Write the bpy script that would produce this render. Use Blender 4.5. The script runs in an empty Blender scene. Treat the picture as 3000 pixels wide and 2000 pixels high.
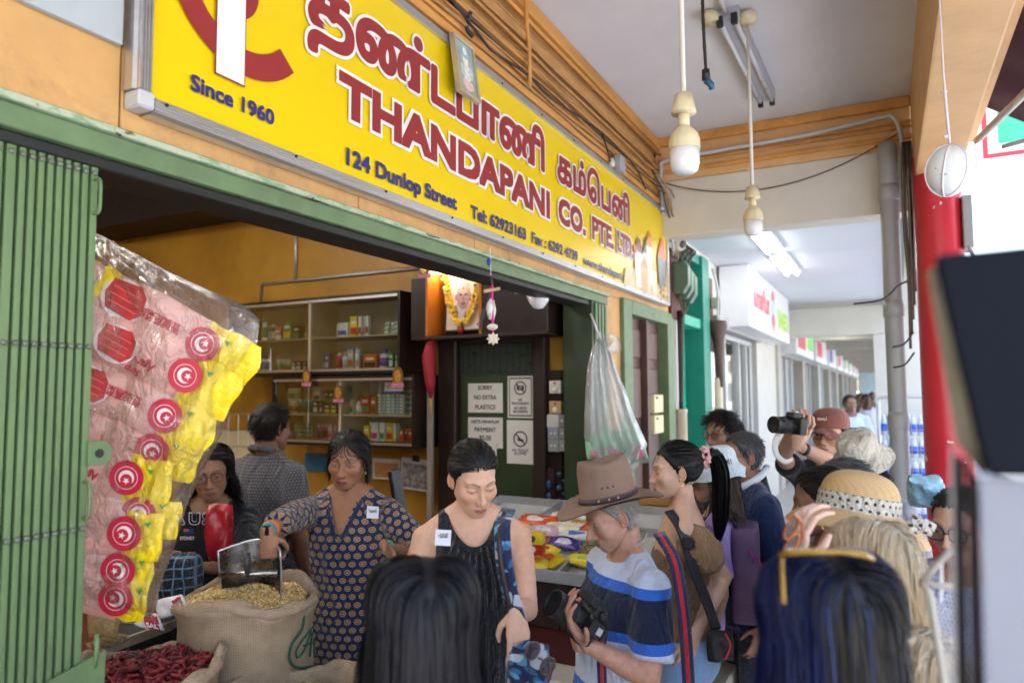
import bpy, bmesh, math, random
import numpy as np
from mathutils import Vector, Matrix, Euler

# ------------------------------------------------------------------ camera
SC = bpy.context.scene
COL = SC.collection
F_PX = 2078.8
YAW, PIT, ROL = [math.radians(a) for a in (27.721, 3.913, -.303)]
CAM = np.array([0, 0, 1.78])
_cy, _sy = math.cos(YAW), math.sin(YAW)
_fw = np.array([-_sy*math.cos(PIT), _cy*math.cos(PIT), math.sin(PIT)])
_r = np.array([_cy, _sy, 0.]); _u = np.cross(_r, _fw)
_R = _r*math.cos(ROL)+_u*math.sin(ROL); _U = -_r*math.sin(ROL)+_u*math.cos(ROL)
cam_data = bpy.data.cameras.new('camera'); cam = bpy.data.objects.new('camera', cam_data); COL.objects.link(cam)
cam.matrix_world = Matrix(((_R[0], _U[0], -_fw[0], CAM[0]), (_R[1], _U[1], -_fw[1], CAM[1]), (_R[2], _U[2], -_fw[2], CAM[2]), (0, 0, 0, 1)))
cam_data.sensor_width = 36; cam_data.lens = F_PX/3000*36; cam_data.clip_start = .02; cam_data.clip_end = 2000
cam_data.dof.use_dof = True; cam_data.dof.focus_distance = 2.6; cam_data.dof.aperture_fstop = 2.2
SC.camera = cam

# ------------------------------------------------------------------ sky, sun, exposure
SUN_EL, SUN_AZ = math.radians(77), math.radians(245)   # azimuth clockwise from +Y; the sun stands behind the shop row
world = bpy.data.worlds.new('World'); SC.world = world; world.use_nodes = True
_nt = world.node_tree; _bg = _nt.nodes['Background']
_sky = _nt.nodes.new('ShaderNodeTexSky'); _sky.sky_type = 'NISHITA'; _sky.sun_disc = False
_sky.sun_elevation = SUN_EL; _sky.sun_rotation = SUN_AZ; _sky.air_density = 1.2; _sky.dust_density = 3.0; _sky.ozone_density = .6
_nt.links.new(_sky.outputs[0], _bg.inputs[0]); _bg.inputs[1].default_value = .15
sun_d = bpy.data.lights.new('sun', 'SUN'); sun_d.energy = 4.5; sun_d.angle = math.radians(.6); sun_d.color = (1, .97, .94)
sun = bpy.data.objects.new('sun', sun_d); COL.objects.link(sun)
_sd = Vector((math.sin(SUN_AZ)*math.cos(SUN_EL), math.cos(SUN_AZ)*math.cos(SUN_EL), math.sin(SUN_EL)))
sun.rotation_euler = _sd.to_track_quat('Z', 'Y').to_euler(); sun.location = (0, 0, 30)
SC.view_settings.view_transform = 'Standard'; SC.view_settings.look = 'None'
SC.view_settings.exposure = 2.98; SC.view_settings.gamma = 1.0
SC.render.engine = 'CYCLES'
SC.cycles.use_denoising = True
try: SC.cycles.denoiser = 'OPENIMAGEDENOISE'
except Exception: pass
SC.cycles.max_bounces = 8; SC.cycles.diffuse_bounces = 5; SC.cycles.glossy_bounces = 4; SC.cycles.transmission_bounces = 6; SC.cycles.transparent_max_bounces = 12
SC.cycles.sample_clamp_indirect = 6; SC.cycles.caustics_reflective = False; SC.cycles.caustics_refractive = False
SC.cycles.use_adaptive_sampling = True; SC.cycles.adaptive_threshold = .02

# photograph coordinates (3000 x 2000) turned into places in the world
def ray(px, py): return _fw+_R*(px-1500)/F_PX-_U*(py-1000)/F_PX
def atD(px, py, d): return Vector(CAM+ray(px, py)*d)
def atX(px, py, x): d = ray(px, py); return Vector(CAM+d*(x/d[0]))
def atY(px, py, y): d = ray(px, py); return Vector(CAM+d*(y/d[1]))
def atZ(px, py, z): d = ray(px, py); return Vector(CAM+d*((z-CAM[2])/d[2]))

# ------------------------------------------------------------------ object helpers
def put(o, parent=None):
    COL.objects.link(o)
    if parent is not None: o.parent = parent
    return o
def tag(o, label=None, cat=None, group=None, kind=None):
    if label: o['label'] = label
    if cat: o['category'] = cat
    if group: o['group'] = group
    if kind: o['kind'] = kind
    return o
def thing(name, label, cat, loc=(0, 0, 0), rz=0, group=None):
    o = bpy.data.objects.new(name, None); o.empty_display_size = .1; put(o)
    o.location = loc; o.rotation_euler = (0, 0, rz)
    return tag(o, label, cat, group)
def copy_tree(o, parent=None):
    c = o.copy(); put(c, parent)
    for ch in o.children: copy_tree(ch, c)
    return c

class MB:
    """collects shapes for ONE mesh object"""
    def __init__(s): s.v = []; s.f = []
    def add(s, vs, fs):
        b = len(s.v); s.v.extend([tuple(v) for v in vs]); s.f.extend([tuple(i+b for i in f) for f in fs]); return s
    def box(s, a, b, M=None):
        (x0, y0, z0), (x1, y1, z1) = a, b
        vs = [(x0,y0,z0),(x1,y0,z0),(x1,y1,z0),(x0,y1,z0),(x0,y0,z1),(x1,y0,z1),(x1,y1,z1),(x0,y1,z1)]
        if M is not None: vs = [M @ Vector(v) for v in vs]
        return s.add(vs, [(0,3,2,1),(4,5,6,7),(0,1,5,4),(1,2,6,5),(2,3,7,6),(3,0,4,7)])
    def cbox(s, c, d, M=None):
        return s.box([c[i]-d[i]/2 for i in range(3)], [c[i]+d[i]/2 for i in range(3)], M)
    def bar(s, p, q, w, h, up=(0, 0, 1)):
        p, q = Vector(p), Vector(q); t = (q-p).normalized(); x = t.cross(Vector(up))
        if x.length < 1e-4: x = t.cross(Vector((1, 0, 0)))
        x.normalize(); y = x.cross(t); vs = []
        for c in (p, q):
            for sx, sy in ((-1,-1),(1,-1),(1,1),(-1,1)): vs.append(c+x*sx*w/2+y*sy*h/2)
        return s.add(vs, [(0,1,2,3),(7,6,5,4),(0,4,5,1),(1,5,6,2),(2,6,7,3),(3,7,4,0)])
    def tube(s, pts, r, n=8, cap=True, ell=None, up=None):
        pts = [Vector(p) for p in pts]; m = len(pts)
        rs = list(r) if hasattr(r, '__len__') else [r]*m
        t0 = (pts[1]-pts[0]).normalized()
        x = Vector(up) if up else (Vector((0, 0, 1)) if abs(t0.z) < .9 else Vector((1, 0, 0)))
        x = (x-t0*x.dot(t0)).normalized(); vs = []
        for i in range(m):
            t = (pts[min(i+1, m-1)]-pts[max(i-1, 0)]).normalized()
            x = (x-t*x.dot(t)); x = x.normalized() if x.length > 1e-6 else t.orthogonal().normalized()
            y = t.cross(x); e = ell[i] if ell else 1
            for k in range(n):
                a = 2*math.pi*k/n; vs.append(pts[i]+(x*math.cos(a)+y*math.sin(a)*e)*rs[i])
        fs = [(i*n+k, i*n+(k+1) % n, (i+1)*n+(k+1) % n, (i+1)*n+k) for i in range(m-1) for k in range(n)]
        if cap: fs += [tuple(range(n-1, -1, -1)), tuple((m-1)*n+k for k in range(n))]
        return s.add(vs, fs)
    def lathe(s, prof, c=(0, 0, 0), n=16, M=None):
        vs = []; c = Vector(c)
        for r, z in prof:
            for k in range(n):
                a = 2*math.pi*k/n; v = Vector((max(r, 1e-5)*math.cos(a), max(r, 1e-5)*math.sin(a), z))
                vs.append(c+(M @ v if M is not None else v))
        m = len(prof)
        fs = [(i*n+k, i*n+(k+1) % n, (i+1)*n+(k+1) % n, (i+1)*n+k) for i in range(m-1) for k in range(n)]
        fs += [tuple(range(n-1, -1, -1)), tuple((m-1)*n+k for k in range(n))]
        return s.add(vs, fs)
    def prism(s, poly, fn, h0, h1):
        """poly: 2-D outline; fn(u, v, h) -> point"""
        n = len(poly); vs = [fn(u, v, h0) for u, v in poly]+[fn(u, v, h1) for u, v in poly]
        return s.add(vs, [tuple(range(n-1, -1, -1)), tuple(range(n, 2*n))]+[(k, (k+1) % n, n+(k+1) % n, n+k) for k in range(n)])
    def ball(s, c, r, nu=12, nv=8, M=None):
        r = r if hasattr(r, '__len__') else (r, r, r); vs = []; c = Vector(c)
        for j in range(nv+1):
            ph = math.pi*j/nv-math.pi/2
            for k in range(nu):
                a = 2*math.pi*k/nu; v = Vector((r[0]*math.cos(ph)*math.cos(a), r[1]*math.cos(ph)*math.sin(a), r[2]*math.sin(ph)))
                vs.append(c+(M @ v if M is not None else v))
        return s.add(vs, [(j*nu+k, j*nu+(k+1) % nu, (j+1)*nu+(k+1) % nu, (j+1)*nu+k) for j in range(nv) for k in range(nu)])
    def grid(s, fn, nu, nv, flip=False):
        vs = [fn(i/nu, j/nv) for j in range(nv+1) for i in range(nu+1)]; w = nu+1
        fs = [(j*w+i, j*w+i+1, (j+1)*w+i+1, (j+1)*w+i) for j in range(nv) for i in range(nu)]
        if flip: fs = [f[::-1] for f in fs]
        return s.add(vs, fs)
    def mesh(s, name, bevel=0, seg=1, smooth=False, merge=0):
        me = bpy.data.meshes.new(name); me.from_pydata([tuple(v) for v in s.v], [], s.f)
        bm = bmesh.new(); bm.from_mesh(me)
        if merge: bmesh.ops.remove_doubles(bm, verts=bm.verts, dist=merge)
        bmesh.ops.dissolve_degenerate(bm, edges=bm.edges, dist=1e-7)
        bmesh.ops.recalc_face_normals(bm, faces=bm.faces)
        if bevel:
            es = [e for e in bm.edges if len(e.link_faces) == 2 and e.calc_face_angle(0) > .5]
            bmesh.ops.bevel(bm, geom=es, offset=bevel, segments=seg, affect='EDGES', profile=.7, clamp_overlap=True)
        bm.to_mesh(me); bm.free()
        if smooth: me.shade_smooth()
        return me
    def build(s, name, mat, parent=None, bevel=0, seg=1, smooth=False, label=None, cat=None, group=None, kind=None, merge=0):
        me = s.mesh(name, bevel, seg, smooth, merge); o = bpy.data.objects.new(name, me)
        if mat: me.materials.append(mat)
        put(o, parent); return tag(o, label, cat, group, kind)

def smooth_angle(o, ang=40):
    me = o.data; me.shade_smooth()
    bm = bmesh.new(); bm.from_mesh(me); th = math.radians(ang)
    for e in bm.edges:
        if len(e.link_faces) == 2 and e.calc_face_angle(0) > th: e.smooth = False
    bm.to_mesh(me); bm.free(); return o
def bezier(p0, p1, p2, p3, n=12):
    p0, p1, p2, p3 = map(Vector, (p0, p1, p2, p3)); out = []
    for i in range(n+1):
        t = i/n; out.append(p0*(1-t)**3+p1*3*t*(1-t)**2+p2*3*t*t*(1-t)+p3*t**3)
    return out
def spline(pts, n=6):
    P = [Vector(p) for p in pts]; P = [P[0]*2-P[1]]+P+[P[-1]*2-P[-2]]; out = []
    for i in range(1, len(P)-2):
        for k in range(n):
            t = k/n; a, b, c, d = P[i-1], P[i], P[i+1], P[i+2]
            out.append(.5*((2*b)+(c-a)*t+(2*a-5*b+4*c-d)*t*t+(3*b-a-3*c+d)*t**3))
    out.append(P[-2]); return out
def sag(p, q, drop, n=10):
    p, q = Vector(p), Vector(q)
    return [p.lerp(q, i/n)+Vector((0, 0, -drop*4*(i/n)*(1-i/n))) for i in range(n+1)]

# ------------------------------------------------------------------ materials
MATS = {}
def srgb(h):
    h = h.lstrip('#'); c = [int(h[i:i+2], 16)/255 for i in (0, 2, 4)]
    return tuple(x/12.92 if x <= .04045 else ((x+.055)/1.055)**2.4 for x in c)
class NT:
    def __init__(s, name):
        s.m = bpy.data.materials.new(name); s.m.use_nodes = True; s.t = s.m.node_tree
        s.b = s.t.nodes['Principled BSDF']; s.out = s.t.nodes['Material Output']
    def n(s, kind, **kw):
        nd = s.t.nodes.new(kind)
        for k, v in kw.items(): setattr(nd, k, v)
        return nd
    def l(s, a, b): s.t.links.new(a, b)
    def val(s, sock, v):
        if hasattr(v, 'is_output') or isinstance(v, bpy.types.NodeSocket): s.l(v, sock)
        else: sock.default_value = v
    def math(s, op, a, b=0., c=None):
        nd = s.n('ShaderNodeMath', operation=op); s.val(nd.inputs[0], a); s.val(nd.inputs[1], b)
        if c is not None: s.val(nd.inputs[2], c)
        return nd.outputs[0]
    def mix(s, f, a, b, mode='MIX'):
        nd = s.n('ShaderNodeMix', data_type='RGBA', blend_type=mode); s.val(nd.inputs[0], f)
        for sock, v in ((nd.inputs[6], a), (nd.inputs[7], b)):
            if isinstance(v, (tuple, list)): sock.default_value = (*v[:3], 1)
            else: s.l(v, sock)
        return nd.outputs[2]
    def coord(s, kind='Object', scale=(1, 1, 1), attr=None):
        if attr:
            a = s.n('ShaderNodeAttribute', attribute_name=attr); src = a.outputs['Vector']
        else: src = s.n('ShaderNodeTexCoord').outputs[kind]
        mp = s.n('ShaderNodeMapping'); mp.inputs['Scale'].default_value = scale; s.l(src, mp.inputs[0]); return mp.outputs[0]
    def noise(s, vec, scale, detail=4, rough=.6, dist=0):
        nd = s.n('ShaderNodeTexNoise'); nd.inputs['Scale'].default_value = scale; nd.inputs['Detail'].default_value = detail
        nd.inputs['Roughness'].default_value = rough; nd.inputs['Distortion'].default_value = dist; s.l(vec, nd.inputs['Vector']); return nd.outputs['Fac']
    def ramp(s, fac, stops, interp='LINEAR'):
        nd = s.n('ShaderNodeValToRGB'); cr = nd.color_ramp; cr.interpolation = interp
        while len(cr.elements) < len(stops): cr.elements.new(.5)
        for e, (p, c) in zip(cr.elements, stops): e.position = p; e.color = (*c[:3], 1) if hasattr(c, '__len__') else (c, c, c, 1)
        s.val(nd.inputs[0], fac); return nd.outputs[0]
    def bump(s, h, strength, dist=.01):
        nd = s.n('ShaderNodeBump'); nd.inputs['Strength'].default_value = strength; nd.inputs['Distance'].default_value = dist
        s.l(h, nd.inputs['Height']); s.l(nd.outputs[0], s.b.inputs['Normal']); return nd
    def set(s, **kw):
        for k, v in kw.items(): s.val(s.b.inputs[k.replace('_', ' ')], (*v, 1) if isinstance(v, tuple) and len(v) == 3 else v)
def M(name, col, rough=.6, var=.12, vs=6, dirt=0, dirtcol=(.03, .025, .02), bump=0, bs=60, metal=0, spec=.5, emit=0, trans=0, alpha=1, coat=0, sheen=0, stretch=(1, 1, 1), ior=1.45, bd=.004):
    if name in MATS: return MATS[name]
    t = NT(name); col = srgb(col) if isinstance(col, str) else col
    vec = t.coord('Object', stretch)
    c = t.mix(t.ramp(t.noise(vec, vs), [(.3, 0.), (.7, 1.)]), tuple(min(1, x*(1-var)) for x in col), tuple(min(1, x*(1+var)) for x in col)) if var else None
    if dirt:
        n1 = t.noise(vec, 2.3, 8, .75, .4); n2 = t.noise(vec, 31, 3)
        d = t.math('MULTIPLY', t.ramp(n1, [(.5, 0.), (.78, 1.)]), t.ramp(n2, [(.25, .3), (.75, 1.)]))
        c = t.mix(t.math('MULTIPLY', d, dirt), c if c is not None else col, dirtcol)
    if c is not None: t.l(c, t.b.inputs['Base Color'])
    else: t.set(Base_Color=col)
    if var and rough > .15:
        t.l(t.math('MULTIPLY_ADD', t.noise(vec, vs*2.7), .22, rough-.11), t.b.inputs['Roughness'])
    else: t.set(Roughness=rough)
    t.set(Metallic=metal, IOR=ior, Alpha=alpha); t.b.inputs['Specular IOR Level'].default_value = spec
    t.b.inputs['Transmission Weight'].default_value = trans; t.b.inputs['Coat Weight'].default_value = coat; t.b.inputs['Sheen Weight'].default_value = sheen
    if emit: t.set(Emission_Color=col, Emission_Strength=emit)
    if bump: t.bump(t.noise(vec, bs, 5), bump, bd)
    MATS[name] = t.m; return t.m

def text(name, body, mat, parent, origin, xdir, updir, size, depth=.001, bold=0, width=None, align='LEFT', spacing=1.0, shear=0, res=3, label=None, square=True):
    """lettering as a mesh: origin = left end of the base line; width stretches it to fit; bold thickens the strokes"""
    cu = bpy.data.curves.new(name, 'FONT'); cu.body = body; cu.size = size; cu.extrude = 0; cu.resolution_u = res
    cu.space_character = spacing; cu.align_x = align; cu.shear = shear
    o = bpy.data.objects.new(name, cu); COL.objects.link(o)
    dg = bpy.context.evaluated_depsgraph_get(); me = bpy.data.meshes.new_from_object(o.evaluated_get(dg), depsgraph=dg)
    bpy.data.objects.remove(o); bpy.data.curves.remove(cu)
    nv = len(me.vertices)
    if nv == 0: return None
    co = np.empty(nv*3); me.vertices.foreach_get('co', co); co = co.reshape(-1, 3)
    faces = [tuple(p.vertices) for p in me.polygons]; bpy.data.meshes.remove(me)
    if width:
        x0, x1 = co[:, 0].min(), co[:, 0].max(); co[:, 0] = (co[:, 0]-x0)*(width-2*bold)/(x1-x0)+bold
        if align == 'CENTER': co[:, 0] -= width/2
    shifts = [(0, 0)]
    if bold:
        k = 1 if square else .72
        shifts += [(1, 0), (-1, 0), (0, 1), (0, -1), (k, k), (-k, k), (k, -k), (-k, -k)]
        if bold > .008: shifts += [(.5, 0), (-.5, 0), (0, .5), (0, -.5), (.92, .45), (-.92, .45), (.92, -.45), (-.92, -.45), (.45, .92), (-.45, .92), (.45, -.92), (-.45, -.92)]
    V = []; Fa = []; co = co.copy(); co[:, 2] += np.random.default_rng(1).random(nv)*5e-5
    for i, (a, b) in enumerate(shifts):
        c = co+np.array([a*bold, b*bold, depth+i*6e-5]); Fa += [tuple(q+i*nv for q in f) for f in faces]; V.append(c)
    co = np.concatenate(V)
    X = Vector(xdir).normalized(); Up = Vector(updir).normalized(); N = X.cross(Up); B = np.array([X, Up, N])
    co = co @ B+np.array(origin); me = bpy.data.meshes.new(name); me.from_pydata(co.tolist(), [], Fa); me.update()
    me.materials.append(mat); ob = bpy.data.objects.new(name, me); put(ob, parent); return tag(ob, label)
# ------------------------------------------------------------------ the setting
A = -1.7            # plane of the shop front
m_orange = M('orange plaster', '#c89c62', .62, .12, 3, .9, (.13, .08, .045), .25, 45)
m_orange2 = M('orange beam paint', '#d2a873', .6, .08, 3, .4, (.2, .13, .07), .3, 30)
m_orange_ledge = M('orange painted timber', '#c98f48', .55, .2, 5, .8, (.06, .04, .025), .2, 50, stretch=(1, .2, 1))
m_green = M('green door paint', '#647c57', .48, .12, 9, .8, (.05, .05, .035), .2, 60)
m_greend = M('shaded green paint', '#2a3722', .45, .15, 9, .4, (.04, .04, .03), .15, 60)  # green darkened in the colour for the unlit inner side of the post
m_ceil = M('pale ceiling paint', '#d6d5d8', .8, .04, 2, .25, (.42, .38, .35), .1, 20)
m_ceil2 = M('white ceiling paint', '#c9ccd3', .8, .03, 2)
m_white = M('white wall paint', '#c2c0b8', .7, .05, 3, .25, (.3, .28, .22), .15, 40)
m_cream = M('cream wall paint', '#cfcabf', .7, .05, 3, .3, (.3, .27, .2), .15, 40)
m_tile = M('pavement tile', '#b3aba0', .5, .10, 6, .3, (.2, .18, .16), .1, 60)
m_road = M('pale street paving', (.235, .245, .265), .85, .2, 14, .3, bump=.4, bs=120)  # paleness and bluish tint chosen to bounce neutral light up into the walkway
m_red = M('red gloss paint', '#c02a35', .35, .08, 4, .2, (.3, .08, .08))
m_brown = M('brown door paint', '#5d4038', .5, .12, 6, .4, (.05, .03, .025), .1, 40)
m_brownd = M('dark brown paint', '#2e1f1b', .45, .15, 6, .2)
m_teal = M('teal door paint', '#2f9f86', .45, .08, 6, .2, (.03, .1, .08))
m_teald = M('deep teal paint', '#1c7a68', .45, .08, 6, .2, (.02, .07, .06))
m_ochre = M('ochre wall paint', '#a67c2c', .42, .22, 1.6, .35, (.13, .075, .01), .12, 25)
m_black = M('black rubber', (.012, .012, .012), .5, 0)
m_alu = M('brushed aluminium', (.62, .63, .65), .35, .06, 30, metal=.9, stretch=(1, .05, 1))
m_greypl = M('grey plastic', '#9a9c9c', .5, .06, 8)
m_whitepl = M('aged white plastic', '#d9d2bd', .45, .06, 10, .35, (.35, .25, .13))
m_steel = M('galvanised steel', (.5, .51, .53), .38, .1, 20, metal=.85)
m_dark = M('dark timber', '#2b1d17', .5, .25, 8, .2, stretch=(1, 1, .15))
m_glass = None
def glass_mat():
    t = NT('clear glass'); tr = t.n('ShaderNodeBsdfTransparent'); gl = t.n('ShaderNodeBsdfGlossy'); gl.inputs['Roughness'].default_value = .03
    fr = t.n('ShaderNodeFresnel'); fr.inputs[0].default_value = 1.5; mx = t.n('ShaderNodeMixShader')
    t.l(t.math('MULTIPLY_ADD', fr.outputs[0], .55, .01), mx.inputs[0]); t.l(tr.outputs[0], mx.inputs[1]); t.l(gl.outputs[0], mx.inputs[2]); t.l(mx.outputs[0], t.out.inputs[0])
    tr.inputs[0].default_value = (.93, .96, .95, 1); return t.m
m_glass = glass_mat()

MB().box((-1.7, -8, -.3), (.75, 70, 0)).build('pavement', m_tile, kind='structure')
MB().box((-8.2, -2.2, -.3), (-1.7, 4.55, .12)).build('shop_floor', M('red shop floor', '#6b3a30', .5, .15, 6), kind='structure')
MB().box((.75, -90, -.4), (12, 400, -.13)).build('road', m_road, kind='structure')
MB().box((-600, -600, -.6), (600, 600, -.42)).build('ground', M('ground', '#8f8a80', .9, .2, .2), kind='structure')
MB().box((12, -60, -.4), (15, 150, 0)).build('far_pavement', M('far pavement concrete', '#a8a49b', .8), kind='structure')

def peeling():
    t = NT('peeling green paint'); v = t.coord('Object', (1, .35, 1)); n = t.noise(v, 26, 8, .75, .6); n2 = t.noise(v, 7, 4)
    c = t.mix(t.ramp(n, [(.44, 0.), (.5, 1.)]), srgb('#7f9a78'), srgb('#a9b79c')); c = t.mix(t.ramp(t.math('MULTIPLY_ADD', n2, .35, t.math('MULTIPLY', n, .65)), [(.56, 0.), (.6, 1.)]), c, srgb('#3c3a2c')); t.l(c, t.b.inputs['Base Color']); t.set(Roughness=.65); t.bump(n, .6, .006); return t.m
# --- the spice shop's house
sh = thing('shophouse', 'orange plastered shophouse with the yellow signboard over its open front', 'building', (-2, 3, 0))
def inv(o, p=sh):
    o.matrix_parent_inverse = Matrix.Translation(-Vector(p.location)); return o
def part(mb, name, mat, parent=sh, **kw):
    o = mb.build(name, mat, None, **kw); o.parent = parent
    if parent.type == 'EMPTY' or True: o.matrix_parent_inverse = parent.matrix_world.inverted() if parent.parent else (Matrix.LocRotScale(parent.location, parent.rotation_euler, None)).inverted()
    return o
def kid(o, parent):
    o.parent = parent; o.matrix_parent_inverse = Matrix.LocRotScale(parent.location, parent.rotation_euler, None).inverted() if parent.parent is None else Matrix.Identity(4); return o
# front wall over the opening, in plastered bays with open joints
for y0, y1 in ((-2.2, -.3), (-.29, 1.095), (1.1, 2.02), (2.025, 2.86), (2.865, 3.72), (3.725, 4.49), (4.495, 6.3)):
    part(MB().box((-1.96, y0, 2.44), (A, y1, 3.4)), 'wall_panel', m_orange, bevel=.003)
part(MB().box((-1.96, 4.62, 0), (A, 4.93, 2.44)), 'pilaster', m_orange, bevel=.004)
part(MB().box((-1.96, -2.2, 3.4), (A-.02, 6.3, 4.0)), 'upper_wall', m_orange)
for z0, z1, pr in ((3.36, 3.4, .05), (3.43, 3.5, .035), (3.53, 3.56, .055), (3.66, 3.7, .03), (3.84, 3.925, .05)):
    part(MB().box((A-.02, -2.2, z0), (A+pr, 5.93, z1)), 'moulding', m_orange_ledge, bevel=.006)
# lintel of green timber, with a proud lip
part(MB().box((-1.9, -2.2, 2.365), (A+.012, 4.64, 2.42)), 'lintel', m_green, bevel=.003)
part(MB().box((-1.9, -2.2, 2.4205), (A+.03, 4.64, 2.4395)), 'lintel_lip', peeling(), bevel=.003)
part(MB().box((-1.86, -2.2, 2.335), (A-.01, 4.36, 2.3645)), 'gate_track', m_black, bevel=.004)
part(MB().box((-1.905, 4.36, 0), (A+.005, 4.615, 2.365)), 'post', m_greend, bevel=.004)
for yy in (4.40, 4.46, 4.52, 4.58): part(MB().box((A+.005, yy, .1), (A+.017, yy+.035, 2.355)), 'post_slat', m_green, bevel=.003)
# ceiling of the walkway and the beams across it
part(MB().box((-1.75, -8, 3.935), (.25, 5.9, 4.1)), 'walkway_ceiling', m_ceil)
part(MB().box((.235, -8, 3.26), (.5, 5.55, 4.1)), 'edge_beam', m_orange2, bevel=.012, seg=2)
part(MB().box((.5, -8, 3.52), (.62, 5.9, 4.1)), 'fascia', m_orange2)
part(MB().box((A, 5.932, 3.565), (.235, 6.2, 4.1)), 'cross_beam', m_orange2, bevel=.006)
for z0, z1, pr in ((3.62, 3.655, .03), (3.70, 3.72, .035), (3.74, 3.76, .03), (3.86, 3.934, .045)):
    part(MB().box((A+.05, 5.932-pr, z0), (.235, 5.932, z1)), 'moulding', m_orange_ledge, bevel=.005)
part(MB().box((A-.2, 5.955, 3.083), (.5, 6.19, 3.565)), 'party_beam', m_cream, bevel=.006)
# upper storey and roof mass that shades the walkway
part(MB().box((-9, -8, 4.1), (.62, 6.2, 7.4)), 'upper_storey', m_orange2)
# inside of the shop
part(MB().box((-8.2, 4.56, 0), (-1.99, 4.7, 3.9)), 'side_wall', m_ochre)
part(MB().box((-8.3, -2.3, 0), (-8.2, 4.7, 3.9)), 'back_wall', m_ochre)
part(MB().box((-8.2, -2.35, 0), (-1.99, -2.2, 3.9)), 'side_wall', m_ochre)
part(MB().box((-8.2, -2.2, 3.72), (-1.96, 4.56, 3.9)), 'shop_ceiling', M('brown painted ceiling', '#7c6134', .7, .1, 3))
part(MB().box((-8.2, 4.1, 3.35), (-2.4, 4.56, 3.72)), 'ceiling_beam', M('black painted beam', '#2a2422', .6, .1, 3))

# --- white board high beside the sign
MB().box((A+.004, -.9, 2.655), (A+.022, 1.085, 3.6)).build('wall_board', M('pale corrugated board', '#aab4b8', .5, .05, 3, .15, (.3, .3, .3), .35, 160, stretch=(1, 1, .01)), bevel=.002,
    label='pale grey ribbed board screwed to the orange wall beside the yellow signboard', cat='board')

# --- red column, downpipe
col = thing('column', 'round red column with chipped paint at the edge of the walkway', 'column', (.365, 5.72, 0))
def red_chipped():
    t = NT('chipped red paint'); v = t.coord(); n = t.noise(v, 9, 3, .5); h = t.n('ShaderNodeSeparateXYZ'); t.l(v, h.inputs[0])
    lo = t.ramp(t.math('DIVIDE', h.outputs[2], 3.), [(.2, 1.), (.62, 0.)])
    m = t.math('GREATER_THAN', t.math('ADD', n, t.math('MULTIPLY', lo, .115)), .735)
    c = t.mix(t.noise(v, 3), srgb('#b52430'), srgb('#cf3341')); t.l(t.mix(m, c, srgb('#d8cfc4')), t.b.inputs['Base Color'])
    t.set(Roughness=.33); t.bump(m, -.5, .003); return t.m
MB().lathe([(.148, 0), (.148, 3.4)], n=40).build('shaft', red_chipped(), col, smooth=True); smooth_angle(col.children[0])
MB().lathe([(.2, 0), (.2, .22), (.152, .25)], n=32).build('base', m_cream, col)
MB().box((-.13, -.16, 3.26), (.135, .2, 4.0)).build('capital', m_orange2, col, bevel=.01)
dp = thing('downpipe', 'grey rainwater pipe with collars beside the red column', 'pipe', (.07, 5.80, 0))
MB().lathe([(.062, 0), (.062, 3.45)], n=20).build('pipe', m_greypl, dp, smooth=True); smooth_angle(dp.children[0])
for z in (1.55, 2.35, 3.2): MB().lathe([(.063, z-.06), (.07, z-.055), (.07, z+.03), (.066, z+.035), (.063, z+.06)], n=20).build('collar', m_greypl, dp, smooth=True)
MB().tube(spline([(0, 0, 3.42), (0, .02, 3.5), (0, .08, 3.56), (0, .2, 3.57)]), .066, 14).build('elbow', m_greypl, dp, smooth=True)

# --- brown stair door in its green frame
bd = thing('stair_door', 'panelled brown door in a weathered green frame under the sign', 'door', (A, 5.6, 0))
f = MB
part(MB().box((-1.93, 4.935, 0), (A+.03, 5.13, 2.45)), 'jamb', m_green, bd, bevel=.004)
part(MB().box((-1.93, 6.11, 0), (A+.03, 6.3, 2.45)), 'jamb', m_green, bd, bevel=.004)
part(MB().box((-1.93, 5.131, 2.345), (A+.031, 6.109, 2.452)), 'head', m_green, bd, bevel=.004)
dl = part(MB().box((-1.80, 5.131, 0), (-1.76, 6.109, 2.344)), 'leaf', m_brown, bd)
for z0, z1 in ((.25, .85), (1.0, 1.45), (1.55, 1.95), (2.03, 2.26)):
    for y0, y1 in ((5.2, 5.56), (5.66, 6.04)): part(MB().box((-1.762, y0, z0), (-1.745, y1, z1)), 'door_panel', m_brown, bd, bevel=.008)
part(MB().box((-1.758, 5.585, 0), (-1.70, 5.64, 2.34)), 'folding_edge', m_brown, bd, bevel=.004)
for k in range(2): 
    lb = thing('letter_box', ['cream letter box fixed above another on the brown stair door', 'cream letter box fixed below another on the brown stair door'][k], 'letter box', (-1.745, 5.83, 1.66-.17*k))
    MB().cbox((.03, 0, 0), (.07, .26, .15)).build('body', M('cream letter box', '#d9cfa4', .45, .06), lb, bevel=.006)
    MB().cbox((.066, -.06, .05), (.004, .05, .018)).build('slot', m_black, lb)

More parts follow.
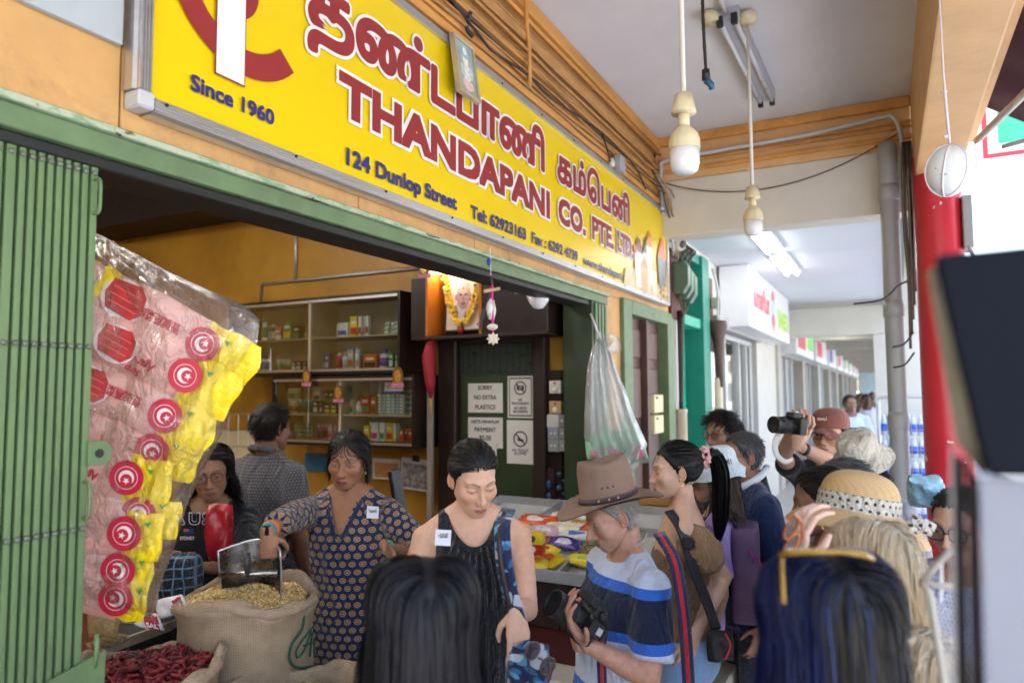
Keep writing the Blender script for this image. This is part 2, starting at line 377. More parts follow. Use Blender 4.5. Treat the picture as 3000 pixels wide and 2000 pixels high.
# --- teal door
td = thing('teal_door', 'teal green panelled door with a barred transom in a thick teal frame', 'door', (A, 7.2, 0))
part(MB().box((-1.95, 6.62, 0), (A-.02, 6.76, 3.17)), 'jamb', m_teal, td, bevel=.004)
part(MB().box((-1.95, 7.42, 0), (A+.05, 7.72, 3.17)), 'jamb', m_teald, td, bevel=.004)
part(MB().box((-1.95, 6.761, 2.4), (A+.02, 7.419, 2.5)), 'transom', m_teal, td, bevel=.004)
part(MB().box((-1.95, 6.761, 3.07), (A+.02, 7.419, 3.17)), 'head', m_teald, td, bevel=.004)
part(MB().box((-1.93, 6.761, 2.501), (-1.9, 7.419, 3.069)), 'transom_panel', m_teald, td)
for k in range(6): part(MB().box((-1.89, 6.8+k*.1, 2.52), (-1.86, 6.83+k*.1, 3.05)), 'bar', m_teald, td)
part(MB().box((-1.9, 6.761, 0), (-1.85, 7.419, 2.4)), 'leaf', m_teal, td)
for z0, z1 in ((.2, .75), (.9, 1.35), (1.5, 1.75), (1.85, 2.25)):
    for y0, y1 in ((6.84, 7.05), (7.13, 7.34)): part(MB().box((-1.852, y0, z0), (-1.835, y1, z1)), 'door_panel', m_teal, td, bevel=.008)

# --- neighbouring house: white walls, glazed shop
nb = thing('neighbour_house', 'white painted shophouse beyond the teal door with lit walkway ceiling', 'building', (-2, 10, 0))
part(MB().box((-1.96, 6.305, 0), (A, 6.619, 3.6)), 'wall', m_white, nb)
part(MB().box((-1.96, 6.62, 3.171), (A, 7.72, 3.6)), 'wall', m_white, nb)
part(MB().box((-1.96, 7.721, 0), (A, 8.0, 3.6)), 'wall', m_white, nb)
part(MB().box((-1.96, 11.0, 0), (A+.02, 13.0, 3.6)), 'wall', m_white, nb)
part(MB().box((-1.96, 8.001, 2.5), (A-.03, 10.999, 3.6)), 'wall', m_white, nb)
part(MB().box((-1.9, 6.19, 3.23), (.5, 13.0, 3.4)), 'walkway_ceiling', m_ceil2, nb)
part(MB().box((-9, 6.21, 3.6), (.62, 13.3, 8.0)), 'upper_storey', m_white, nb)
part(MB().box((.235, 6.2, 3.08), (.5, 13.0, 3.6)), 'edge_beam', m_white, nb)
part(MB().box((A+.021, 13.0, 2.66), (.5, 13.3, 3.6)), 'cross_wall', m_white, nb, bevel=.01)
part(MB().box((-.16, 13.0, 0), (.5, 13.299, 2.659)), 'pier', m_white, nb, bevel=.01)
part(MB().box((A+.02, 12.93, 3.1), (.235, 12.999, 3.13)), 'conduit_ledge', m_white, nb)
gs = thing('glass_shopfront', 'glazed shop window with aluminium frames under the white sign box', 'shop window', (A, 9.5, 0))
for y in (8.02, 8.95, 9.9, 10.45, 10.75): part(MB().box((-1.82, y, .1), (-1.74, y+.055, 2.4)), 'mullion', m_alu, gs)
for y0, y1 in ((8.076, 8.949), (9.006, 9.899), (9.956, 10.449)): part(MB().box((-1.785, y0, .15), (-1.777, y1, 2.38)), 'pane', m_glass, gs)
part(MB().box((-1.82, 8.0, 2.4), (-1.74, 10.999, 2.46)), 'head_rail', m_alu, gs); part(MB().box((-1.82, 8.0, 0), (-1.74, 10.999, .1)), 'sill', m_alu, gs)
part(MB().box((-1.96, 10.806, .1), (-1.74, 10.999, 2.39)), 'shutter_guide', m_steel, gs)
part(MB().box((-1.92, 8.0, 2.461), (A+.1, 10.999, 2.6)), 'shutter_box', m_greypl, gs)
bk = thing('shop_interior', 'pale shelving inside the glazed shop', 'shelf unit', (-4, 9.5, 0))
part(MB().box((-4.2, 7.9, 0), (-4.1, 11, 2.5)), 'back_panel', m_white, bk)
part(MB().box((-4.1, 7.8, 0), (-1.97, 7.9, 2.5)), 'side_panel', m_white, bk); part(MB().box((-4.1, 11, 0), (-1.97, 11.1, 2.5)), 'side_panel', m_white, bk)
part(MB().box((-4.1, 7.9, 2.45), (-1.97, 11, 2.5)), 'top_panel', m_white, bk)
rr = random.Random(5)
for z in (.5, 1.0, 1.45, 1.85): part(MB().box((-4.1, 7.95, z), (-3.8, 10.95, z+.03)), 'shelf', m_greypl, bk)
for k in range(40):
    y = 8+rr.random()*2.8; z = rr.choice((.53, 1.03, 1.48, 1.88)); w = .1+rr.random()*.15
    part(MB().box((-4.05, y, z), (-3.82, y+w, z+.15+rr.random()*.2)), 'packet', M('shop pk%d' % (k % 6), ['#e8e4da', '#d9d25a', '#8fb7c9', '#b8c98a', '#d8d8d8', '#c9a27a'][k % 6], .5), bk)

# --- far run of shops
m_shut = M('far shutter', '#6d7278', .5, .1, 5); m_fw = M('far wall paint', '#aeaca4', .7, .08, 3, .3, (.25, .23, .2)); m_fc = M('far cream paint', '#a39d90', .7, .08, 3, .3, (.25, .23, .2)); m_fceil = M('shaded far ceiling paint', '#9a9692', .8, .06, 3)  # ceiling colour darkened to add shading to the washed-out far bays
for i in range(10):
    y0 = 13.3+i*4.2; n = ['pale', 'grey', 'cream', 'white', 'faded'][i % 5]
    fs = thing('far_shop', 'distant %s shop bay, number %s along the walkway beyond the white arch' % (n, ['one', 'two', 'three', 'four', 'five', 'six', 'seven', 'eight', 'nine', 'ten'][i]), 'building', (-2, y0+2, 0), 0, 'shops along the far walkway')
    wm = [m_fw, m_fc][i % 2]
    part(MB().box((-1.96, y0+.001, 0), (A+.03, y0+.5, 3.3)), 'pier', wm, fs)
    part(MB().box((-1.96, y0+.5, 0), (-1.85, y0+4.2, 2.4)), 'shutter', [m_shut, M('far shutter dark', '#474d52', .5), M('far shutter blue', '#76868f', .5)][i % 3], fs)
    for k in range(3): part(MB().box((-1.85, y0+1.3+k*.95, 0), (-1.8, y0+1.36+k*.95, 2.4)), 'shutter_post', m_alu, fs)
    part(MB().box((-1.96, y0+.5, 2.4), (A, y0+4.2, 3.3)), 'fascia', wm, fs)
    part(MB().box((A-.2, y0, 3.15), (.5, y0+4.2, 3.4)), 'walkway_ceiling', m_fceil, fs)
    part(MB().box((A+.031, y0+3.9, 2.85), (.5, y0+4.199, 3.149)), 'beam', m_fc, fs)
    part(MB().box((A+.031, y0+1.9, 2.95), (.3, y0+2.1, 3.149)), 'beam', m_fc, fs)
    part(MB().box((.2, y0+3.9, 0), (.45, y0+4.199, 2.849)), 'column', wm, fs); part(MB().box((.3, y0, 2.75), (.5, y0+3.899, 3.149)), 'edge_beam', wm, fs)  # edge beam is an unseen addition that shades the far walkway
    part(MB().box((-9, y0, 3.4), (.62, y0+4.2, 7.6)), 'upper_storey', wm, fs)
    if i < 8:
        c2 = srgb(['#d04048', '#d04048', '#3a50a8', '#c84a5a', '#5bb84a', '#6dbb55', '#c84a5a', '#8858a0'][i])
        sg = thing('sign_box', ['white sign box with red lettering and a green end beyond the white arch', 'white sign box with red marks, second beyond the arch', 'white sign box with a blue disc, third beyond the arch', 'small white sign box with a red figure, fourth beyond the arch', 'small white sign box with green mark, fifth beyond the arch', 'sixth far sign box beyond the arch, pale green print', 'seventh far sign box beyond the arch, red print', 'last far sign box beyond the arch, purple print'][i], 'sign', (A+.15, y0+2.3, 2.75), 0, 'sign boxes along the far walkway')
        part(MB().box((A+.001, y0+.6, 2.42), (A+.28, y0+4.0, 3.05)), 'box', M('white acrylic', '#dfe1e4', .35, .03), sg, bevel=.01)
        part(MB().box((A+.281, y0+.9, 2.55), (A+.285, y0+(2.3 if i != 2 else 2.2), 2.92)), 'print', M('print%d' % i, c2, .4, .1), sg)
        if i == 0: part(MB().box((A+.281, y0+2.7, 2.58), (A+.285, y0+3.8, 2.9)), 'print', M('print green', '#58b947', .4), sg)
part(MB().box((-1.7, 55.4, 0), (.5, 55.6, 3.2)), 'end_wall', M('far blue wall', '#b9cfd6', .6), fs)
# --- houses across the road, closing the street
ob = thing('far_terrace', 'pale sunlit terrace of shophouses across the road', 'building', (15, 20, 0))
part(MB().box((15, -60, 0), (22, 150, 7)), 'wall', M('pale render', '#d9d4c8', .8), ob)
for k in range(30):
    part(MB().box((14.93, -58+k*7, .2), (15, -54+k*7, 2.6)), 'shutter', m_shut, ob); part(MB().box((14.93, -57+k*7, 4), (15, -55+k*7, 5.6)), 'window', m_brownd, ob)
# ------------------------------------------------------------------ the yellow signboard
m_yel = M('yellow sign acrylic', '#dfc10e', .3, 0)
m_maroon = M('maroon sign print', '#8e2f2f', .4, .05, 3)
m_swhite = M('white sign print', '#e4e2e0', .4, .03, 3)
m_navy = M('navy sign print', '#2d2f6e', .4, .04, 3)
sg = thing('signboard', 'long yellow signboard with maroon Tamil and English shop lettering', 'sign', (A, 3.6, 2.5))
S0, S1, Z0, Z1 = 1.104, 6.072, 2.5, 3.325; SX = A+.055
part(MB().box((A+.002, S0+.01, Z0+.01), (SX-.006, S1-.01, Z1-.01)), 'panel', m_yel, sg)
def ribbed(p, q, out, w=.034):
    """aluminium edge profile with long ribs"""
    mb = MB(); p, q = Vector(p), Vector(q); t = (q-p).normalized(); o = Vector(out); N = Vector((1, 0, 0))
    prof = [(0, -.05), (.0, .004)]
    for k in range(4): prof += [(w*(k+.15)/4, .010), (w*(k+.75)/4, .010), (w*(k+.85)/4, .006), (w*(k+.98)/4, .006)]
    prof += [(w, -.002), (w+.006, -.012), (w+.006, -.05)]
    n = len(prof); vs = [c+o*(a-w)+N*b for c in (p, q) for a, b in prof]
    mb.add(vs, [(i, (i+1) % n, n+(i+1) % n, n+i) for i in range(n)]+[tuple(range(n)), tuple(range(2*n-1, n-1, -1))]); return mb
for p, q, o in (((SX, S0+.045, Z0), (SX, S1-.045, Z0), (0, 0, -1)), ((SX, S0+.045, Z1), (SX, S1-.045, Z1), (0, 0, 1)), ((SX, S0, Z0+.045), (SX, S0, Z1-.045), (0, -1, 0)), ((SX, S1, Z0+.045), (SX, S1, Z1-.045), (0, 1, 0))):
    part(ribbed(p, q, o), 'frame_rail', m_alu, sg)
for y, sy in ((S0, -1), (S1, 1)):
    for z, sz in ((Z0, -1), (Z1, 1)):
        part(MB().box((A+.001, min(y+sy*.002, y-sy*.046), min(z+sz*.002, z-sz*.046)), (SX+.012, max(y+sy*.002, y-sy*.046), max(z+sz*.002, z-sz*.046))), 'corner_cap', M('grey corner plastic', '#b9bcbf', .35, .03), sg, bevel=.016, seg=3)
yy = 1.18
while yy < 6.0:
    for z in (Z0+.025, Z1-.025): part(MB().lathe([(.005, -.002), (.005, .003), (.002, .005)], n=6, c=(SX+.011, yy, z), M=Matrix.Rotation(math.pi/2, 3, 'Y')), 'rivet', m_black, sg)
    yy += .46
TX = SX+.0005
def stext(body, y, z, size, mat, width, bold=0, dx=0, name='lettering', **kw):
    o = text(name, body, mat, None, (TX+dx, y, z), (0, 1, 0), (0, 0, 1), size, .0002, bold, width, **kw)
    if o: kid(o, sg)
    return o
# Latin lines; capital height is .728 of the text size in this face
def heavy(body, y, z, w, cap, b1, b2, **kw):
    s = (cap-2*b1)/.728; z += b1
    stext(body, y-(b2-b1), z, s, m_swhite, w+2*(b2-b1), b2, .0002, 'letter_outline', **kw); stext(body, y, z, s, m_maroon, w, b1, .0022, **kw)
heavy('THANDAPANI', 1.845, 2.738, 1.75, .166, .011, .024)
heavy('CO.', 3.715, 2.745, .42, .164, .010, .023)
heavy('PTE.', 4.245, 2.750, .42, .162, .009, .021)
heavy('LTD.', 4.735, 2.754, .35, .160, .009, .021)
TA = dict(square=False)
heavy('தண்டபாணி', 1.69, 2.985, 1.84, .215, .0125, .0245, **TA)
heavy('கம்ெபனி', 3.70, 2.99, 1.32, .205, .011, .022, **TA)
stext('Since 1960', 1.258, 2.6, .063, m_navy, .298, .002)
stext('124 Dunlop Street', 1.89, 2.573, .082, m_navy, .725, .0032)
stext('Tel: 62923163', 2.735, 2.566, .08, m_navy, .56, .003)
stext('Fax : 6292 4739', 3.365, 2.566, .08, m_navy, .64, .0026)
stext('www.thandapani.com.sg', 4.10, 2.563, .078, m_navy, 1.05, .0022)
# round emblem: open maroon ring, inner disc and a white bar
cy0, cz0 = 1.437, 2.975
def arc(r0, r1, a0, a1, n=40): return [(cy0+r1*math.cos(a), cz0+r1*math.sin(a)) for a in np.linspace(a0, a1, n)]+[(cy0+r0*math.cos(a), cz0+r0*math.sin(a)) for a in np.linspace(a1, a0, n)]
_fl = [0]
def flat(poly, h, name, mat):
    _fl[0] += 1; h += .00012*_fl[0]
    return part(MB().prism(poly, lambda u, v, hh: (TX+hh, u, v), h-.0003, h), name, mat, sg)
flat(arc(.185, .265, math.radians(60), math.radians(318)), .0008, 'emblem_ring', m_maroon)
flat([(1.388+.098*math.cos(a), 2.972+.105*math.sin(a)) for a in np.linspace(0, 2*math.pi, 40)[:-1]], .0008, 'emblem_disc', m_maroon)
flat([(1.333, 2.674), (1.440, 2.674), (1.440, 3.25), (1.333, 3.25)], .0014, 'emblem_edge', m_maroon)
flat([(1.337, 2.679), (1.436, 2.679), (1.436, 3.25), (1.337, 3.25)], .0022, 'emblem_bar', m_swhite)
# printed picture of spice bags at the far end
rr = random.Random(3)
def cone_bag(y, z, w, h, c, top, tc):
    flat([(y-w*.36, z), (y+w*.36, z), (y+w*.5, z+h), (y-w*.5, z+h)], .0030, 'print_bag', M('pr'+c, c, .4, .1)); 
    flat([(y-w*.5, z+h), (y+w*.5, z+h), (y+w*.2, z+h+top), (y-w*.05, z+h+top*1.15)], .0031, 'print_heap', M('pr'+tc, tc, .4, .3, 40))
flat([(4.86, 2.525), (6.02, 2.525), (6.02, 2.62), (5.6, 2.66), (5.2, 2.70), (4.9, 2.66)], .0012, 'print_table', M('prt', '#cfc08a', .4, .2, 8))
cone_bag(5.22, 2.56, .22, .27, '#d9d4c6', .1, '#7b3b22'); cone_bag(5.42, 2.55, .18, .3, '#cfc9b8', .12, '#3a2a22'); cone_bag(5.50, 2.62, .16, .3, '#ded8c8', .12, '#d08a2a')
cone_bag(5.36, 2.54, .2, .19, '#c9a26a', .08, '#b98a3a'); cone_bag(5.62, 2.54, .14, .2, '#d6d0b0', .09, '#d7a52a'); cone_bag(5.86, 2.62, .26, .26, '#5a6066', .16, '#d0632a')
flat([(5.06, 2.86), (5.14, 2.80), (5.22, 2.86), (5.16, 2.84), (5.12, 2.87)], .0032, 'print_chilli', M('prc', '#c02a22', .4))
for k in range(26):
    y = 5.72+rr.random()*.3; z = 2.52+rr.random()*.12
    flat([(y+.022*math.cos(a), z+.016*math.sin(a)) for a in np.linspace(0, 6, 7)], .0034+.00005*k, 'print_spice', M('prs%d' % (k % 4), ['#c9442a', '#d9b030', '#8a3a22', '#e0d0a0'][k % 4], .4))
# ------------------------------------------------------------------ folding gate
gt = thing('folding_gate', 'green collapsible steel gate folded back at the side of the opening', 'gate', (A-.02, .9, 0))
GX = A-.015
edges = [-74, -38, 3, 42, 72, 100, 127, 154, 181, 205, 231, 257, 285]
ys = [atX(x, 700, GX).y for x in edges]
gz = (1.145, 2.362)
m_gate = M('gate green', '#61794f', .45, .10, 14, .85, (.06, .055, .04), .12, 60, stretch=(1, 1, .3))
rows = [atX(285, y, GX).z for y in (510, 1017, 1540)]
for y0, y1 in zip(ys, ys[1:]):
    w = y1-y0
    s_ = part(MB().box((GX-.022, y0+.004, .3), (GX, y1-.0025, gz[1])), 'slat', m_gate, gt, bevel=.0045, seg=2)
    for z in rows:
        part(MB().lathe([(.0075, -.002), (.0075, .002), (.005, .0055), (0, .0065)], n=10, c=(GX, (y0+y1)/2, z), M=Matrix.Rotation(math.pi/2, 3, 'Y')), 'rivet', M('dull rivet', '#6b7263', .45, .2, 60, metal=.3), gt, smooth=True)
part(MB().box((GX-.05, ys[0], .3), (GX-.03, ys[-1]-.01, gz[1])), 'lattice_bar', m_greend, gt)
yl = ys[-1]
for zc, h in ((atX(270, 575, GX).z, .085), (atX(275, 1460, GX).z, .085)):
    part(MB().tube(spline([(GX, yl-.012, zc-h/2), (GX+.022, yl-.012, zc-h/2+.004), (GX+.026, yl-.012, zc), (GX+.022, yl-.012, zc+h/2-.004), (GX, yl-.012, zc+h/2)]), .0045, 8), 'pull_handle', m_gate, gt, smooth=True)
pl = [(.93, .3), (1.108, .3), (1.108, 1.155), (1.02, 1.138), (.955, 1.122), (.938, 1.10), (.93, 1.06)]
part(MB().prism(pl, lambda u, v, h: (GX+h, u, v), .006, .011), 'kick_plate', m_gate, gt)
cz = atX(310, 1325, GX).z; cyy = yl+.012
tab = [(cyy-.02, cz-.03)]+[(cyy+.012+.028*math.cos(a), cz+.03*math.sin(a)) for a in np.linspace(-math.pi/2, math.pi/2, 12)]+[(cyy-.02, cz+.03)]
part(MB().prism(tab, lambda u, v, h: (GX+h, u, v), -.004, .006), 'lock_tab', m_gate, gt)
part(MB().lathe([(.011, 0), (.011, .0012)], n=14, c=(GX+.0065, cyy+.008, cz), M=Matrix.Rotation(math.pi/2, 3, 'Y')), 'lock_hole', m_black, gt)
part(MB().tube([(GX+.006, 1.085, 1.12), (GX+.016, 1.083, 1.16), (GX+.014, 1.083, 1.20)], .006, 8), 'drop_bolt', m_gate, gt, smooth=True)

# ------------------------------------------------------------------ cables along the wall above the sign
m_cab = M('painted cable', '#b08048', .6, .15, 20, .7, (.06, .04, .02)); m_cabd = M('dusty dark cable', '#5a4632', .7, .2, 20)
m_cabw = M('white conduit', '#b9bdc0', .45, .05); m_blackcable = M('black cable', (.02, .02, .02), .5, 0)
rc = random.Random(8)
cb = thing('cable_run', 'bundle of painted cables clipped along the orange wall above the signboard', 'cables', (A, 3, 3.6))
for k in range(9):
    z = 3.40+.035*k+.01*rc.random(); x = A+.045+.012*(k % 3)
    pts = [(x+.006*rc.uniform(-1, 1), y, z+.012*rc.uniform(-1, 1)) for y in np.arange(-.5, 5.95, .42)]
    part(MB().tube(spline(pts, 3), .0055+.004*(k % 2), 6), 'cable', m_cab if k % 3 else m_cabd, cb, smooth=True)
part(MB().tube([(A+.08, 3.30, 3.38), (A+.08, 3.30, 3.6), (A+.075, 3.28, 3.72), (A+.07, 3.28, 3.935)], .012, 8), 'riser', m_orange_ledge, cb, smooth=True)
part(MB().tube([(A+.05, 2.1, 3.78), (A+.05, 5.9, 3.79)], .012, 8), 'conduit', m_orange_ledge, cb, smooth=True)
bk = [(A+.075, 1.6, 3.56), (A+.08, 2.2, 3.53), (A+.075, 2.72, 3.45), (A+.09, 2.85, 3.40), (A+.08, 3.0, 3.42), (A+.075, 3.3, 3.45), (A+.08, 3.6, 3.43), (A+.075, 4.4, 3.5), (A+.08, 5.1, 3.46), (A+.07, 5.4, 3.36)]
tag(MB().tube(spline(bk, 5), .006, 6).build('loose_cable', m_blackcable, smooth=True), 'loose black cable looping over the ledge above the signboard', 'cable')
# tangle at the far end of the sign and pipes dropping to the meters
tg = thing('cable_tangle', 'tangle of brown cables hanging at the far end of the signboard', 'cables', (A, 5.9, 3.4))
for k in range(11):
    y = 5.72+.05*k*.6; a = rc.uniform(0, .06)
    part(MB().tube(spline([(A+.05, y-.15, 3.62-.03*k*.6), (A+.09+a, y, 3.5-.05*rc.random()), (A+.1+a, y+.12+a, 3.3), (A+.09+a, 6.16+a, 3.12), (A+.05, 6.2+.03*k, 2.98)], 5), .006, 6), 'cable', [m_cab, m_cabd, m_cabw][k % 3], tg, smooth=True)
for k in range(4):
    part(MB().tube(spline([(A+.1, 6.12, 3.3), (A+.13+.02*k, 6.2, 3.38-.02*k), (A+.12, 6.28+.02*k, 3.3), (A+.1, 6.2, 3.18)], 6), .007, 6), 'coil', m_blackcable, tg, smooth=True)
part(MB().box((A+.06, 6.13, 3.12), (A+.11, 6.2, 3.24)), 'plug', m_blackcable, tg, bevel=.006)
part(MB().tube(spline([(A+.06, 5.88, 3.28), (A+.08, 5.98, 3.27), (A+.09, 6.06, 3.2), (A+.09, 6.1, 3.08), (A+.08, 6.16, 3.0)], 6), .013, 8), 'white_conduit', m_cabw, tg, smooth=True)
wc = MB().tube(spline([(A+.07, 5.87, 3.30), (A+.06, 5.88, 3.5), (A+.06, 5.89, 3.66), (A+.09, 5.9, 3.73), (-1.2, 5.89, 3.745), (-.5, 5.89, 3.76), (.02, 5.89, 3.80), (.12, 5.87, 3.78), (.16, 5.85, 3.65), (.19, 5.8, 3.3), (.22, 5.72, 3.2), (.34, 5.56, 3.2)], 6), .016, 10)
wc.build('conduit', m_cabw, smooth=True, label='pale grey conduit bent along the orange cross beam to the red column', cat='conduit')
tag(MB().tube(sag((A+.1, 5.88, 3.53), (.16, 5.86, 3.66), .22, 18), .006, 6).build('hanging_wire', m_cabd, smooth=True), 'thin dark wire sagging below the orange cross beam', 'wire')
jb = thing('junction_box', 'small grey junction box with a white socket on top of the signboard', 'box', (A+.07, 4.69, 3.36))
part(MB().cbox((A+.09, 4.72, 3.37), (.05, .12, .11)), 'box', m_greypl, jb, bevel=.012, seg=2)
part(MB().lathe([(.02, 0), (.024, .03), (.016, .06)], c=(A+.06, 4.63, 3.33), n=12), 'socket', m_whitepl, jb, smooth=True)
part(MB().tube(spline([(A+.06, 4.6, 3.36), (A+.075, 4.5, 3.42), (A+.07, 4.42, 3.5)], 5), .006, 6), 'cable', m_blackcable, jb, smooth=True)
# picture frame of a deity over the sign edge
pf = thing('picture_frame', 'small silver framed devotional picture hung over the upper edge of the signboard', 'picture', (SX+.03, 2.71, 3.2))
p0 = Vector((SX+.02, 0, 0)); T_ = Matrix.Translation(atX(1355, 205, SX+.03)) @ Matrix.Rotation(math.radians(-8), 4, 'Y') @ Matrix.Diagonal((1, .72, .80, 1))
def pbox(a, b, name, mat, bevel=0): return part(MB().box(a, b, T_), name, mat, pf, bevel=bevel)
pbox((0, -.115, -.165), (.018, .115, .165), 'backing', m_greypl)
pbox((.0185, -.098, -.148), (.020, .098, .148), 'print', M('picture ground', '#93a19c', .3, .25, 18))
for a, b in (((0, -.12, -.17), (.028, -.1, .17)), ((0, .1, -.17), (.028, .12, .17)), ((0, -.0995, .15), (.028, .0995, .17)), ((0, -.0995, -.17), (.028, .0995, -.15))): pbox(a, b, 'frame_bar', M('dull gilt frame', '#b6ab92', .35, .1, 20, metal=.4), .002)
for (u, v, ru, rv, c) in ((0, -.10, .065, .035, '#d8b7a8'), (0, -.03, .045, .055, '#cfd3cc'), (0, .045, .03, .035, '#e6dfcf'), (0, .095, .04, .04, '#8fb6c6'), (0, .1, .02, .022, '#e8e4d2'), (-.05, -.02, .022, .04, '#b9c4b2'), (.05, -.02, .022, .04, '#b9c4b2'), (0, -.06, .018, .03, '#c98a78')):
    part(MB().prism([(u+ru*math.cos(a), v+rv*math.sin(a)) for a in np.linspace(0, 2*math.pi, 17)[:-1]], lambda p, q, h: T_ @ Vector((.0202+h, p, q)), .0001, .0005+abs(u)*.004+v*.001+.0003), 'print_shape', M('pic'+c, c, .4, .25, 60), pf)
part(MB().tube(spline([(SX+.02, 2.72, 3.40), (SX-.0, 2.70, 3.44), (A+.09, 2.68, 3.5)], 4), .01, 6), 'hook_cable', m_blackcable, pf, smooth=True)
# CCTV camera
cc = thing('security_camera', 'white dome security camera on a bracket past the end of the signboard', 'camera', (A+.1, 6.25, 3.05))
part(MB().cbox((A+.06, 6.22, 3.16), (.12, .17, .07)), 'bracket', m_whitepl, cc, bevel=.012, seg=2)
part(MB().ball((A+.12, 6.22, 3.07), (.062, .062, .068), 20, 14), 'dome', M('white camera plastic', '#dcd8cc', .35, .02), cc, smooth=True)
d = Vector((.72, -.62, -.3)).normalized()
part(MB().lathe([(.034, .045), (.034, .06), (.028, .062), (.0, .062)], n=18, c=(A+.12, 6.22, 3.07), M=d.to_track_quat('Z', 'Y').to_matrix()), 'lens', M('camera lens', (.02, .02, .02), .15, 0), cc, smooth=True)
# meters on a brown board
mt = thing('meter_board', 'three green electricity cut-outs with cables on a brown board', 'meter board', (A, 6.5, 2.7))
part(MB().box((A+.001, 6.25, 2.42), (A+.03, 6.62, 3.05)), 'board', M('maroon board', '#5d3430', .6, .2, 8, .4), mt, bevel=.003)
for k in range(3):
    y = 6.30+.13*k; x = A+.03
    part(MB().prism([(0, 2.93), (.11, 2.93), (.14, 2.88), (.14, 2.72), (.09, 2.64), (0, 2.64)], lambda u, v, h: (x+u, y+h, v-.03*k), 0, .105), 'cut_out', M('meter green', '#55705a', .45, .12, 20, .35), mt, bevel=.012, seg=2)
    for j in range(3): part(MB().tube(spline([(x+.05, y+.03+.025*j, 2.92-.03*k), (x+.09, y+.02+.03*j, 3.0), (x+.1+.02*j, y+.05, 3.06), (x+.06, y-.02+.02*j, 3.12), (x+.02, y-.05, 3.2)], 4), .007, 6), 'cable', m_blackcable if j != 1 else m_cabd, mt, smooth=True)
    part(MB().tube(spline([(x+.05, y+.05, 2.64-.03*k), (x+.06, y+.04, 2.55), (x+.05, 6.47, 2.45)], 4), .008, 6), 'tail', m_cabd, mt, smooth=True)
part(MB().tube([(A+.05, 6.47, 2.5), (A+.05, 6.47, 2.35), (A+.045, 6.46, 1.7), (A+.045, 6.45, 1.55)], [.03, .03, .022, .022], 10), 'sheath', M('black pipe', '#2b2725', .5, .2), mt, smooth=True)
wp = tag(MB().lathe([(.045, 0), (.045, 1.56), (.05, 1.565), (.05, 1.6)], n=14, c=(A+.05, 6.46, 0)).build('wall_pipe', M('cream pipe', '#cdbfa6', .5, .06, 6, .3, (.3, .2, .1)), smooth=True), 'cream service pipe standing between the two doors', 'pipe')
m2 = thing('cable_box', 'second brown board with a black cable funnel beside the white sign box', 'meter board', (A, 7.9, 2.6))
part(MB().box((A+.001, 7.78, 2.2), (A+.03, 7.98, 3.0)), 'board', M('maroon board', '#5d3430'), m2, bevel=.003)
part(MB().lathe([(.09, .12), (.1, .05), (.06, -.1), (.045, -.3), (.04, -.6)], n=14, c=(A+.1, 7.88, 2.4)), 'funnel', M('rusty funnel', '#4d3a32', .6, .25, 20, .4), m2, smooth=True)
for k in range(3): part(MB().tube(spline([(A+.1, 7.86+.03*k, 2.5), (A+.12, 7.82+.06*k, 2.7), (A+.1, 7.9, 2.9), (A+.06, 7.85+.04*k, 3.1)], 5), .012, 6), 'cable', [m_cabw, m_cabd, m_cabw][k], m2, smooth=True)
part(MB().cbox((A+.07, 7.9, 2.72), (.06, .1, .12)), 'fuse', M('old ivory', '#a9ab98', .5), m2, bevel=.006)
part(MB().lathe([(.045, 0), (.045, 1.9)], n=12, c=(A+.09, 7.88, 0)), 'pipe', M('cream pipe', '#cdbfa6'), m2, smooth=True)
# white sign box of the next shop
ns = thing('sign_box', 'large white sign box with red Tamil word, red chilli emblem and green capitals', 'sign', (A+.2, 10.4, 2.85))
part(MB().box((A+.001, 8.5, 2.5), (A+.34, 12.3, 3.225)), 'box', M('white acrylic', '#dfe1e4', .35, .03), ns, bevel=.01)
NX = A+.3405
for body, y, z, s, mtt, w in (('வாணிபா', 8.75, 2.78, .3, M('faded red print', '#dd6f74', .5), 1.35), ('BANEETA', 10.95, 2.68, .36, M('lime print', '#a6d84e', .5), 1.25)):
    kid(text('lettering', body, mtt, None, (NX, y, z), (0, 1, 0), (0, 0, 1), s, .0005, .018, w), ns)
for (y, z, ry, rz_, c) in ((10.45, 3.02, .14, .13, '#d96a66'), (10.45, 2.86, .2, .16, '#b9d3cc'), (10.45, 2.72, .16, .1, '#cf5a58'), (10.45, 2.62, .05, .06, '#cf5a58')):
    part(MB().prism([(y+ry*math.cos(a), z+rz_*math.sin(a)) for a in np.linspace(0, 2*math.pi, 21)[:-1]], lambda u, v, h: (NX+h, u, v), 0, .001+.0006*(3.1-z)), 'emblem', M('emb'+c, c, .5), ns)

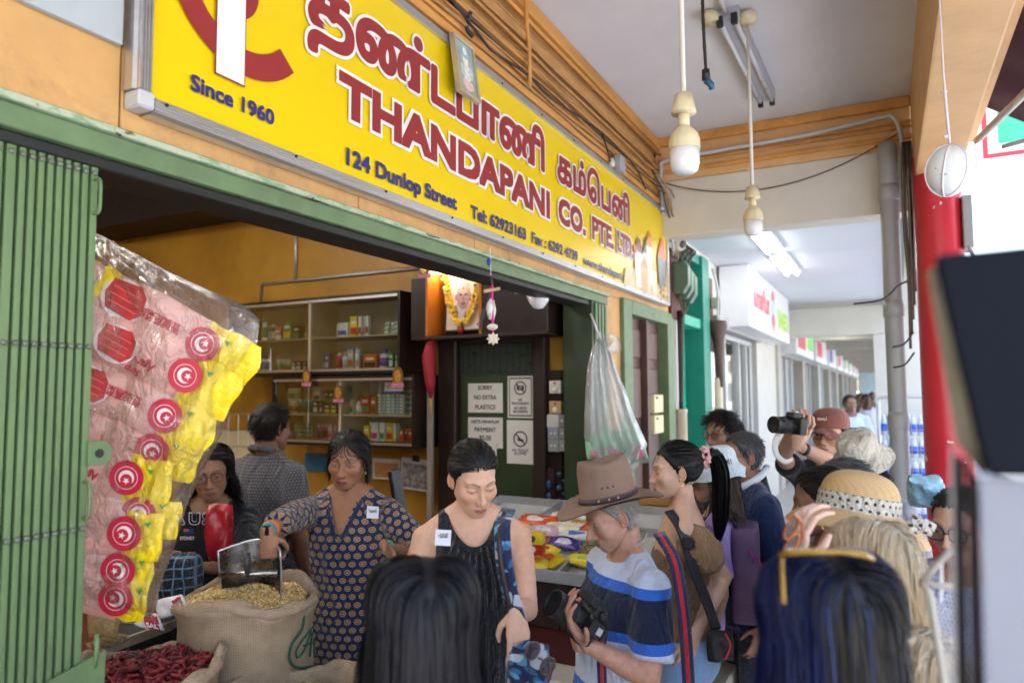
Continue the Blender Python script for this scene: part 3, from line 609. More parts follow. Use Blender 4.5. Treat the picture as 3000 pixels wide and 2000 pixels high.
# ------------------------------------------------------------------ lamps
m_lampw = M('yellowed lamp plastic', '#d3c7a2', .4, .07, 20, .2, (.3, .2, .1)); m_bulb = M('opal bulb', '#dfe0e2', .25, .02)
m_pole = M('white painted pole', '#cfccc2', .4, .04, 9, .5, (.2, .13, .07))
def pendant(px, py, d, label, lk=1.0):
    b = atD(px, py, d); L = thing('pendant_lamp', label, 'lamp', b, 0, 'unlit pendant lamps under the walkway ceiling')
    k = lk
    MB().lathe([(.0, 0), (.03*k, .001), (.044*k, .012), (.05*k, .035), (.051*k, .085)], n=28).build('bulb', m_bulb, L, smooth=True)
    mb = MB(); prof = [(.053, .085), (.052, .115), (.045, .14), (.03, .158), (.022, .165)]; n = 36; vs = []
    for r, z in prof:
        for i in range(n): a = 2*math.pi*i/n; rr_ = r*(1+(.035 if i % 3 == 0 else 0)); vs.append((rr_*k*math.cos(a), rr_*k*math.sin(a), z))
    mb.add(vs, [(j*n+i, j*n+(i+1) % n, (j+1)*n+(i+1) % n, (j+1)*n+i) for j in range(len(prof)-1) for i in range(n)]+[tuple(range(n-1, -1, -1))])
    mb.build('ribbed_cap', m_lampw, L)
    MB().lathe([(.019*k, .165), (.019*k, .215)], n=16).build('neck', m_lampw, L, smooth=True)
    MB().lathe([(.043*k, .213), (.043*k, .218), (.03*k, .28), (.008, .281)], n=28).build('collar', m_lampw, L, smooth=True); smooth_angle(L.children[-1])
    zt = 3.935-b.z
    MB().lathe([(.0095*k, .28), (.0095*k, zt)], n=12).build('pole', m_pole, L, smooth=True)
    MB().lathe([(.05, zt-.03), (.055, zt-.001)], n=20).build('ceiling_rose', m_lampw, L)
    return L
pendant(2007, 510, 2.45, 'white pendant bulb with ribbed cap on a long pole, the lower one')
pendant(2208, 690, 4.0, 'white pendant bulb with ribbed cap on a pole before the cross beam', 1.0)
pg = thing('cable_end', 'frayed black cable with a blue connector dangling from the walkway ceiling', 'cable', (0, 0, 0))
pp = [atD(2058, -10, 2.9), atD(2060, 60, 2.9), atD(2063, 120, 2.9), atD(2067, 190, 2.9), atD(2068, 215, 2.9)]
top = Vector((pp[0].x, pp[0].y, 3.935)); part(MB().tube(spline([top]+pp, 5), .0065, 6), 'cable', m_blackcable, pg, smooth=True)
part(MB().tube([atD(2067, 205, 2.9), atD(2069, 235, 2.9)], [.016, .018], 8), 'boot', m_blackcable, pg, smooth=True)
part(MB().tube([atD(2069, 235, 2.9), atD(2084, 250, 2.9), atD(2086, 262, 2.9)], [.016, .014, .012], 8), 'connector', M('blue connector', '#2c5a7c', .4), pg, smooth=True)
for k in range(14):
    q = pp[0].lerp(pp[3], k/14); part(MB().tube([q, q+Vector((.012*rc.uniform(-1, 1), .012*rc.uniform(-1, 1), -.012))], .0012, 4), 'frayed_tape', m_blackcable, pg)
# unlit tube fitting on the ceiling
fx = thing('tube_light', 'unlit grey twin tube fitting on the walkway ceiling', 'light fitting', (0, 0, 3.9))
q0, q1 = atZ(2130, 60, 3.86), atZ(2245, 300, 3.86); q0.z = q1.z = 3.86; dirv = (q1-q0).normalized(); sd = dirv.cross(Vector((0, 0, 1)))
part(MB().bar(q0+Vector((0, 0, .045)), q1+Vector((0, 0, .045)), .13, .07), 'body', M('grey fitting', '#a9a9ae', .5, .06, 6, .3), fx, bevel=.004)
for s in (-1, 1):
    part(MB().tube([q0+sd*s*.04, q1+sd*s*.04], .014, 10), 'tube', M('dead tube', '#cfd0d4', .3, .02), fx, smooth=True)
    for e in (q0, q1): part(MB().cbox(e+sd*s*.04, (.035, .035, .06)), 'holder', m_blackcable, fx, bevel=.004)
for off in (-.1, .12): part(MB().lathe([(.05, -.035), (.055, 0), (.035, .03)], n=14, c=atZ(2130+off*500, 50, 3.9)), 'ceiling_box', m_lampw, fx, smooth=True)
part(MB().tube([atZ(2128, 45, 3.9), atZ(2095, -40, 3.9)], .012, 8), 'conduit', m_pole, fx, smooth=True)
# lit twin tubes in the next bay
m_lit = M('lit tube', (1, 1, 1), .3, 0, emit=2.6)
def litpair(pts, label, z=3.2):
    t = thing('tube_light', label, 'light fitting', (0, 0, z), 0, 'lit tube lights')
    for k, (a, b) in enumerate(pts):
        a, b = Vector(a), Vector(b); part(MB().tube([a, b], .018, 10), 'lit_tube', m_lit, t, smooth=True)
    a = (Vector(pts[0][0])+Vector(pts[-1][0]))/2; b = (Vector(pts[0][1])+Vector(pts[-1][1]))/2
    part(MB().bar(a+Vector((0, -.05, .035)), b+Vector((0, .05, .035)), .2, .03), 'tray', m_ceil2, t, bevel=.004)
    return t
x0 = -1.02
litpair([((x0, 6.5, 3.17), (x0, 7.6, 3.17)), ((x0+.11, 6.55, 3.17), (x0+.11, 7.85, 3.17))], 'lit twin tube light nearest the cross beam under the white ceiling')
litpair([((x0, 8.0, 3.17), (x0, 9.2, 3.17)), ((x0+.11, 8.0, 3.17), (x0+.11, 9.2, 3.17))], 'lit twin tube light farther under the white ceiling')
litpair([((-.95, 16, 3.1), (-.95, 17.2, 3.1)), ((-.83, 16, 3.1), (-.83, 17.2, 3.1))], 'small lit tube pair beyond the white arch', 3.1)

# ------------------------------------------------------------------ white float hanging on a ribbon
fl = thing('hanging_float', 'white scuffed foam ball tied up with ribbon hanging from the orange beam', 'float', (0, 0, 0))
fc = atD(2777, 500, 2.55)
M_f = NT('scuffed foam'); v = M_f.coord(); nn = M_f.noise(v, 14, 6, .7); M_f.l(M_f.mix(M_f.ramp(nn, [(.60, 0.), (.63, .8)]), srgb('#d6d8d6'), srgb('#8b8a88')), M_f.b.inputs['Base Color']); M_f.set(Roughness=.7); M_f.bump(nn, .2, .004)
part(MB().ball(fc, (.073, .073, .09), 28, 20, Euler((.12, .15, 0)).to_matrix()), 'ball', M_f.m, fl, smooth=True)
m_rib = M('white ribbon', '#d8d0d6', .5, .05)
for a in (.3, 1.35, 2.4):
    e = [Vector((.0745*math.cos(t)*math.cos(a), .0745*math.cos(t)*math.sin(a), .0915*math.sin(t))) for t in np.linspace(-math.pi/2, math.pi*1.5, 33)]
    part(MB().tube([fc+Euler((.12, .15, 0)).to_matrix() @ q for q in e], .0035, 6, cap=False), 'ribbon_loop', m_rib, fl, smooth=True)
hk = Vector((fc.x-.005, fc.y-.02, 3.75))
part(MB().tube([fc+Vector((.01, 0, .088)), fc+Vector((.005, -.004, .2)), fc+Vector((0, -.008, .36)), hk], [.004, .0055, .0035, .003], 6), 'ribbon', m_rib, fl, smooth=True)
for dz in (.125, .29): part(MB().ball(fc+Vector((0, 0, dz)), (.011, .006, .008), 8, 6), 'knot', m_rib, fl, smooth=True)

# ------------------------------------------------------------------ awning and what stands past the column
aw = thing('awning', 'dark burgundy canvas awning on white arms over the kerb', 'awning', (.6, 3, 3.5))
m_aw = M('burgundy canvas', '#43202f', .8, .1, 5, .3, (.15, .1, .12), .3, 90)
part(MB().grid(lambda u, v: (.55+1.6*u, 1.6+3.7*v, 3.6-.95*u-.05*math.sin(u*3.1)+.012*math.sin(v*40)), 14, 60), 'canvas', m_aw, aw, smooth=True)
part(MB().grid(lambda u, v: (.55+1.6*u, 1.6+3.7*v, 3.607-.95*u-.05*math.sin(u*3.1)+.012*math.sin(v*40)), 14, 60, True), 'canvas_face', m_aw, aw, smooth=True)
for y in (1.7, 5.1): part(MB().tube([(.56, y, 2.9), (2.1, y, 2.66)] if y < 5 else [atY(2862, 412, 5.2), atY(3005, 272, 4.6), atY(3200, 90, 4.0)], .022, 10), 'arm', m_white, aw, smooth=True)
part(MB().tube([(2.15, 1.6, 2.63), (2.15, 5.3, 2.63)], .02, 10), 'front_bar', m_white, aw, smooth=True)
part(MB().tube(spline([(.9, 4.4, 3.35), (.85, 4.3, 3.15), (.72, 4.35, 3.05), (.6, 4.5, 3.06)], 5), .012, 8), 'cord', m_cabw, aw, smooth=True)
# green and white sign beyond the column
gsn = thing('street_sign', 'green and white shop sign with a red border beyond the red column', 'sign', (1.3, 8, 3.4))
def gsp(px, py, y=7.6): return atY(px, py, y)
a0 = gsp(2862, 488)+Vector((0, 0, .12)); 
def gbox(u0, v0, u1, v1, h0, h1, name, mat): return part(MB().box((a0.x+u0, a0.y+h0, a0.z+v0), (a0.x+u1, a0.y+h1, a0.z+v1)), name, mat, gsn, bevel=.004)
gbox(0, -.12, 2.2, 1.2, .0, .25, 'case', m_alu); gbox(.05, -.06, 2.1, 1.1, -.004, .0, 'border', M('sign red', '#c2303c', .4)); gbox(.09, -.02, 2.05, 1.06, -.008, -.004, 'white_field', M('white acrylic', '#dfe1e4')); gbox(.17, .06, 2.0, 1.0, -.012, -.008, 'green_field', M('sign green', '#3fa886', .4))
wb = thing('wall_box', 'grey equipment box with a looped cable on the street side of the red column', 'box', (.6, 5.8, 2.7))
part(MB().box((.50, 5.6, 2.72), (.56, 5.85, 3.08)), 'box', m_greypl, wb, bevel=.006)
part(MB().tube(spline([(.53, 5.6, 2.72), (.56, 5.6, 2.62), (.57, 5.6, 2.55), (.55, 5.6, 2.42)], 5), .012, 8), 'cable', m_cabw, wb, smooth=True)
# loose wires by the downpipe
lw = thing('loose_wires', 'black cable bundle with loose ends between the downpipe and the red column', 'cables', (.16, 5.7, 2))
for k in range(5): part(MB().tube(spline([(.165+.012*k, 5.6, 3.5), (.16+.012*k+rc.uniform(-.01, .01), 5.6, 3.0), (.165+.01*k, 5.6, 2.5), (.16+.012*k, 5.6, 2.05+.1*k)], 6), .009, 6), 'cable', m_blackcable if k % 2 else m_cabd, lw, smooth=True)
for z, l in ((2.52, .26), (2.16, .14), (2.02, .12)): part(MB().tube(spline([(.17, 5.58, z), (.1, 5.52, z-.04), (.0, 5.5, z-.13), (-.05-l*.5, 5.5, z-.15)] if l > .2 else [(.18, 5.58, z), (.12, 5.54, z-.08), (.05, 5.52, z-.1)], 6), .007, 6), 'loose_end', m_blackcable, lw, smooth=True)
# ------------------------------------------------------------------ inside the spice shop: cabinets, door, shrine
m_cab_dark = M('dark laminate', '#251a19', .35, .2, 10, .15, stretch=(1, 1, .2)); m_cab_in = M('cream laminate', '#b3a78c', .6, .05)
def W2(x, y): return 650+x*.4464, 700+y*.4464
def W3(x, y): return 1200+x*.4464, 700+y*.4464
CY = 4.2
def cabinet(name, label, xl, xr, zb, zt, div, shelves, plain_left=False):
    c = thing(name, label, 'cabinet', ((xl+xr)/2, CY+.15, zb)); t = .022
    part(MB().box((xl, CY, zt-t), (xr, 4.555, zt)), 'top', m_cab_dark, c); part(MB().box((xl, CY, zb), (xr, 4.555, zb+t)), 'bottom', m_cab_dark, c)
    part(MB().box((xl, CY, zb+t), (xl+t, 4.555, zt-t)), 'side', m_cab_dark, c); part(MB().box((xr-t, CY, zb+t), (xr, 4.555, zt-t)), 'side', m_cab_dark, c)
    part(MB().box((xl+t, 4.535, zb+t), (xr-t, 4.555, zt-t)), 'back', m_cab_in, c)
    part(MB().box((div-.012, CY+.005, zb+t), (div+.012, 4.535, zt-t)), 'divider', m_cab_in, c)
    for z in shelves:
        part(MB().box((xl+t, CY+.03, z-.012), (div-.012, 4.535, z)), 'shelf', m_cab_in, c); part(MB().box((div+.012, CY+.03, z-.012), (xr-t, 4.535, z)), 'shelf', m_cab_in, c)
    for z in (zb+t, zt-t-.018): part(MB().box((xl+t, CY-.006, z), (xr-t, CY+.026, z+.018)), 'rail', m_alu, c)
    xs = [xl+t, (xl+div)/2+.03, div, (div+xr)/2+.03, xr-t]
    for k in range(4): part(MB().box((xs[k]+.003, CY+(.004 if k % 2 else .014), zb+t+.018), (xs[k+1]-.003, CY+(.008 if k % 2 else .018), zt-t-.018)), 'glass_door', m_glass, c)
    return c
ux0, ux1 = atY(672, 892, CY).x, atY(1172, 850, CY).x; uz1, uz0 = atY(1168, 850, CY).z, atY(1168, 1092, CY).z
udiv = atY(*W2(572, 500), CY).x
ush = atY(*W2(850, 640), CY+.1).z
cabinet('wall_cabinet', 'upper dark wall cabinet with sliding glass doors over the ochre wall', ux0, ux1, uz0, uz1, udiv, [ush])
lx0, lx1 = atY(*W2(330, 1000), CY).x, atY(*W2(1262, 1000), CY).x; lz1, lz0 = uz0-.012, atY(1208, 1316, CY).z
ldiv = atY(*W2(770, 1100), CY).x; lsh = atY(*W2(850, 1148), CY+.1).z
cabinet('wall_cabinet', 'lower dark wall cabinet with sliding glass doors hung under the upper one', lx0, lx1, lz0, lz1, ldiv, [lsh])

# goods on the shelves: (kind, zoomed x0, y0, x1, y1, main colour, label colour, words)
shelf_z = {'uu': ush, 'ul': uz0+.022+.018, 'lu': lsh, 'll': lz0+.022+.018}
shelf_w = {'uu': 'top shelf of the upper cabinet', 'ul': 'bottom shelf of the upper cabinet', 'lu': 'top shelf of the lower cabinet', 'll': 'bottom shelf of the lower cabinet'}
CN = {'w': ('white', '#d9d9d6'), 'g': ('green', '#3f8a45'), 'r': ('red', '#b9352c'), 'k': ('black', '#22221f'), 'y': ('yellow', '#d9c02a'), 'o': ('orange', '#b9642a'), 'b': ('blue', '#3a5fae'), 'p': ('purple', '#6a4fa0'), 'm': ('pink', '#c93a7a'), 't': ('teal', '#2f7f7a'), 'c': ('cream', '#c9bf9a'), 's': ('silver', '#aeb4b8'), 'n': ('brown', '#6b4a30'), 'l': ('pale pink', '#d9a9bd')}
NUM = ['one', 'two', 'three', 'four', 'five', 'six']; ORD = ['first', 'second', 'third', 'fourth', 'fifth', 'sixth']
def pk(shelf, kind, x0, y0, x1, y1, a, b, n=1, z=None, row=None):
    for k in range(n):
        xa = x0+(x1-x0)*k/n; xb = x0+(x1-x0)*(k+1)/n-(x1-x0)*.04
        yf = CY+.09+.03*((k*7+int(x0)) % 3)
        pa = atY(*W2(xa, y1), yf); pb = atY(*W2(xb, y0), yf); zb = z if z is not None else shelf_z[shelf]; h = max(.03, pb.z-pa.z); w = pb.x-pa.x
        nm = {'box': 'carton', 'bottle': 'bottle', 'jar': 'jar', 'pouch': 'pouch'}[kind]
        t = thing(nm, (('%s %s with %s print on the %s' % (CN[a][0], nm, CN[b][0], shelf_w[shelf])) if n == 1 and z is None else '%s %s, %s print, %s%s, %s from the divider' % (CN[a][0], nm, CN[b][0], shelf_w[shelf].replace(' of the', ','), ', layer '+NUM[row] if row is not None else '', ORD[k])), nm, ((pa.x+pb.x)/2, yf+w/2, zb), 0, 'goods on the %s' % shelf_w[shelf])
        ma = M('pk '+CN[a][0], CN[a][1], .4, .06, 20); mb_ = M('pk '+CN[b][0], CN[b][1], .4, .06, 20); d = min(w, .1)
        if kind in ('box', 'pouch'):
            MB().box((-w/2, -d/2, 0), (w/2, d/2, h)).build('body', ma, t, bevel=.002 if kind == 'box' else .015, seg=2)
            MB().box((-w*.42, -d/2-.001, h*.12), (w*.42, -d/2, h*.45)).build('print_panel', mb_, t)
            MB().box((-w*.3, -d/2-.0012, h*.62), (w*.3, -d/2, h*.78)).build('print_band', M('pk white', '#d9d9d6'), t)
        else:
            r = w/2*.92
            MB().lathe([(r*.9, 0), (r, .005), (r, h*.72), (r*.5, h*.82)], n=14).build('body', ma, t, smooth=True); smooth_angle(t.children[-1])
            MB().lathe([(r*1.01, h*.15), (r*1.01, h*.58)], n=14).build('print_band', mb_, t, smooth=True)
            MB().lathe([(r*(.55 if kind == 'bottle' else .95), h*.78), (r*(.5 if kind == 'bottle' else .95), h)], n=14).build('cap', M('pk white', '#d9d9d6') if a != 'w' else mb_, t, smooth=True)
pk('uu', 'bottle', 255, 500, 285, 655, 'w', 'g'); pk('uu', 'bottle', 290, 540, 342, 655, 'g', 'w', 1); pk('uu', 'box', 347, 565, 392, 655, 'r', 'w'); pk('uu', 'box', 398, 525, 455, 655, 'g', 'y'); pk('uu', 'box', 465, 550, 510, 645, 'k', 'g'); pk('uu', 'box', 515, 595, 555, 645, 'c', 'y')
pk('uu', 'box', 750, 535, 825, 632, 'w', 'b'); pk('uu', 'box', 838, 488, 890, 625, 'y', 'r'); pk('uu', 'box', 895, 490, 965, 622, 'w', 'r', 3)
for rw in range(3): pk('uu', 'box', 1072, 590, 1155, 612, 'w', 'g', 3, ush+.033*rw, rw)
pk('ul', 'bottle', 120, 755, 180, 860, 'w', 's', 2); pk('ul', 'bottle', 185, 722, 237, 858, 'w', 'b'); pk('ul', 'bottle', 240, 758, 305, 858, 'w', 'b', 2); pk('ul', 'jar', 345, 775, 445, 850, 'c', 'g', 3); pk('ul', 'pouch', 455, 790, 555, 853, 'k', 'w', 3)
pk('ul', 'box', 610, 740, 705, 850, 'p', 'w', 3); pk('ul', 'bottle', 738, 738, 775, 848, 'm', 'r'); pk('ul', 'bottle', 780, 740, 815, 848, 'w', 's'); pk('ul', 'box', 822, 718, 905, 848, 's', 'o', 2); pk('ul', 'box', 918, 750, 1010, 846, 'o', 'k'); pk('ul', 'bottle', 1015, 718, 1080, 842, 'w', 'p'); pk('ul', 'box', 1095, 730, 1155, 840, 'g', 'w', 2)
pk('lu', 'jar', 370, 1032, 480, 1115, 'c', 'n', 3); pk('lu', 'bottle', 483, 1035, 590, 1128, 't', 'k', 3); pk('lu', 'box', 597, 1040, 660, 1130, 'k', 'w', 2); pk('lu', 'box', 668, 1065, 755, 1130, 'k', 'y', 2)
pk('lu', 'jar', 380, 945, 500, 1025, 'c', 'g', 3, lsh+.105); pk('lu', 'box', 600, 965, 645, 1040, 's', 'k', 1, lsh+.10); pk('lu', 'box', 665, 970, 735, 1060, 'k', 'g', 2, lsh+.075)
pk('lu', 'box', 815, 1035, 862, 1130, 'c', 't', 2); pk('lu', 'bottle', 868, 1045, 905, 1130, 's', 'w'); pk('lu', 'box', 908, 1015, 970, 1135, 'r', 'g'); pk('lu', 'box', 975, 1018, 1012, 1133, 'o', 'n')
for rw in range(6): pk('lu', 'box', 1018, 1118, 1195, 1138, 'w', 'g', 6, lsh+.024*rw, rw)
for rw in range(5): pk('lu', 'box', 1205, 1112, 1250, 1138, 't', 'w', 2, lsh+.042*rw, rw)
pk('ll', 'box', 415, 1275, 465, 1310, 'b', 'r'); 
for rw in range(3): pk('ll', 'jar', 470, 1280, 590, 1312, 'w', 'g', 6, lz0+.04+.036*rw, rw)
pk('ll', 'bottle', 615, 1220, 690, 1315, 'm', 'k', 3); pk('ll', 'box', 694, 1216, 755, 1312, 'l', 'm', 2); pk('ll', 'box', 930, 1225, 965, 1325, 'y', 'o', 1); pk('ll', 'box', 970, 1215, 1025, 1335, 'w', 'm'); pk('ll', 'box', 1030, 1215, 1070, 1335, 'w', 'g'); pk('ll', 'box', 1075, 1215, 1122, 1338, 'y', 'r'); pk('ll', 'box', 1126, 1218, 1160, 1338, 'w', 'y', 2); pk('ll', 'box', 1165, 1255, 1250, 1340, 'o', 'r', 3)
def sheet(name, label, cat, W, x0, y0, x1, y1, yp, col, tilt=0, th=.002, rough=.7):
    a, b = atY(*W(x0, y1), yp), atY(*W(x1, y0), yp); t = thing(name, label, cat, ((a.x+b.x)/2, yp, (a.z+b.z)/2)); w, h = b.x-a.x, b.z-a.z
    t.rotation_euler = (0, tilt, 0); MB().box((-w/2, -th, -h/2), (w/2, 0, h/2)).build('sheet', M('paper '+col, col, rough, .06, 6, .15, (.5, .45, .35)), t); return t, w, h
def ptxt(t, body, x, z, size, mat, width=None, bold=.0006, align='CENTER', name='lettering'):
    return text(name, body, mat, t, (x, -.0026, z), (1, 0, 0), (0, 0, 1), size, .0001, bold, width, align)
m_ink = M('black ink', (.03, .03, .03), .6, 0); m_inkr = M('red ink', '#c0303a', .6, 0); m_inkb = M('blue ink', '#2f58a8', .6, 0)
t, w, h = sheet('card_notice', 'white payment card notice with red and blue bands in the lower cabinet', 'notice', W2, 1070, 925, 1190, 1010, CY+.06, '#d8d6d2')
MB().box((-w/2, -.004, h*.36), (w/2, -.0022, h*.5)).build('red_band', m_inkr, t); MB().box((-w/2, -.004, -h*.5), (w/2, -.0022, -h*.36)).build('blue_band', m_inkb, t); ptxt(t, 'NETS  NETS', 0, -.02, .05, M('faint red ink', '#c98a8a', .6), w*.8)

# paper and gilt charms hung from the cabinets
for k, (x, y, s, wd) in enumerate(((556, 905, 1., 'from the rail of the upper cabinet'), (1155, 900, 1.1, 'in orange gilt under the upper cabinet'), (765, 1010, 1., 'oval, in front of the lower cabinet'), (1328, 185, 1.1, 'beside the lamp-lit shrine'))):
    p = atY(*W2(x, y), CY-.04); t = thing('hanging_charm', 'small paper charm with gilt centre hung '+wd, 'charm', p, 0, 'paper charms')
    k1 = s*.055
    MB().prism([(k1*.8*math.cos(a), k1*1.15*math.sin(a)) for a in np.linspace(0, 2*math.pi, 15)[:-1]], lambda u, v, h: (u, h, v), -.003, .003).build('back_card', M('charm red', ['#6b4a2a', '#c9762a', '#7a5a2a', '#7a5560'][k], .5, .2, 50), t)
    MB().prism([(k1*.5*math.cos(a), k1*.8*math.sin(a)) for a in np.linspace(0, 2*math.pi, 13)[:-1]], lambda u, v, h: (u, h, v), -.006, -.0032).build('gilt_centre', M('charm gilt', '#c99a3a', .35, .3, 60, metal=.5), t)
    MB().box((-k1*.9, -.004, -k1*1.3), (k1*.9, .004, -k1*.8)).build('foot', M('charm pink', '#b06a8a', .5, .2), t, bevel=.002)
    MB().tube([(0, 0, k1), (0, .02, k1+.04)], .0015, 5).build('thread', m_blackcable, t)

# wall conduits
cw = thing('wall_conduit', 'grey conduit run across the ochre wall above the cabinets', 'conduit', (-4, 4.54, 2.8))
g = lambda x, y: atY(*W2(x, y), 4.545)
part(MB().tube([g(258, 420), g(262, 300), g(480, 275), g(1290, 190)], .014, 8), 'run', m_steel, cw, smooth=True); part(MB().tube([g(483, 272), g(487, -140)], .013, 8), 'riser', m_steel, cw, smooth=True)

# green store door with notices
DY = 4.53
dr = thing('store_door', 'dark green inner door with a wired glass light and paper notices', 'door', (-2.5, DY, 0))
dx0, dx1 = atY(*W3(335, 900), DY).x, atY(*W3(830, 900), DY).x; dz1 = atY(*W3(500, 690), DY).z; dzg = atY(*W3(500, 892), DY).z
part(MB().box((dx0, DY, .12), (dx1, DY+.03, dzg-.01)), 'leaf', M('bottle green paint', '#2c3d22', .5, .15, 6, .2), dr)
part(MB().box((dx0, DY, dzg-.0095), (dx1, DY+.03, dz1)), 'glass_light', M('dim wired glass', '#35403c', .3, .1, 5), dr)
nx = 12
for k in range(nx): x = dx0+.02+(dx1-dx0-.04)*k/(nx-1); part(MB().box((x-.002, DY-.004, dzg), (x+.002, DY, dz1)), 'wire', m_blackcable, dr)
for k in range(4): z = dzg+.02+(dz1-dzg-.03)*k/3; part(MB().box((dx0, DY-.005, z-.002), (dx1, DY-.0005, z+.002)), 'wire', m_blackcable, dr)
for a, b in ((dx0-.16, dx0-.002), (dx1+.002, dx1+.10)): part(MB().box((a, DY-.07, .12), (b, DY+.03, dz1+.12)), 'jamb', m_dark, dr, bevel=.01)
part(MB().box((dx0-.001, DY-.06, dz1+.001), (dx1+.001, DY+.03, dz1+.12)), 'head', m_dark, dr)
def notice(W, x0, y0, x1, y1, label): return sheet('notice', label, 'notice', W, x0, y0, x1, y1, DY-.004, '#cfcdc6')
t, w, h = notice(W3, 385, 945, 612, 1137, 'white paper notice SORRY NO EXTRA PLASTICS on the green door')
for i, s in enumerate(('SORRY', 'NO EXTRA', 'PLASTICS')): ptxt(t, s, 0, h*(.28-.33*i), .044, m_ink, w*(.42, .64, .58)[i], .0012)
t, w, h = notice(W3, 385, 1172, 612, 1365, 'white paper notice about minimum card payment on the green door')
for i, s in enumerate(('NETS MINIMUM', 'PAYMENT', '$5.00')): ptxt(t, s, 0, h*(.31-.28*i), (.032, .044, .05)[i], m_ink, w*(.8, .62, .34)[i], .001)
MB().box((w*.02, -.0045, -h*.5), (w*.34, -.0022, -h*.36)).build('red_sticker', m_inkr, t)
t, w, h = notice(W3, 512, 1342, 574, 1432, 'small white and blue payment sticker below the payment notice'); MB().box((-w/2, -.004, -h*.5), (w/2, -.0022, -h*.36)).build('blue_band', m_inkb, t); t.location.y -= .004
def ring_ban(t, cx, cz, r):
    n = 28; mb = MB(); o = [(cx+r*math.cos(a), cz+r*math.sin(a)) for a in np.linspace(0, 2*math.pi, n+1)[:-1]]; i_ = [(cx+r*.82*math.cos(a), cz+r*.82*math.sin(a)) for a in np.linspace(0, 2*math.pi, n+1)[:-1]]
    mb.add([(x, -.0032, z) for x, z in o]+[(x, -.0032, z) for x, z in i_], [(k, (k+1) % n, n+(k+1) % n, n+k) for k in range(n)]); mb.build('ban_ring', m_ink, t)
    MB().bar((cx-r*.62, -.0036, cz+r*.62), (cx+r*.62, -.0036, cz-r*.62), r*.17, .0004, (0, 1, 0)).build('ban_slash', m_ink, t)
t, w, h = notice(W3, 645, 897, 812, 1172, 'white NO PHOTOGRAPHY sign with a crossed out camera on the green door')
for (a, b, c, d) in ((-.44, -.46, -.41, .46), (.41, -.46, .44, .46), (-.41, .43, .41, .46), (-.41, -.46, .41, -.43)): MB().box((a*w, -.003, b*h), (c*w, -.0022, d*h)).build('border', m_ink, t)
ring_ban(t, 0, h*.21, w*.24); MB().box((-w*.14, -.003, h*.16), (w*.14, -.0024, h*.27)).build('camera_mark', m_ink, t)
MB().lathe([(w*.05, 0), (w*.05, .0004)], n=14, c=(0, -.0032, h*.215), M=Matrix.Rotation(math.pi/2, 3, 'X')).build('lens_mark', M('paper #cfcdc6', '#cfcdc6'), t)
for i, s in enumerate(('NO', 'PHOTOGRAPHY', 'NO VIDEO', 'RECORDING')): ptxt(t, s, 0, h*(-.10, -.185, -.295, -.375)[i], .026, m_ink, w*(.16, .68, .5, .56)[i], .0008)
t, w, h = notice(W3, 640, 1190, 818, 1470, 'white NO TROLLEY ALLOWED sign with a crossed out trolley on the green door')
ring_ban(t, 0, h*.07, w*.26); MB().prism([(-.1*w, .03*h), (.12*w, .0*h), (.12*w, .05*h), (-.02*w, .09*h), (-.1*w, .1*h)], lambda u, v, q: (u, -.003+q, v), 0, .0005).build('trolley_mark', m_ink, t)
for i, s in enumerate(('NO TROLLEY', 'ALLOWED')): ptxt(t, s, 0, h*(-.22, -.29)[i], .028, M('grey ink', '#6a6a6a', .6), w*(.6, .46)[i], .0008)
# switches on a dark board right of the door
sbx0, sbx1 = atY(*W3(912, 900), DY).x-.02, -1.992
part(MB().box((sbx0, DY-.02, .12), (sbx1, 4.559, atY(*W3(950, 862), DY).z)), 'wall_lining', m_cab_dark)
for k, (x0, y0, x1, y1, c, wd) in enumerate(((928, 928, 1003, 1013, '#c9c6bd', 'white key switch'), (928, 1062, 1005, 1145, '#b99a62', 'yellowed key switch'), (912, 1150, 988, 1233, '#c2c0b8', 'blank white plate'), (992, 1152, 1056, 1230, '#7f8384', 'grey double switch in the upper row'), (918, 1236, 988, 1309, '#8a90a0', 'blue grey socket outlet'), (992, 1236, 1058, 1309, '#7f8384', 'grey double switch in the middle row'), (920, 1314, 988, 1392, '#8f9192', 'grey triple switch in the bottom row'), (992, 1316, 1060, 1390, '#8f9192', 'grey single switch in the bottom row'))):
    a, b = atY(*W3(x0, y1), DY-.03), atY(*W3(x1, y0), DY-.03); w, h = b.x-a.x, b.z-a.z
    t = thing('wall_switch', wd+' on the dark panel beside the green door', 'switch', ((a.x+b.x)/2, DY-.02, (a.z+b.z)/2))
    MB().box((-w/2, -.04, -h/2), (w/2, 0, h/2)).build('plate', M('sw'+c, c, .45, .05, 20, .2), t, bevel=.005, seg=2)
    if 'key' in wd: MB().lathe([(w*.22, 0), (w*.22, .004), (w*.12, .006)], n=14, c=(0, -.04, -h*.18), M=Matrix.Rotation(math.pi/2, 3, 'X')).build('key_dial', M('dial', '#d9d6cc', .4), t, smooth=True); MB().box((-w*.1, -.0412, h*.2), (w*.1, -.04, h*.38)).build('red_mark', m_inkr, t)
    else:
        for j in range(0 if 'blank' in wd else (1 if 'single' in wd else 2)): MB().cbox(((-.18+.36*j)*w, -.041, 0), (w*.2, .008, h*.22)).build('rocker', M('ivory', '#c9c3ae', .4), t, bevel=.002)
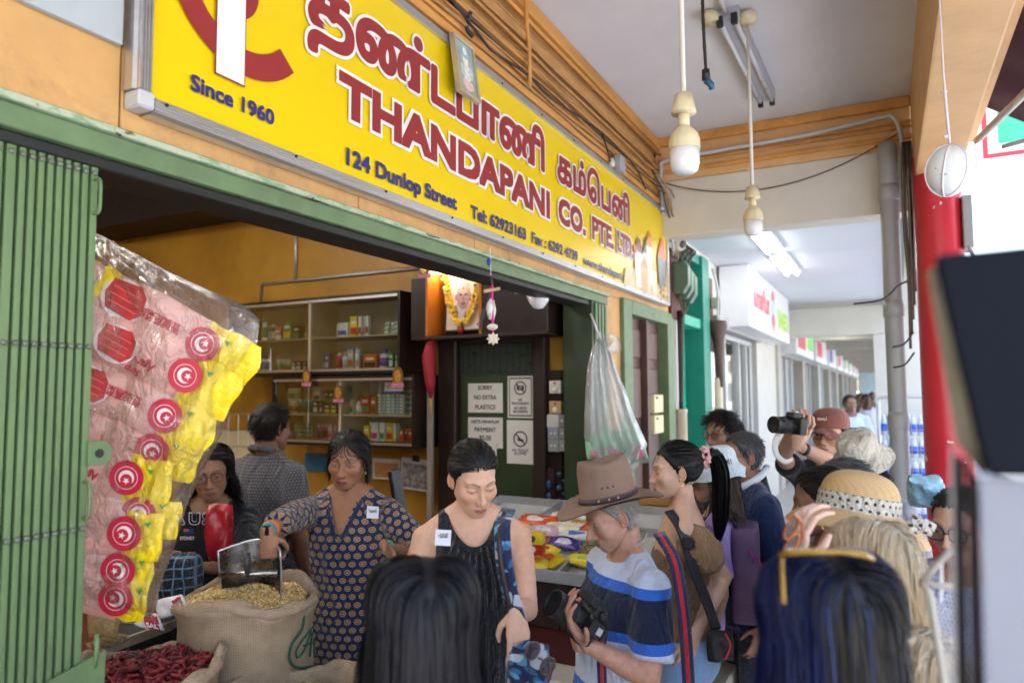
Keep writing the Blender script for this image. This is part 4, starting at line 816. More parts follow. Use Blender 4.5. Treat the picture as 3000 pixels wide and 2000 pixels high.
# shrine cupboard with a garlanded portrait
SY = 4.22
a, b = atY(*W3(103, 640), SY), atY(*W3(470, 160), SY); sr = thing('shrine_box', 'open orange wall shrine lit by a small lamp beside a dark cupboard', 'shrine', ((a.x+b.x)/2, SY, a.z))
m_shr = M('orange varnish', '#b96a1e', .4, .1, 8)
x0, x1, z0, z1 = a.x, b.x, a.z, b.z+.03
part(MB().box((x0, SY+.28, z0), (x1, SY+.3, z1)), 'back', m_shr, sr); part(MB().box((x0, SY, z0), (x0+.02, SY+.28, z1)), 'side', m_shr, sr); part(MB().box((x1-.02, SY, z0), (x1, SY+.28, z1)), 'side', m_shr, sr)
part(MB().box((x0, SY-.02, z0-.02), (x1+.5, SY+.3, z0-.001)), 'shelf', m_dark, sr); part(MB().box((x0, SY, z1), (x1+.5, SY+.3, z1+.02)), 'top', m_dark, sr)
part(MB().box((x1+.001, SY+.01, z0), (x1+.5, SY+.3, z1-.001)), 'cupboard', m_cab_dark, sr, bevel=.004); part(MB().box((x0-.14, SY+.02, z0-.02), (x0-.002, SY+.3, z0+.43)), 'side_cupboard', m_cab_dark, sr)
lt = thing('shrine_lamp', 'small lit strip lamp inside the top of the orange shrine', 'lamp', (x0+.12, SY+.1, z1-.02))
MB().box((-.09, -.03, -.03), (.1, .03, -.012)).build('lit_strip', M('lit warm strip', (1, .86, .6), .3, 0, emit=5), lt); MB().box((-.1, -.035, -.011), (.11, .035, .012)).build('housing', m_whitepl, lt)
pa, pb = atY(*W3(238, 600), SY+.14), atY(*W3(458, 205), SY+.14)
pt = thing('portrait', 'framed portrait photograph wearing a yellow flower garland in the orange shrine', 'portrait', ((pa.x+pb.x)/2, SY+.14, pa.z)); w, h = pb.x-pa.x, pb.z-pa.z; pt.rotation_euler = (.08, 0, 0); pt.rotation_euler = (-.06, 0, 0)
MB().box((-w/2, 0, 0), (w/2, .015, h)).build('mount', M('faded photo ground', '#d8cfc6', .4, .05), pt)
for q, r_ in (((-w/2-.012, -.008, -.012), (-w/2, .016, h+.012)), ((w/2, -.008, -.012), (w/2+.012, .016, h+.012)), ((-w/2, -.008, -.012), (w/2, .016, 0)), ((-w/2, -.008, h), (w/2, .016, h+.012))): MB().box(q, r_).build('frame_bar', m_dark, pt)
def blob(cx, cz, rx, rz, y, c, name='print_shape'): MB().prism([(cx*w+rx*w*math.cos(q), cz*h+rz*h*math.sin(q)) for q in np.linspace(0, 2*math.pi, 19)[:-1]], lambda u, v, q: (u, y+q, v), -.0006, 0).build(name, M('ph'+c, c, .5, .15, 60), pt)
blob(0, .28, .30, .24, -.0005, '#b9aebb'); blob(0, .60, .20, .25, -.0015, '#a1848c'); blob(0, .74, .17, .13, -.0022, '#b59a98'); blob(-.21, .57, .035, .06, -.0018, '#96788a'); blob(.21, .57, .035, .06, -.0018, '#96788a')
blob(-.075, .61, .05, .018, -.003, '#4d3c58'); blob(.075, .61, .05, .018, -.003, '#4d3c58'); blob(0, .54, .03, .05, -.003, '#8b7080'); blob(0, .455, .075, .022, -.003, '#6a4a60'); blob(0, .72, .022, .022, -.0035, '#d0602a')
blob(0, .40, .09, .045, -.0028, '#93787f')
rg = random.Random(4); gm = [M('marigold', '#e2b81c', .6, .2, 60), M('cream jasmine', '#d9cfa0', .6, .1, 60), M('garland green', '#5a6a2a', .6)]
mbs = [MB(), MB(), MB()]
for i in range(420):
    q = rg.random(); ang = math.pi*(1+q); ux = .50*w*math.cos(ang)*(1+.0); uz = h*.88+math.sin(ang)*h*.83; 
    s = (2*q-1); ux = w*.52*(abs(s)**.8)*(1 if s > 0 else -1); uz = h*(.10+.85*abs(s)**1.5)
    lay = rg.random(); off = (lay-.5)*.07; k = 1 if off > .018 or (lay > .8) else (2 if rg.random() < .06 else 0)
    ux += off*(1 if s > 0 else -1)*-1 if k == 0 else off*(1 if s > 0 else -1); mbs[k].ball((ux, -.012-rg.random()*.018, uz+rg.uniform(-.012, .012)), .009+.004*rg.random(), 6, 4)
for k in range(3): mbs[k].build(['marigold_garland', 'jasmine_garland', 'garland_leaves'][k], gm[k], pt, kind='stuff')
MB().ball((0, -.025, -.005), (.028, .022, .03), 10, 8).build('red_rose', M('rose red', '#8a1420', .5, .3, 60), pt)
um = thing('umbrella', 'folded red umbrella hanging beside the cabinets', 'umbrella', atY(*W3(140, 665), 4.3))
MB().tube([(0, 0, 0), (-.02, 0, -.12), (-.005, 0, -.3), (0, 0, -.42)], [.028, .05, .04, .012], 10).build('canopy', M('umbrella red', '#9c1f30', .6, .2, 10), um, smooth=True); MB().tube([(0, 0, -.4), (0, 0, -.54)], .009, 8).build('handle', M('pale wood', '#c29a5a', .5), um, smooth=True)
pw = tag(MB().box((atY(*W3(122, 1000), 4.3).x-.012, 4.3, .3), (atY(*W3(138, 1000), 4.3).x+.01, 4.33, 2.15)).build('wall_post', M('pale post', '#8b8278', .6), bevel=.003), 'pale upright post between the cabinets and the green door', 'post')
gl = thing('ceiling_lamp', 'white glass globe lamp under the dark cupboard inside the shop', 'lamp', atY(*W3(845, 380), 3.9)); MB().lathe([(.0, -.075), (.03, -.07), (.06, -.03), (.075, .01), (.06, .03)], n=20).build('globe', m_bulb, gl, smooth=True); MB().tube([(-.16, 0, .04), (-.05, 0, .04), (0, 0, .035)], .012, 8).build('arm', m_whitepl, gl, smooth=True)
# pictures and paper below the cabinets
t, w, h = sheet('poster', 'blue sea coloured poster on the wall below the cabinets', 'poster', W2, 545, 1408, 690, 1520, 4.54, '#35627c')
t, w, h = sheet('certificate', 'framed orange and white certificate below the lower cabinet', 'picture', W2, 990, 1445, 1172, 1570, 4.5, '#cfc9b8'); MB().box((-w*.42, -.004, -h*.4), (w*.42, -.0022, h*.3)).build('print_panel', M('cert orange', '#b98552', .5, .2, 30), t)
t, w, h = sheet('clipped_print', 'black and white print held by a bulldog clip beside the certificate', 'print', W2, 1175, 1445, 1375, 1640, 4.4, '#b3b0a8', .06); MB().box((-w*.44, -.004, -h*.44), (w*.44, -.0022, h*.34)).build('print_panel', M('bw print', '#7a7a78', .5, .8, 26), t); MB().box((-.03, -.02, h*.42), (.03, .004, h*.6)).build('clip', m_blackcable, t, bevel=.004)
mon = thing('monitor', 'thin black till monitor seen edge-on behind the patterned tunic', 'monitor', atD(1165, 1470, 3.3)); MB().box((-.02, -.02, -.13), (.012, .05, .15), Matrix.Rotation(-.2, 4, 'Y')).build('screen', M('black plastic', (.02, .02, .022), .35, 0), mon, bevel=.006); MB().box((-.05, -.02, -.5), (.02, .1, -.12)).build('stand', M('black plastic', (.02, .02, .022)), mon)
# wire shelf and a shelf of goods deep in the shop
ws = thing('wire_rack', 'wire rack with cartons deep in the shop beside the grey shirt', 'rack', atY(*W2(90, 1280), 4.3))
for k in range(8): MB().tube([(-.45+.12*k, 0, -.1), (-.45+.12*k, 0, .17)], .004, 5).build('wire', m_steel, ws)
for z in (-.1, .03, .17): MB().tube([(-.47, 0, z), (.42, 0, z)], .005, 5).build('rail', m_steel, ws)
MB().box((-.35, .06, -.4), (.2, .2, .02)).build('carton', M('pk cream', '#c9bf9a', .5), ws); MB().box((-.5, .03, -1.1), (.45, .3, -.4)).build('base_cupboard', m_cab_dark, ws)
# tube lights on the shop ceiling (one is mirrored in the cabinet glass)
for k, (x, y) in enumerate(((-3.2, .3), (-3.6, 2.4), (-5.6, 1.6))):
    t = thing('tube_light', ['lit tube light on the shop ceiling behind the folded gate', 'lit tube light on the shop ceiling over the sacks', 'lit tube light on the shop ceiling deep inside'][k], 'light fitting', (x, y, 3.6), 0, 'lit tube lights')
    MB().tube([(0, -.6, 0), (0, .6, 0)], .018, 10).build('lit_tube', M('lit tube inside', (1, .97, .9), .3, 0, emit=24), t, smooth=True); MB().box((-.05, -.65, .03), (.05, .65, .07)).build('tray', m_ceil2, t)
    MB().tube([(0, -.4, .07), (0, -.4, .12)], .01, 6).build('hanger', m_steel, t)
# ------------------------------------------------------------------ sacks, trays, packets
def jute():
    t = NT('jute weave'); v = t.coord(); w1 = t.n('ShaderNodeTexWave', bands_direction='Z'); w1.inputs['Scale'].default_value = 75; w1.inputs['Distortion'].default_value = 1.6; w1.inputs['Detail'].default_value = 2; t.l(v, w1.inputs[0])
    a = t.n('ShaderNodeTexCoord'); sp = t.n('ShaderNodeSeparateXYZ'); t.l(a.outputs['Object'], sp.inputs[0]); ang = t.math('ARCTAN2', sp.outputs[1], sp.outputs[0]); w2 = t.math('SINE', t.math('MULTIPLY', ang, 190.))
    n = t.noise(v, 22, 5, .6); c = t.mix(n, srgb('#8f7a62'), srgb('#bda88c')); h = t.math('ADD', w1.outputs['Fac'], t.math('MULTIPLY', w2, .35)); c = t.mix(t.math('MULTIPLY', t.math('SUBTRACT', 1., w1.outputs['Fac']), .35), c, srgb('#6d5a45'))
    t.l(c, t.b.inputs['Base Color']); t.set(Roughness=.95); t.b.inputs['Specular IOR Level'].default_value = .1; t.bump(h, .5, .004); return t.m
m_jute = jute()
def sack(name, label, c, r, zb, seed, lean=0., flop=None, open_z=.06):
    """open sack: c = centre of the mouth"""
    rng = random.Random(seed); ph = [rng.uniform(0, 6.3) for _ in range(6)]; t = thing(name, label, 'sack', (c.x, c.y, zb)); H = c.z-zb
    prof = [(.80, .0), (.93, .02), (1.0, .12), (1.04, .35), (1.02, .6), (1.0, .8), (.99, .92), (1.02, .965), (1.06, .975), (1.08, .99), (1.06, 1.012), (1.0, 1.02), (.95, 1.01), (.93, .98), (.915, .93), (.9, .86)]
    mb = MB(); n = 72; vs = []
    for j, (q, z) in enumerate(prof):
        for k in range(n):
            a = 2*math.pi*k/n; wob = 1+.02*math.sin(2*a+ph[0])+.018*math.sin(3*a+ph[1]+z*2)+.010*math.sin(7*a+ph[2]+z*9)+.006*math.sin(13*a+ph[3]-z*14)
            zz = z*H+(.02*math.sin(2*a+ph[4])+.010*math.sin(5*a+ph[5]))*max(0, z-.5)*2+(.008*math.sin(9*a+ph[2]) if z > .95 else 0)
            vs.append((r*q*wob*math.cos(a), r*q*wob*math.sin(a), zz))
    mb.add(vs, [(j*n+k, j*n+(k+1) % n, (j+1)*n+(k+1) % n, (j+1)*n+k) for j in range(len(prof)-1) for k in range(n)]+[tuple(range(n-1, -1, -1))])
    mb.build('jute', m_jute, t, smooth=True)
    MB().tube([(r*1.035*(1+.02*math.sin(2*a+ph[0])+.012*math.sin(7*a))*math.cos(a), r*1.035*(1+.02*math.sin(2*a+ph[0])+.012*math.sin(7*a))*math.sin(a), H*1.0+.018*math.sin(2*a+ph[4])+.008*math.sin(5*a+ph[5])) for a in np.linspace(0, 2*math.pi, 61)], [.016+.003*math.sin(k*1.7) for k in range(61)], 10, cap=False).build('rolled_rim', m_jute, t, smooth=True); return t
def heap_z(x, y, r, amp=.03): return amp*math.cos(min(1, math.hypot(x, y)/r)*1.5)+.008*math.sin(x*40)*math.cos(y*33)
def seeds(name, label, c, r, n, size, cols, seed, mb_fn=None, amp=.03):
    rng = random.Random(seed); t = thing(name, label, 'spice', (c.x, c.y, c.z))
    base = MB().grid(lambda u, v: (r*v*math.cos(2*math.pi*u), r*v*math.sin(2*math.pi*u), heap_z(r*v*math.cos(2*math.pi*u), r*v*math.sin(2*math.pi*u), r, amp)-size*.6), 36, 12); base.build('heap', M(name+' bed', cols[0], .8, .4, 90, bump=.8, bs=160), t, smooth=True)['kind'] = 'stuff'
    mbs = [MB() for _ in cols]
    for i in range(n):
        a = rng.uniform(0, 6.2832); q = r*math.sqrt(rng.random())*.99; x, y = q*math.cos(a), q*math.sin(a); mb = mbs[i % len(cols)]
        if mb_fn: mb_fn(mb, rng, x, y, heap_z(x, y, r, amp))
        else:
            s = size*rng.uniform(.7, 1.25); z = heap_z(x, y, r, amp)+rng.uniform(-.3, .5)*size; vs = [(x+s, y, z), (x-s, y, z), (x, y+s, z), (x, y-s, z), (x, y, z+s), (x, y, z-s)]; mb.add(vs, [(0,2,4),(2,1,4),(1,3,4),(3,0,4),(2,0,5),(1,2,5),(3,1,5),(0,3,5)])
    for k, mb in enumerate(mbs): o = mb.build('grain', M(name+'%d' % k, cols[k], .6, .15, 50), t, smooth=True); o['kind'] = 'stuff'
    return t
c1 = atD(722, 1745, 2.3); r1 = .206
s1 = sack('jute_sack', 'tall jute sack full of coriander seed with green painted marks', c1, r1, .12, 3)
seeds('coriander_seed', 'heap of golden coriander seed in the tall marked sack', c1+Vector((0, 0, -.012)), r1*.92, 5200, .0042, ['#c2a060', '#d6bb82', '#a17c44', '#cbab6a'], 1, amp=.045)
# painted green monogram on the sack's cheek
m_pnt = M('green sack paint', '#1f4d34', .9, .3, 60)
def on_sack(c, r, px, py, dr=.0035):
    d = Vector(ray(px, py)); o = Vector(CAM)-c; a = d.x**2+d.y**2; b = 2*(o.x*d.x+o.y*d.y); q = o.x**2+o.y**2-(r*1.02+dr)**2; disc = max(0, b*b-4*a*q); return Vector(CAM)+d*((-b-math.sqrt(disc))/(2*a))
for pts, w in (([(905, 1765), (893, 1795), (888, 1830), (880, 1850), (856, 1885), (848, 1925), (862, 1950), (890, 1955), (924, 1948)], .004), ([(925, 1825), (905, 1850), (885, 1875), (868, 1905), (872, 1925), (890, 1905), (905, 1870), (912, 1845)], .003), ([(915, 1850), (912, 1885), (908, 1922)], .003), ([(890, 1890), (905, 1885), (922, 1880)], .003), ([(922, 1870), (920, 1905), (926, 1920)], .003)):
    o = MB().tube(spline([on_sack(c1, r1, *q) for q in pts], 6), w, 6, ell=None).build('painted_mark', m_pnt, None, smooth=True); kid(o, s1)
# chilli sack
c2 = atD(435, 1960, 1.98); r2 = .185
sack('jute_sack', 'low jute sack with floppy rim holding dried red chillies behind the gate', c2, r2, .12, 9)
def chilli(mb, rng, x, y, z):
    a = rng.uniform(0, 6.28); l = rng.uniform(.02, .045); b = rng.uniform(-.4, .6); d = Vector((math.cos(a)*math.cos(b), math.sin(a)*math.cos(b), math.sin(b))); s = d.cross(Vector((0, 0, 1))).normalized()*rng.uniform(-.012, .012); p = Vector((x, y, z+rng.uniform(-.005, .02)))
    mb.tube([p-d*l*.5, p-d*l*.15+s*.6, p+d*l*.2+s*.5, p+d*l*.55], [.0045, .0055, .0045, .001], 5)
seeds('dried_chilli', 'heap of dark red dried chillies in the low sack', c2+Vector((0, 0, -.02)), r2*.95, 900, .004, ['#5c1218', '#7a1a1e', '#43100f', '#8c2a24'], 6, chilli, .03)
c3 = atD(860, 2035, 2.0)
sack('jute_sack', 'third jute sack whose rim shows below the marked sack', c3, .21, .12, 15); seeds('pale_grain', 'pale grain in the third jute sack', c3+Vector((0, 0, -.04)), .19, 900, .004, ['#b9a070', '#a58a5a'], 4)
# steel scoop in the seed
sc = thing('grain_scoop', 'large dented steel scoop standing in the coriander seed', 'scoop', atD(735, 1660, 2.26))
E1, E2 = Vector(_R), Vector(_U); Fv = Vector(_fw)
def scp(u, v):
    """u across -1..1, v 0 top .. 1 tip"""
    w = .098*(1-.10*v)*(1+.04*math.sin(v*3)); dep = .075*(1-u*u)**.7*(1-.35*v)
    return E1*(u*w)+E2*(.062-.20*v+.008*math.cos(u*3))+Fv*(dep-.015+.03*v)
m_scoop = M('dull steel', (.30, .29, .28), .27, .25, 14, metal=1., bump=.12, bs=18)
MB().grid(lambda u, v: scp(u*2-1, v), 22, 14).build('blade', m_scoop, sc, smooth=True)
MB().tube([scp(-1, v) for v in np.linspace(0, 1, 10)], .003, 6).build('edge_wire', m_steel, sc, smooth=True); MB().tube([scp(1, v) for v in np.linspace(0, 1, 10)], .003, 6).build('edge_wire', m_steel, sc, smooth=True)
MB().tube([scp(u, 0) for u in np.linspace(-1, 1, 14)], .0032, 6).build('edge_wire', m_steel, sc, smooth=True)
MB().tube([E1*-.092+E2*-.018+Fv*-.02, E1*.092+E2*-.012+Fv*-.02], .010, 12).build('cross_bar', m_scoop, sc, smooth=True)
MB().tube([E2*-.02+Fv*-.02, E2*.02+Fv*-.035, E2*.055+Fv*-.03], .010, 10).build('handle', M('black grip', (.03, .03, .03), .4, 0), sc, smooth=True)

# black trays with grain and salt packets
tr = thing('display_tray', 'black steel edged trays of grain under the salt packets', 'tray', atD(400, 1880, 2.25))
tz = atD(400, 1875, 2.25).z
tq = [atZ(300, 1905, tz), atZ(500, 1832, tz), atZ(560, 1795, tz), atZ(300, 1800, tz)]
ce = sum(tq, Vector())/4
part(MB().prism([(q.x, q.y) for q in tq], lambda u, v, h: (u, v, tz-.22+h), 0, .21), 'bin', m_black, tr)
part(MB().bar(tq[0]+Vector((0, 0, .0)), tq[1]+Vector((0, 0, .0)), .012, .03), 'steel_edge', m_alu, tr); part(MB().bar(tq[1], tq[2], .012, .025), 'steel_edge', m_alu, tr)
part(MB().box((-2.4, 1.3, .12), (-1.95, 2.6, tz-.23)), 'stand', m_black, tr)
g3 = seeds('cumin_seed', 'brown cumin in the black tray beside the gate', atZ(318, 1890, tz)+Vector((0, 0, .012)), .06, 700, .003, ['#6d5a38', '#8a7448'], 12, amp=.012)
def pillow(mb, c, a, b, n_, th, nu=10, nv=8, seed=0, crimp=0.):
    """puffed packet spanned by half vectors a, b with thickness th along n_"""
    a, b, n_ = Vector(a), Vector(b), Vector(n_); rng = random.Random(seed); ph = [rng.uniform(0, 6) for _ in range(4)]
    def f(sg):
        def g(u, v):
            x, y = u*2-1, v*2-1; e = max(0, (1-x**4)*(1-y**4))**.6; wob = .15*math.sin(5*x+ph[0])*math.cos(4*y+ph[1])*e
            return Vector(c)+a*x*(1-.05*y*y)+b*y*(1-.06*x*x)+n_*(sg*th*e*(1+wob)+th*.25*math.sin(3*x+ph[2])*math.sin(2*y+ph[3]))
        return g
    mb.grid(f(1), nu, nv); mb.grid(f(-1), nu, nv, True); return mb
def film(name, tint=(.97, .98, .99), gloss=.25, alpha=.12, bs=35):
    if name in MATS: return MATS[name]
    t = NT(name); tr_ = t.n('ShaderNodeBsdfTransparent'); tr_.inputs[0].default_value = (*tint, 1); gl = t.n('ShaderNodeBsdfGlossy'); gl.inputs['Roughness'].default_value = .12; df = t.n('ShaderNodeBsdfDiffuse'); df.inputs[0].default_value = (.75, .77, .78, 1); tl = t.n('ShaderNodeBsdfTranslucent'); tl.inputs[0].default_value = (.75, .77, .78, 1)
    n = t.noise(t.coord('Object', (1, 1, .6)), bs, 5, .6, 1.2); bp = t.n('ShaderNodeBump'); bp.inputs['Strength'].default_value = .9; bp.inputs['Distance'].default_value = .02; t.l(n, bp.inputs['Height'])
    for q in (gl, df): t.l(bp.outputs[0], q.inputs['Normal'])
    m1 = t.n('ShaderNodeMixShader'); m2 = t.n('ShaderNodeMixShader'); m3 = t.n('ShaderNodeMixShader'); fr = t.n('ShaderNodeLayerWeight'); fr.inputs[0].default_value = .35; t.l(bp.outputs[0], fr.inputs['Normal'])
    m3.inputs[0].default_value = .5; t.l(df.outputs[0], m3.inputs[1]); t.l(tl.outputs[0], m3.inputs[2])
    m1.inputs[0].default_value = alpha; t.l(tr_.outputs[0], m1.inputs[1]); t.l(m3.outputs[0], m1.inputs[2]); t.l(t.math('MULTIPLY_ADD', fr.outputs['Fresnel'], .6, .02), m2.inputs[0]); t.l(m1.outputs[0], m2.inputs[1]); t.l(gl.outputs[0], m2.inputs[2]); t.l(m2.outputs[0], t.out.inputs[0]); MATS[name] = t.m; return t.m
m_pack = M('printed film', '#d9d6d4', .25, .1, 30, bump=.5, bs=45)
for k, (px, py, ang, wd) in enumerate(((370, 1800, .1, 'with a red printed end lying on the black tray'), (430, 1815, -.3, 'flat on the tray edge with a barcode'), (500, 1775, .4, 'leaning against the tall marked sack'))):
    c = atD(px, py, 2.2); t = thing('salt_packet', 'white packet of salt '+wd, 'packet', c, 0, 'salt packets'); a = E1*.05*math.cos(ang)+E2*.03*math.sin(ang); b = E2*.028-E1*.01
    pillow(MB(), (0, 0, 0), a, b, -Fv, .018, seed=k).build('pouch', m_pack, t, smooth=True)
    pillow(MB(), a*.45-Fv*.006, a*.45, b*.86, -Fv, .016, seed=k).build('red_end', M('salt red', '#a92a36', .35), t, smooth=True); o = text('lettering', 'SALT', M('ink white', '#e0dede', .5), t, a*.25-Fv*.026-b*.3, a.normalized(), b.normalized(), .022, .0004, .0006)
gb = thing('grain_bag', 'clear bag of brown grain standing beside the gate', 'bag', atD(305, 1800, 2.15)); pillow(MB(), (0, 0, 0), E1*.045, E2*.07, -Fv, .035, seed=4).build('bag', M('bagged grain', '#9a8558', .4, .35, 90, bump=.4, bs=150), gb, smooth=True)

# ------------------------------------------------------------------ great clear bag of agar strips behind the gate
BD = 1.98                      # its distance from the lens
def bp(x, y, d=0.): return atD(x*1.27551, y*1.27551, BD+d)
bgm = film('clear bag film', alpha=.012, bs=26)
bag = thing('plastic_bag', 'big clear plastic bag of agar strips hanging tilted behind the gate', 'bag', bp(330, 1000))
outl_r = [(232, 540), (420, 640), (560, 700), (598, 735), (590, 790), (555, 860), (520, 975), (470, 1075), (430, 1160), (400, 1260), (372, 1330), (358, 1400), (345, 1418)]
outl_l = [(150, 520), (140, 640), (130, 760), (128, 860), (126, 960), (125, 1040), (125, 1110), (126, 1170), (128, 1230), (130, 1290), (140, 1345), (170, 1385), (290, 1422)]
def bag_pt(u, v, sg, th=.075):
    k = v*(len(outl_r)-1); i = min(int(k), len(outl_r)-2); f = k-i
    R0 = Vector(outl_r[i]).lerp(Vector(outl_r[i+1]), f); L0 = Vector(outl_l[i]).lerp(Vector(outl_l[i+1]), f); q = L0.lerp(R0, u); x = u*2-1; e = max(0, (1-x**6)*(1-(v*2-1)**8))**.5
    wob = .010*math.sin(17*u+9*v)+.008*math.sin(31*v-6*u)+.005*math.sin(43*u+21*v); return bp(q.x, q.y, sg*th*e+wob*(e+.2)-.0)
part(MB().grid(lambda u, v: bag_pt(u, v, -1), 26, 40), 'front_film', bgm, bag, smooth=True); part(MB().grid(lambda u, v: bag_pt(u, v, 1), 16, 24, True), 'back_film', bgm, bag, smooth=True)
m_agar = M('pale pink agar film', '#dfa99b', .3, .14, 14, bump=.7, bs=22, stretch=(1, 1, 3)); m_ayel = M('yellow agar wrapper', '#f0cf18', .3, .08, 10, bump=1., bs=16, bd=.012); m_ared = M('crimson print', '#bb1036', .35, .05); m_awht = M('pale print', '#ead9d4', .4, .05); m_ajel = M('red jelly print', '#b8141c', .3, .35, 26); m_agrn = M('leaf green print', '#3f8a3a', .4)
emb = [(465, 790, 1), (425, 862, 1), (378, 955, 1), (348, 1035, .8), (290, 1097, 1), (318, 1180, .75), (285, 1225, 1), (270, 1310, .95), (265, 1375, .9)]
rp = random.Random(2)
for i, (ex, ey, vis) in enumerate(emb):
    ang = math.radians([27, 26, 24, 20, 14, 10, 8, 10, 12][i]); ca, sa = math.cos(ang), math.sin(ang); ux = Vector((ca, sa)); uy = Vector((-sa, ca)); nm = ['top', 'second', 'third', 'fourth', 'fifth', 'sixth', 'seventh', 'eighth', 'lowest'][i]
    t = thing('agar_packet', 'pink and yellow agar packet with a crimson moon badge, %s of the pile' % nm, 'packet', bp(ex, ey, -.03), 0, 'agar packets in the big clear bag'); off = Vector(t.location)
    hl = 60 if vis == 1 else 46; dz = -.03-.010*(i % 2)-.004*i+(.03 if vis < 1 else 0)
    def q(u, v, h=0.): w = Vector((ex, ey))+ux*u+uy*v; return bp(w.x, w.y, dz+h)-off
    def slab(u0, u1, v0, v1, h, th, name, mat, seed=0):
        ph = rp.uniform(0, 6)
        def g(u, v):
            x = u*2-1; y = v*2-1; e = max(0, (1-x**6)*(1-y**4))**.5; return q(u0+(u1-u0)*u*(1-(.07*y*y+.035*math.sin(y*4+ph) if name == 'yellow_end' else 0)), v0+(v1-v0)*v*1.0+3*math.sin(u*9+ph), h-th*e+.004*math.sin(u*23+ph)*math.sin(v*9+ph))
        MB().grid(g, 16, 8).build(name, mat, t, smooth=True)
    slab(-330, 10, -hl, hl, 0, .022, 'film_body', m_agar); slab(0, 138-8*i, -hl*.95, hl*.95, -.010, .007, 'yellow_end', m_ayel)
    def disc(r, h, name, mat, cx=0, cy=0, n=26, r2=None): MB().prism([(cx+r*math.cos(a), cy+r*math.sin(a)) for a in np.linspace(0, 2*math.pi, n+1)[:-1]], lambda u, v, z: q(u, v, h+z), -.0012, 0).build(name, mat, t)
    H0 = -.031
    disc(40, H0, 'badge', m_ared); disc(26.5, H0-.0014, 'badge_ring', m_awht); disc(25, H0-.0028, 'badge_field', m_ared)
    rot = -.6+i*.5; mc = [(18*math.cos(a), 18*math.sin(a)) for a in np.linspace(.9, 5.4, 16)]+[(5+14*math.cos(a), 14*math.sin(a)) for a in np.linspace(5.1, 1.2, 16)]
    rr2 = lambda u, v: (u*math.cos(rot)-v*math.sin(rot), u*math.sin(rot)+v*math.cos(rot))
    MB().prism([rr2(*m) for m in mc], lambda u, v, z: q(u, v, H0-.0042+z), -.0012, 0).build('crescent', m_awht, t)
    MB().prism([rr2(7+(9 if k % 2 == 0 else 3.8)*math.cos(k*math.pi/5), (9 if k % 2 == 0 else 3.8)*math.sin(k*math.pi/5)) for k in range(10)], lambda u, v, z: q(u, v, H0-.0042+z), -.0012, 0).build('star', m_awht, t)
    MB().prism([(42, -30), (58, -34), (52, -20)], lambda u, v, z: q(u, v, H0+.002+z), -.0012, 0).build('green_leaf', m_agrn, t)
    X_ = (q(-1, 0)-q(1, 0)).normalized(); Y_ = (q(0, 1)-q(0, -1)).normalized()
    if i in (0, 2): text('lettering', '壹號燕菜絲', m_ared, t, q(-62, -14, H0+.004), X_, Y_, .032, 0, .0006, .125)
    if i == 1: text('lettering', 'Agar-Agar', m_ared, t, q(-70, 10, H0+.006), X_, Y_, .034, 0, .0008, .11, shear=.3); text('lettering', 'Strip', m_ared, t, q(-95, 36, H0+.006), X_, Y_, .026, 0, .0006, .045, shear=.3)
    if i == 4: text('lettering', 'Agar Agar', m_ared, t, q(-64, 6, H0+.006), X_, Y_, .03, 0, .0008, .1, shear=.3)
    if i < 3:
        for (u0, v0, s) in ([(-205, -8, 1.25)] if i == 0 else [(-175+(-15 if i == 2 else 0), 5, 1.15)]):
            MB().prism([(u0+s*(46*math.cos(a)), v0+s*38*math.sin(a)) for a in np.linspace(0, 6.28, 25)[:-1]], lambda u, v, z: q(u, v, H0+.006+z), -.001, 0).build('plate_print', m_awht, t)
            MB().prism([(u0+s*x, v0+s*y) for x, y in ((-34, -30), (20, -36), (36, -20), (40, 12), (24, 30), (-28, 26), (-40, 0))], lambda u, v, z: q(u, v, H0+.0045+z), -.001, 0).build('jelly_print', m_ajel, t)
            for yy in (-18, -4, 10): MB().prism([(u0+s*-30, v0+s*yy), (u0+s*28, v0+s*(yy+2)), (u0+s*28, v0+s*(yy+5)), (u0+s*-30, v0+s*(yy+2))], lambda u, v, z: q(u, v, H0+.003+z), -.001, 0).build('jelly_gleam', M('jelly light', '#dd5a50', .3), t)
            if i == 0: MB().prism([(u0-70, v0-60), (u0-30, v0-50), (u0-45, v0+10), (u0-80, v0+40)], lambda u, v, z: q(u, v, H0+.007+z), -.001, 0).build('yellow_corner', m_ayel, t)

# ------------------------------------------------------------------ hanging bag of tissue packs on the green post
tb = thing('plastic_bag', 'knotted translucent bag of tissue packs hanging from the green post', 'bag', atD(1790, 1150, 4.2))
def tp(x, y, d=0.): return atD(1200+x*.4464, 700+y*.4464, 4.15+d)
Lo = [(1215, 660), (1190, 740), (1165, 850), (1155, 1000), (1148, 1150), (1145, 1300), (1175, 1400), (1230, 1490)]; Ro = [(1290, 650), (1330, 760), (1360, 860), (1420, 1000), (1470, 1150), (1530, 1280), (1562, 1350), (1480, 1530)]
def tbp(u, v, sg):
    k = v*(len(Lo)-1); i = min(int(k), len(Lo)-2); f = k-i; a = Vector(Lo[i]).lerp(Vector(Lo[i+1]), f); b = Vector(Ro[i]).lerp(Vector(Ro[i+1]), f); q = a.lerp(b, u); e = max(0, 1-(u*2-1)**4)**.5*math.sin(min(1, v*1.3)*math.pi*.5); fold = .016*math.sin(u*24+v*3)*(1-v)+.006*math.sin(u*40)
    return tp(q.x, q.y, sg*(.07*e)+fold)
tfm = film('milky bag film', (.97, .98, .98), alpha=.42, bs=22)
part(MB().grid(lambda u, v: tbp(u, v, -1), 30, 26), 'front_film', tfm, tb, smooth=True); part(MB().grid(lambda u, v: tbp(u, v, 1), 14, 14, True), 'back_film', tfm, tb, smooth=True)
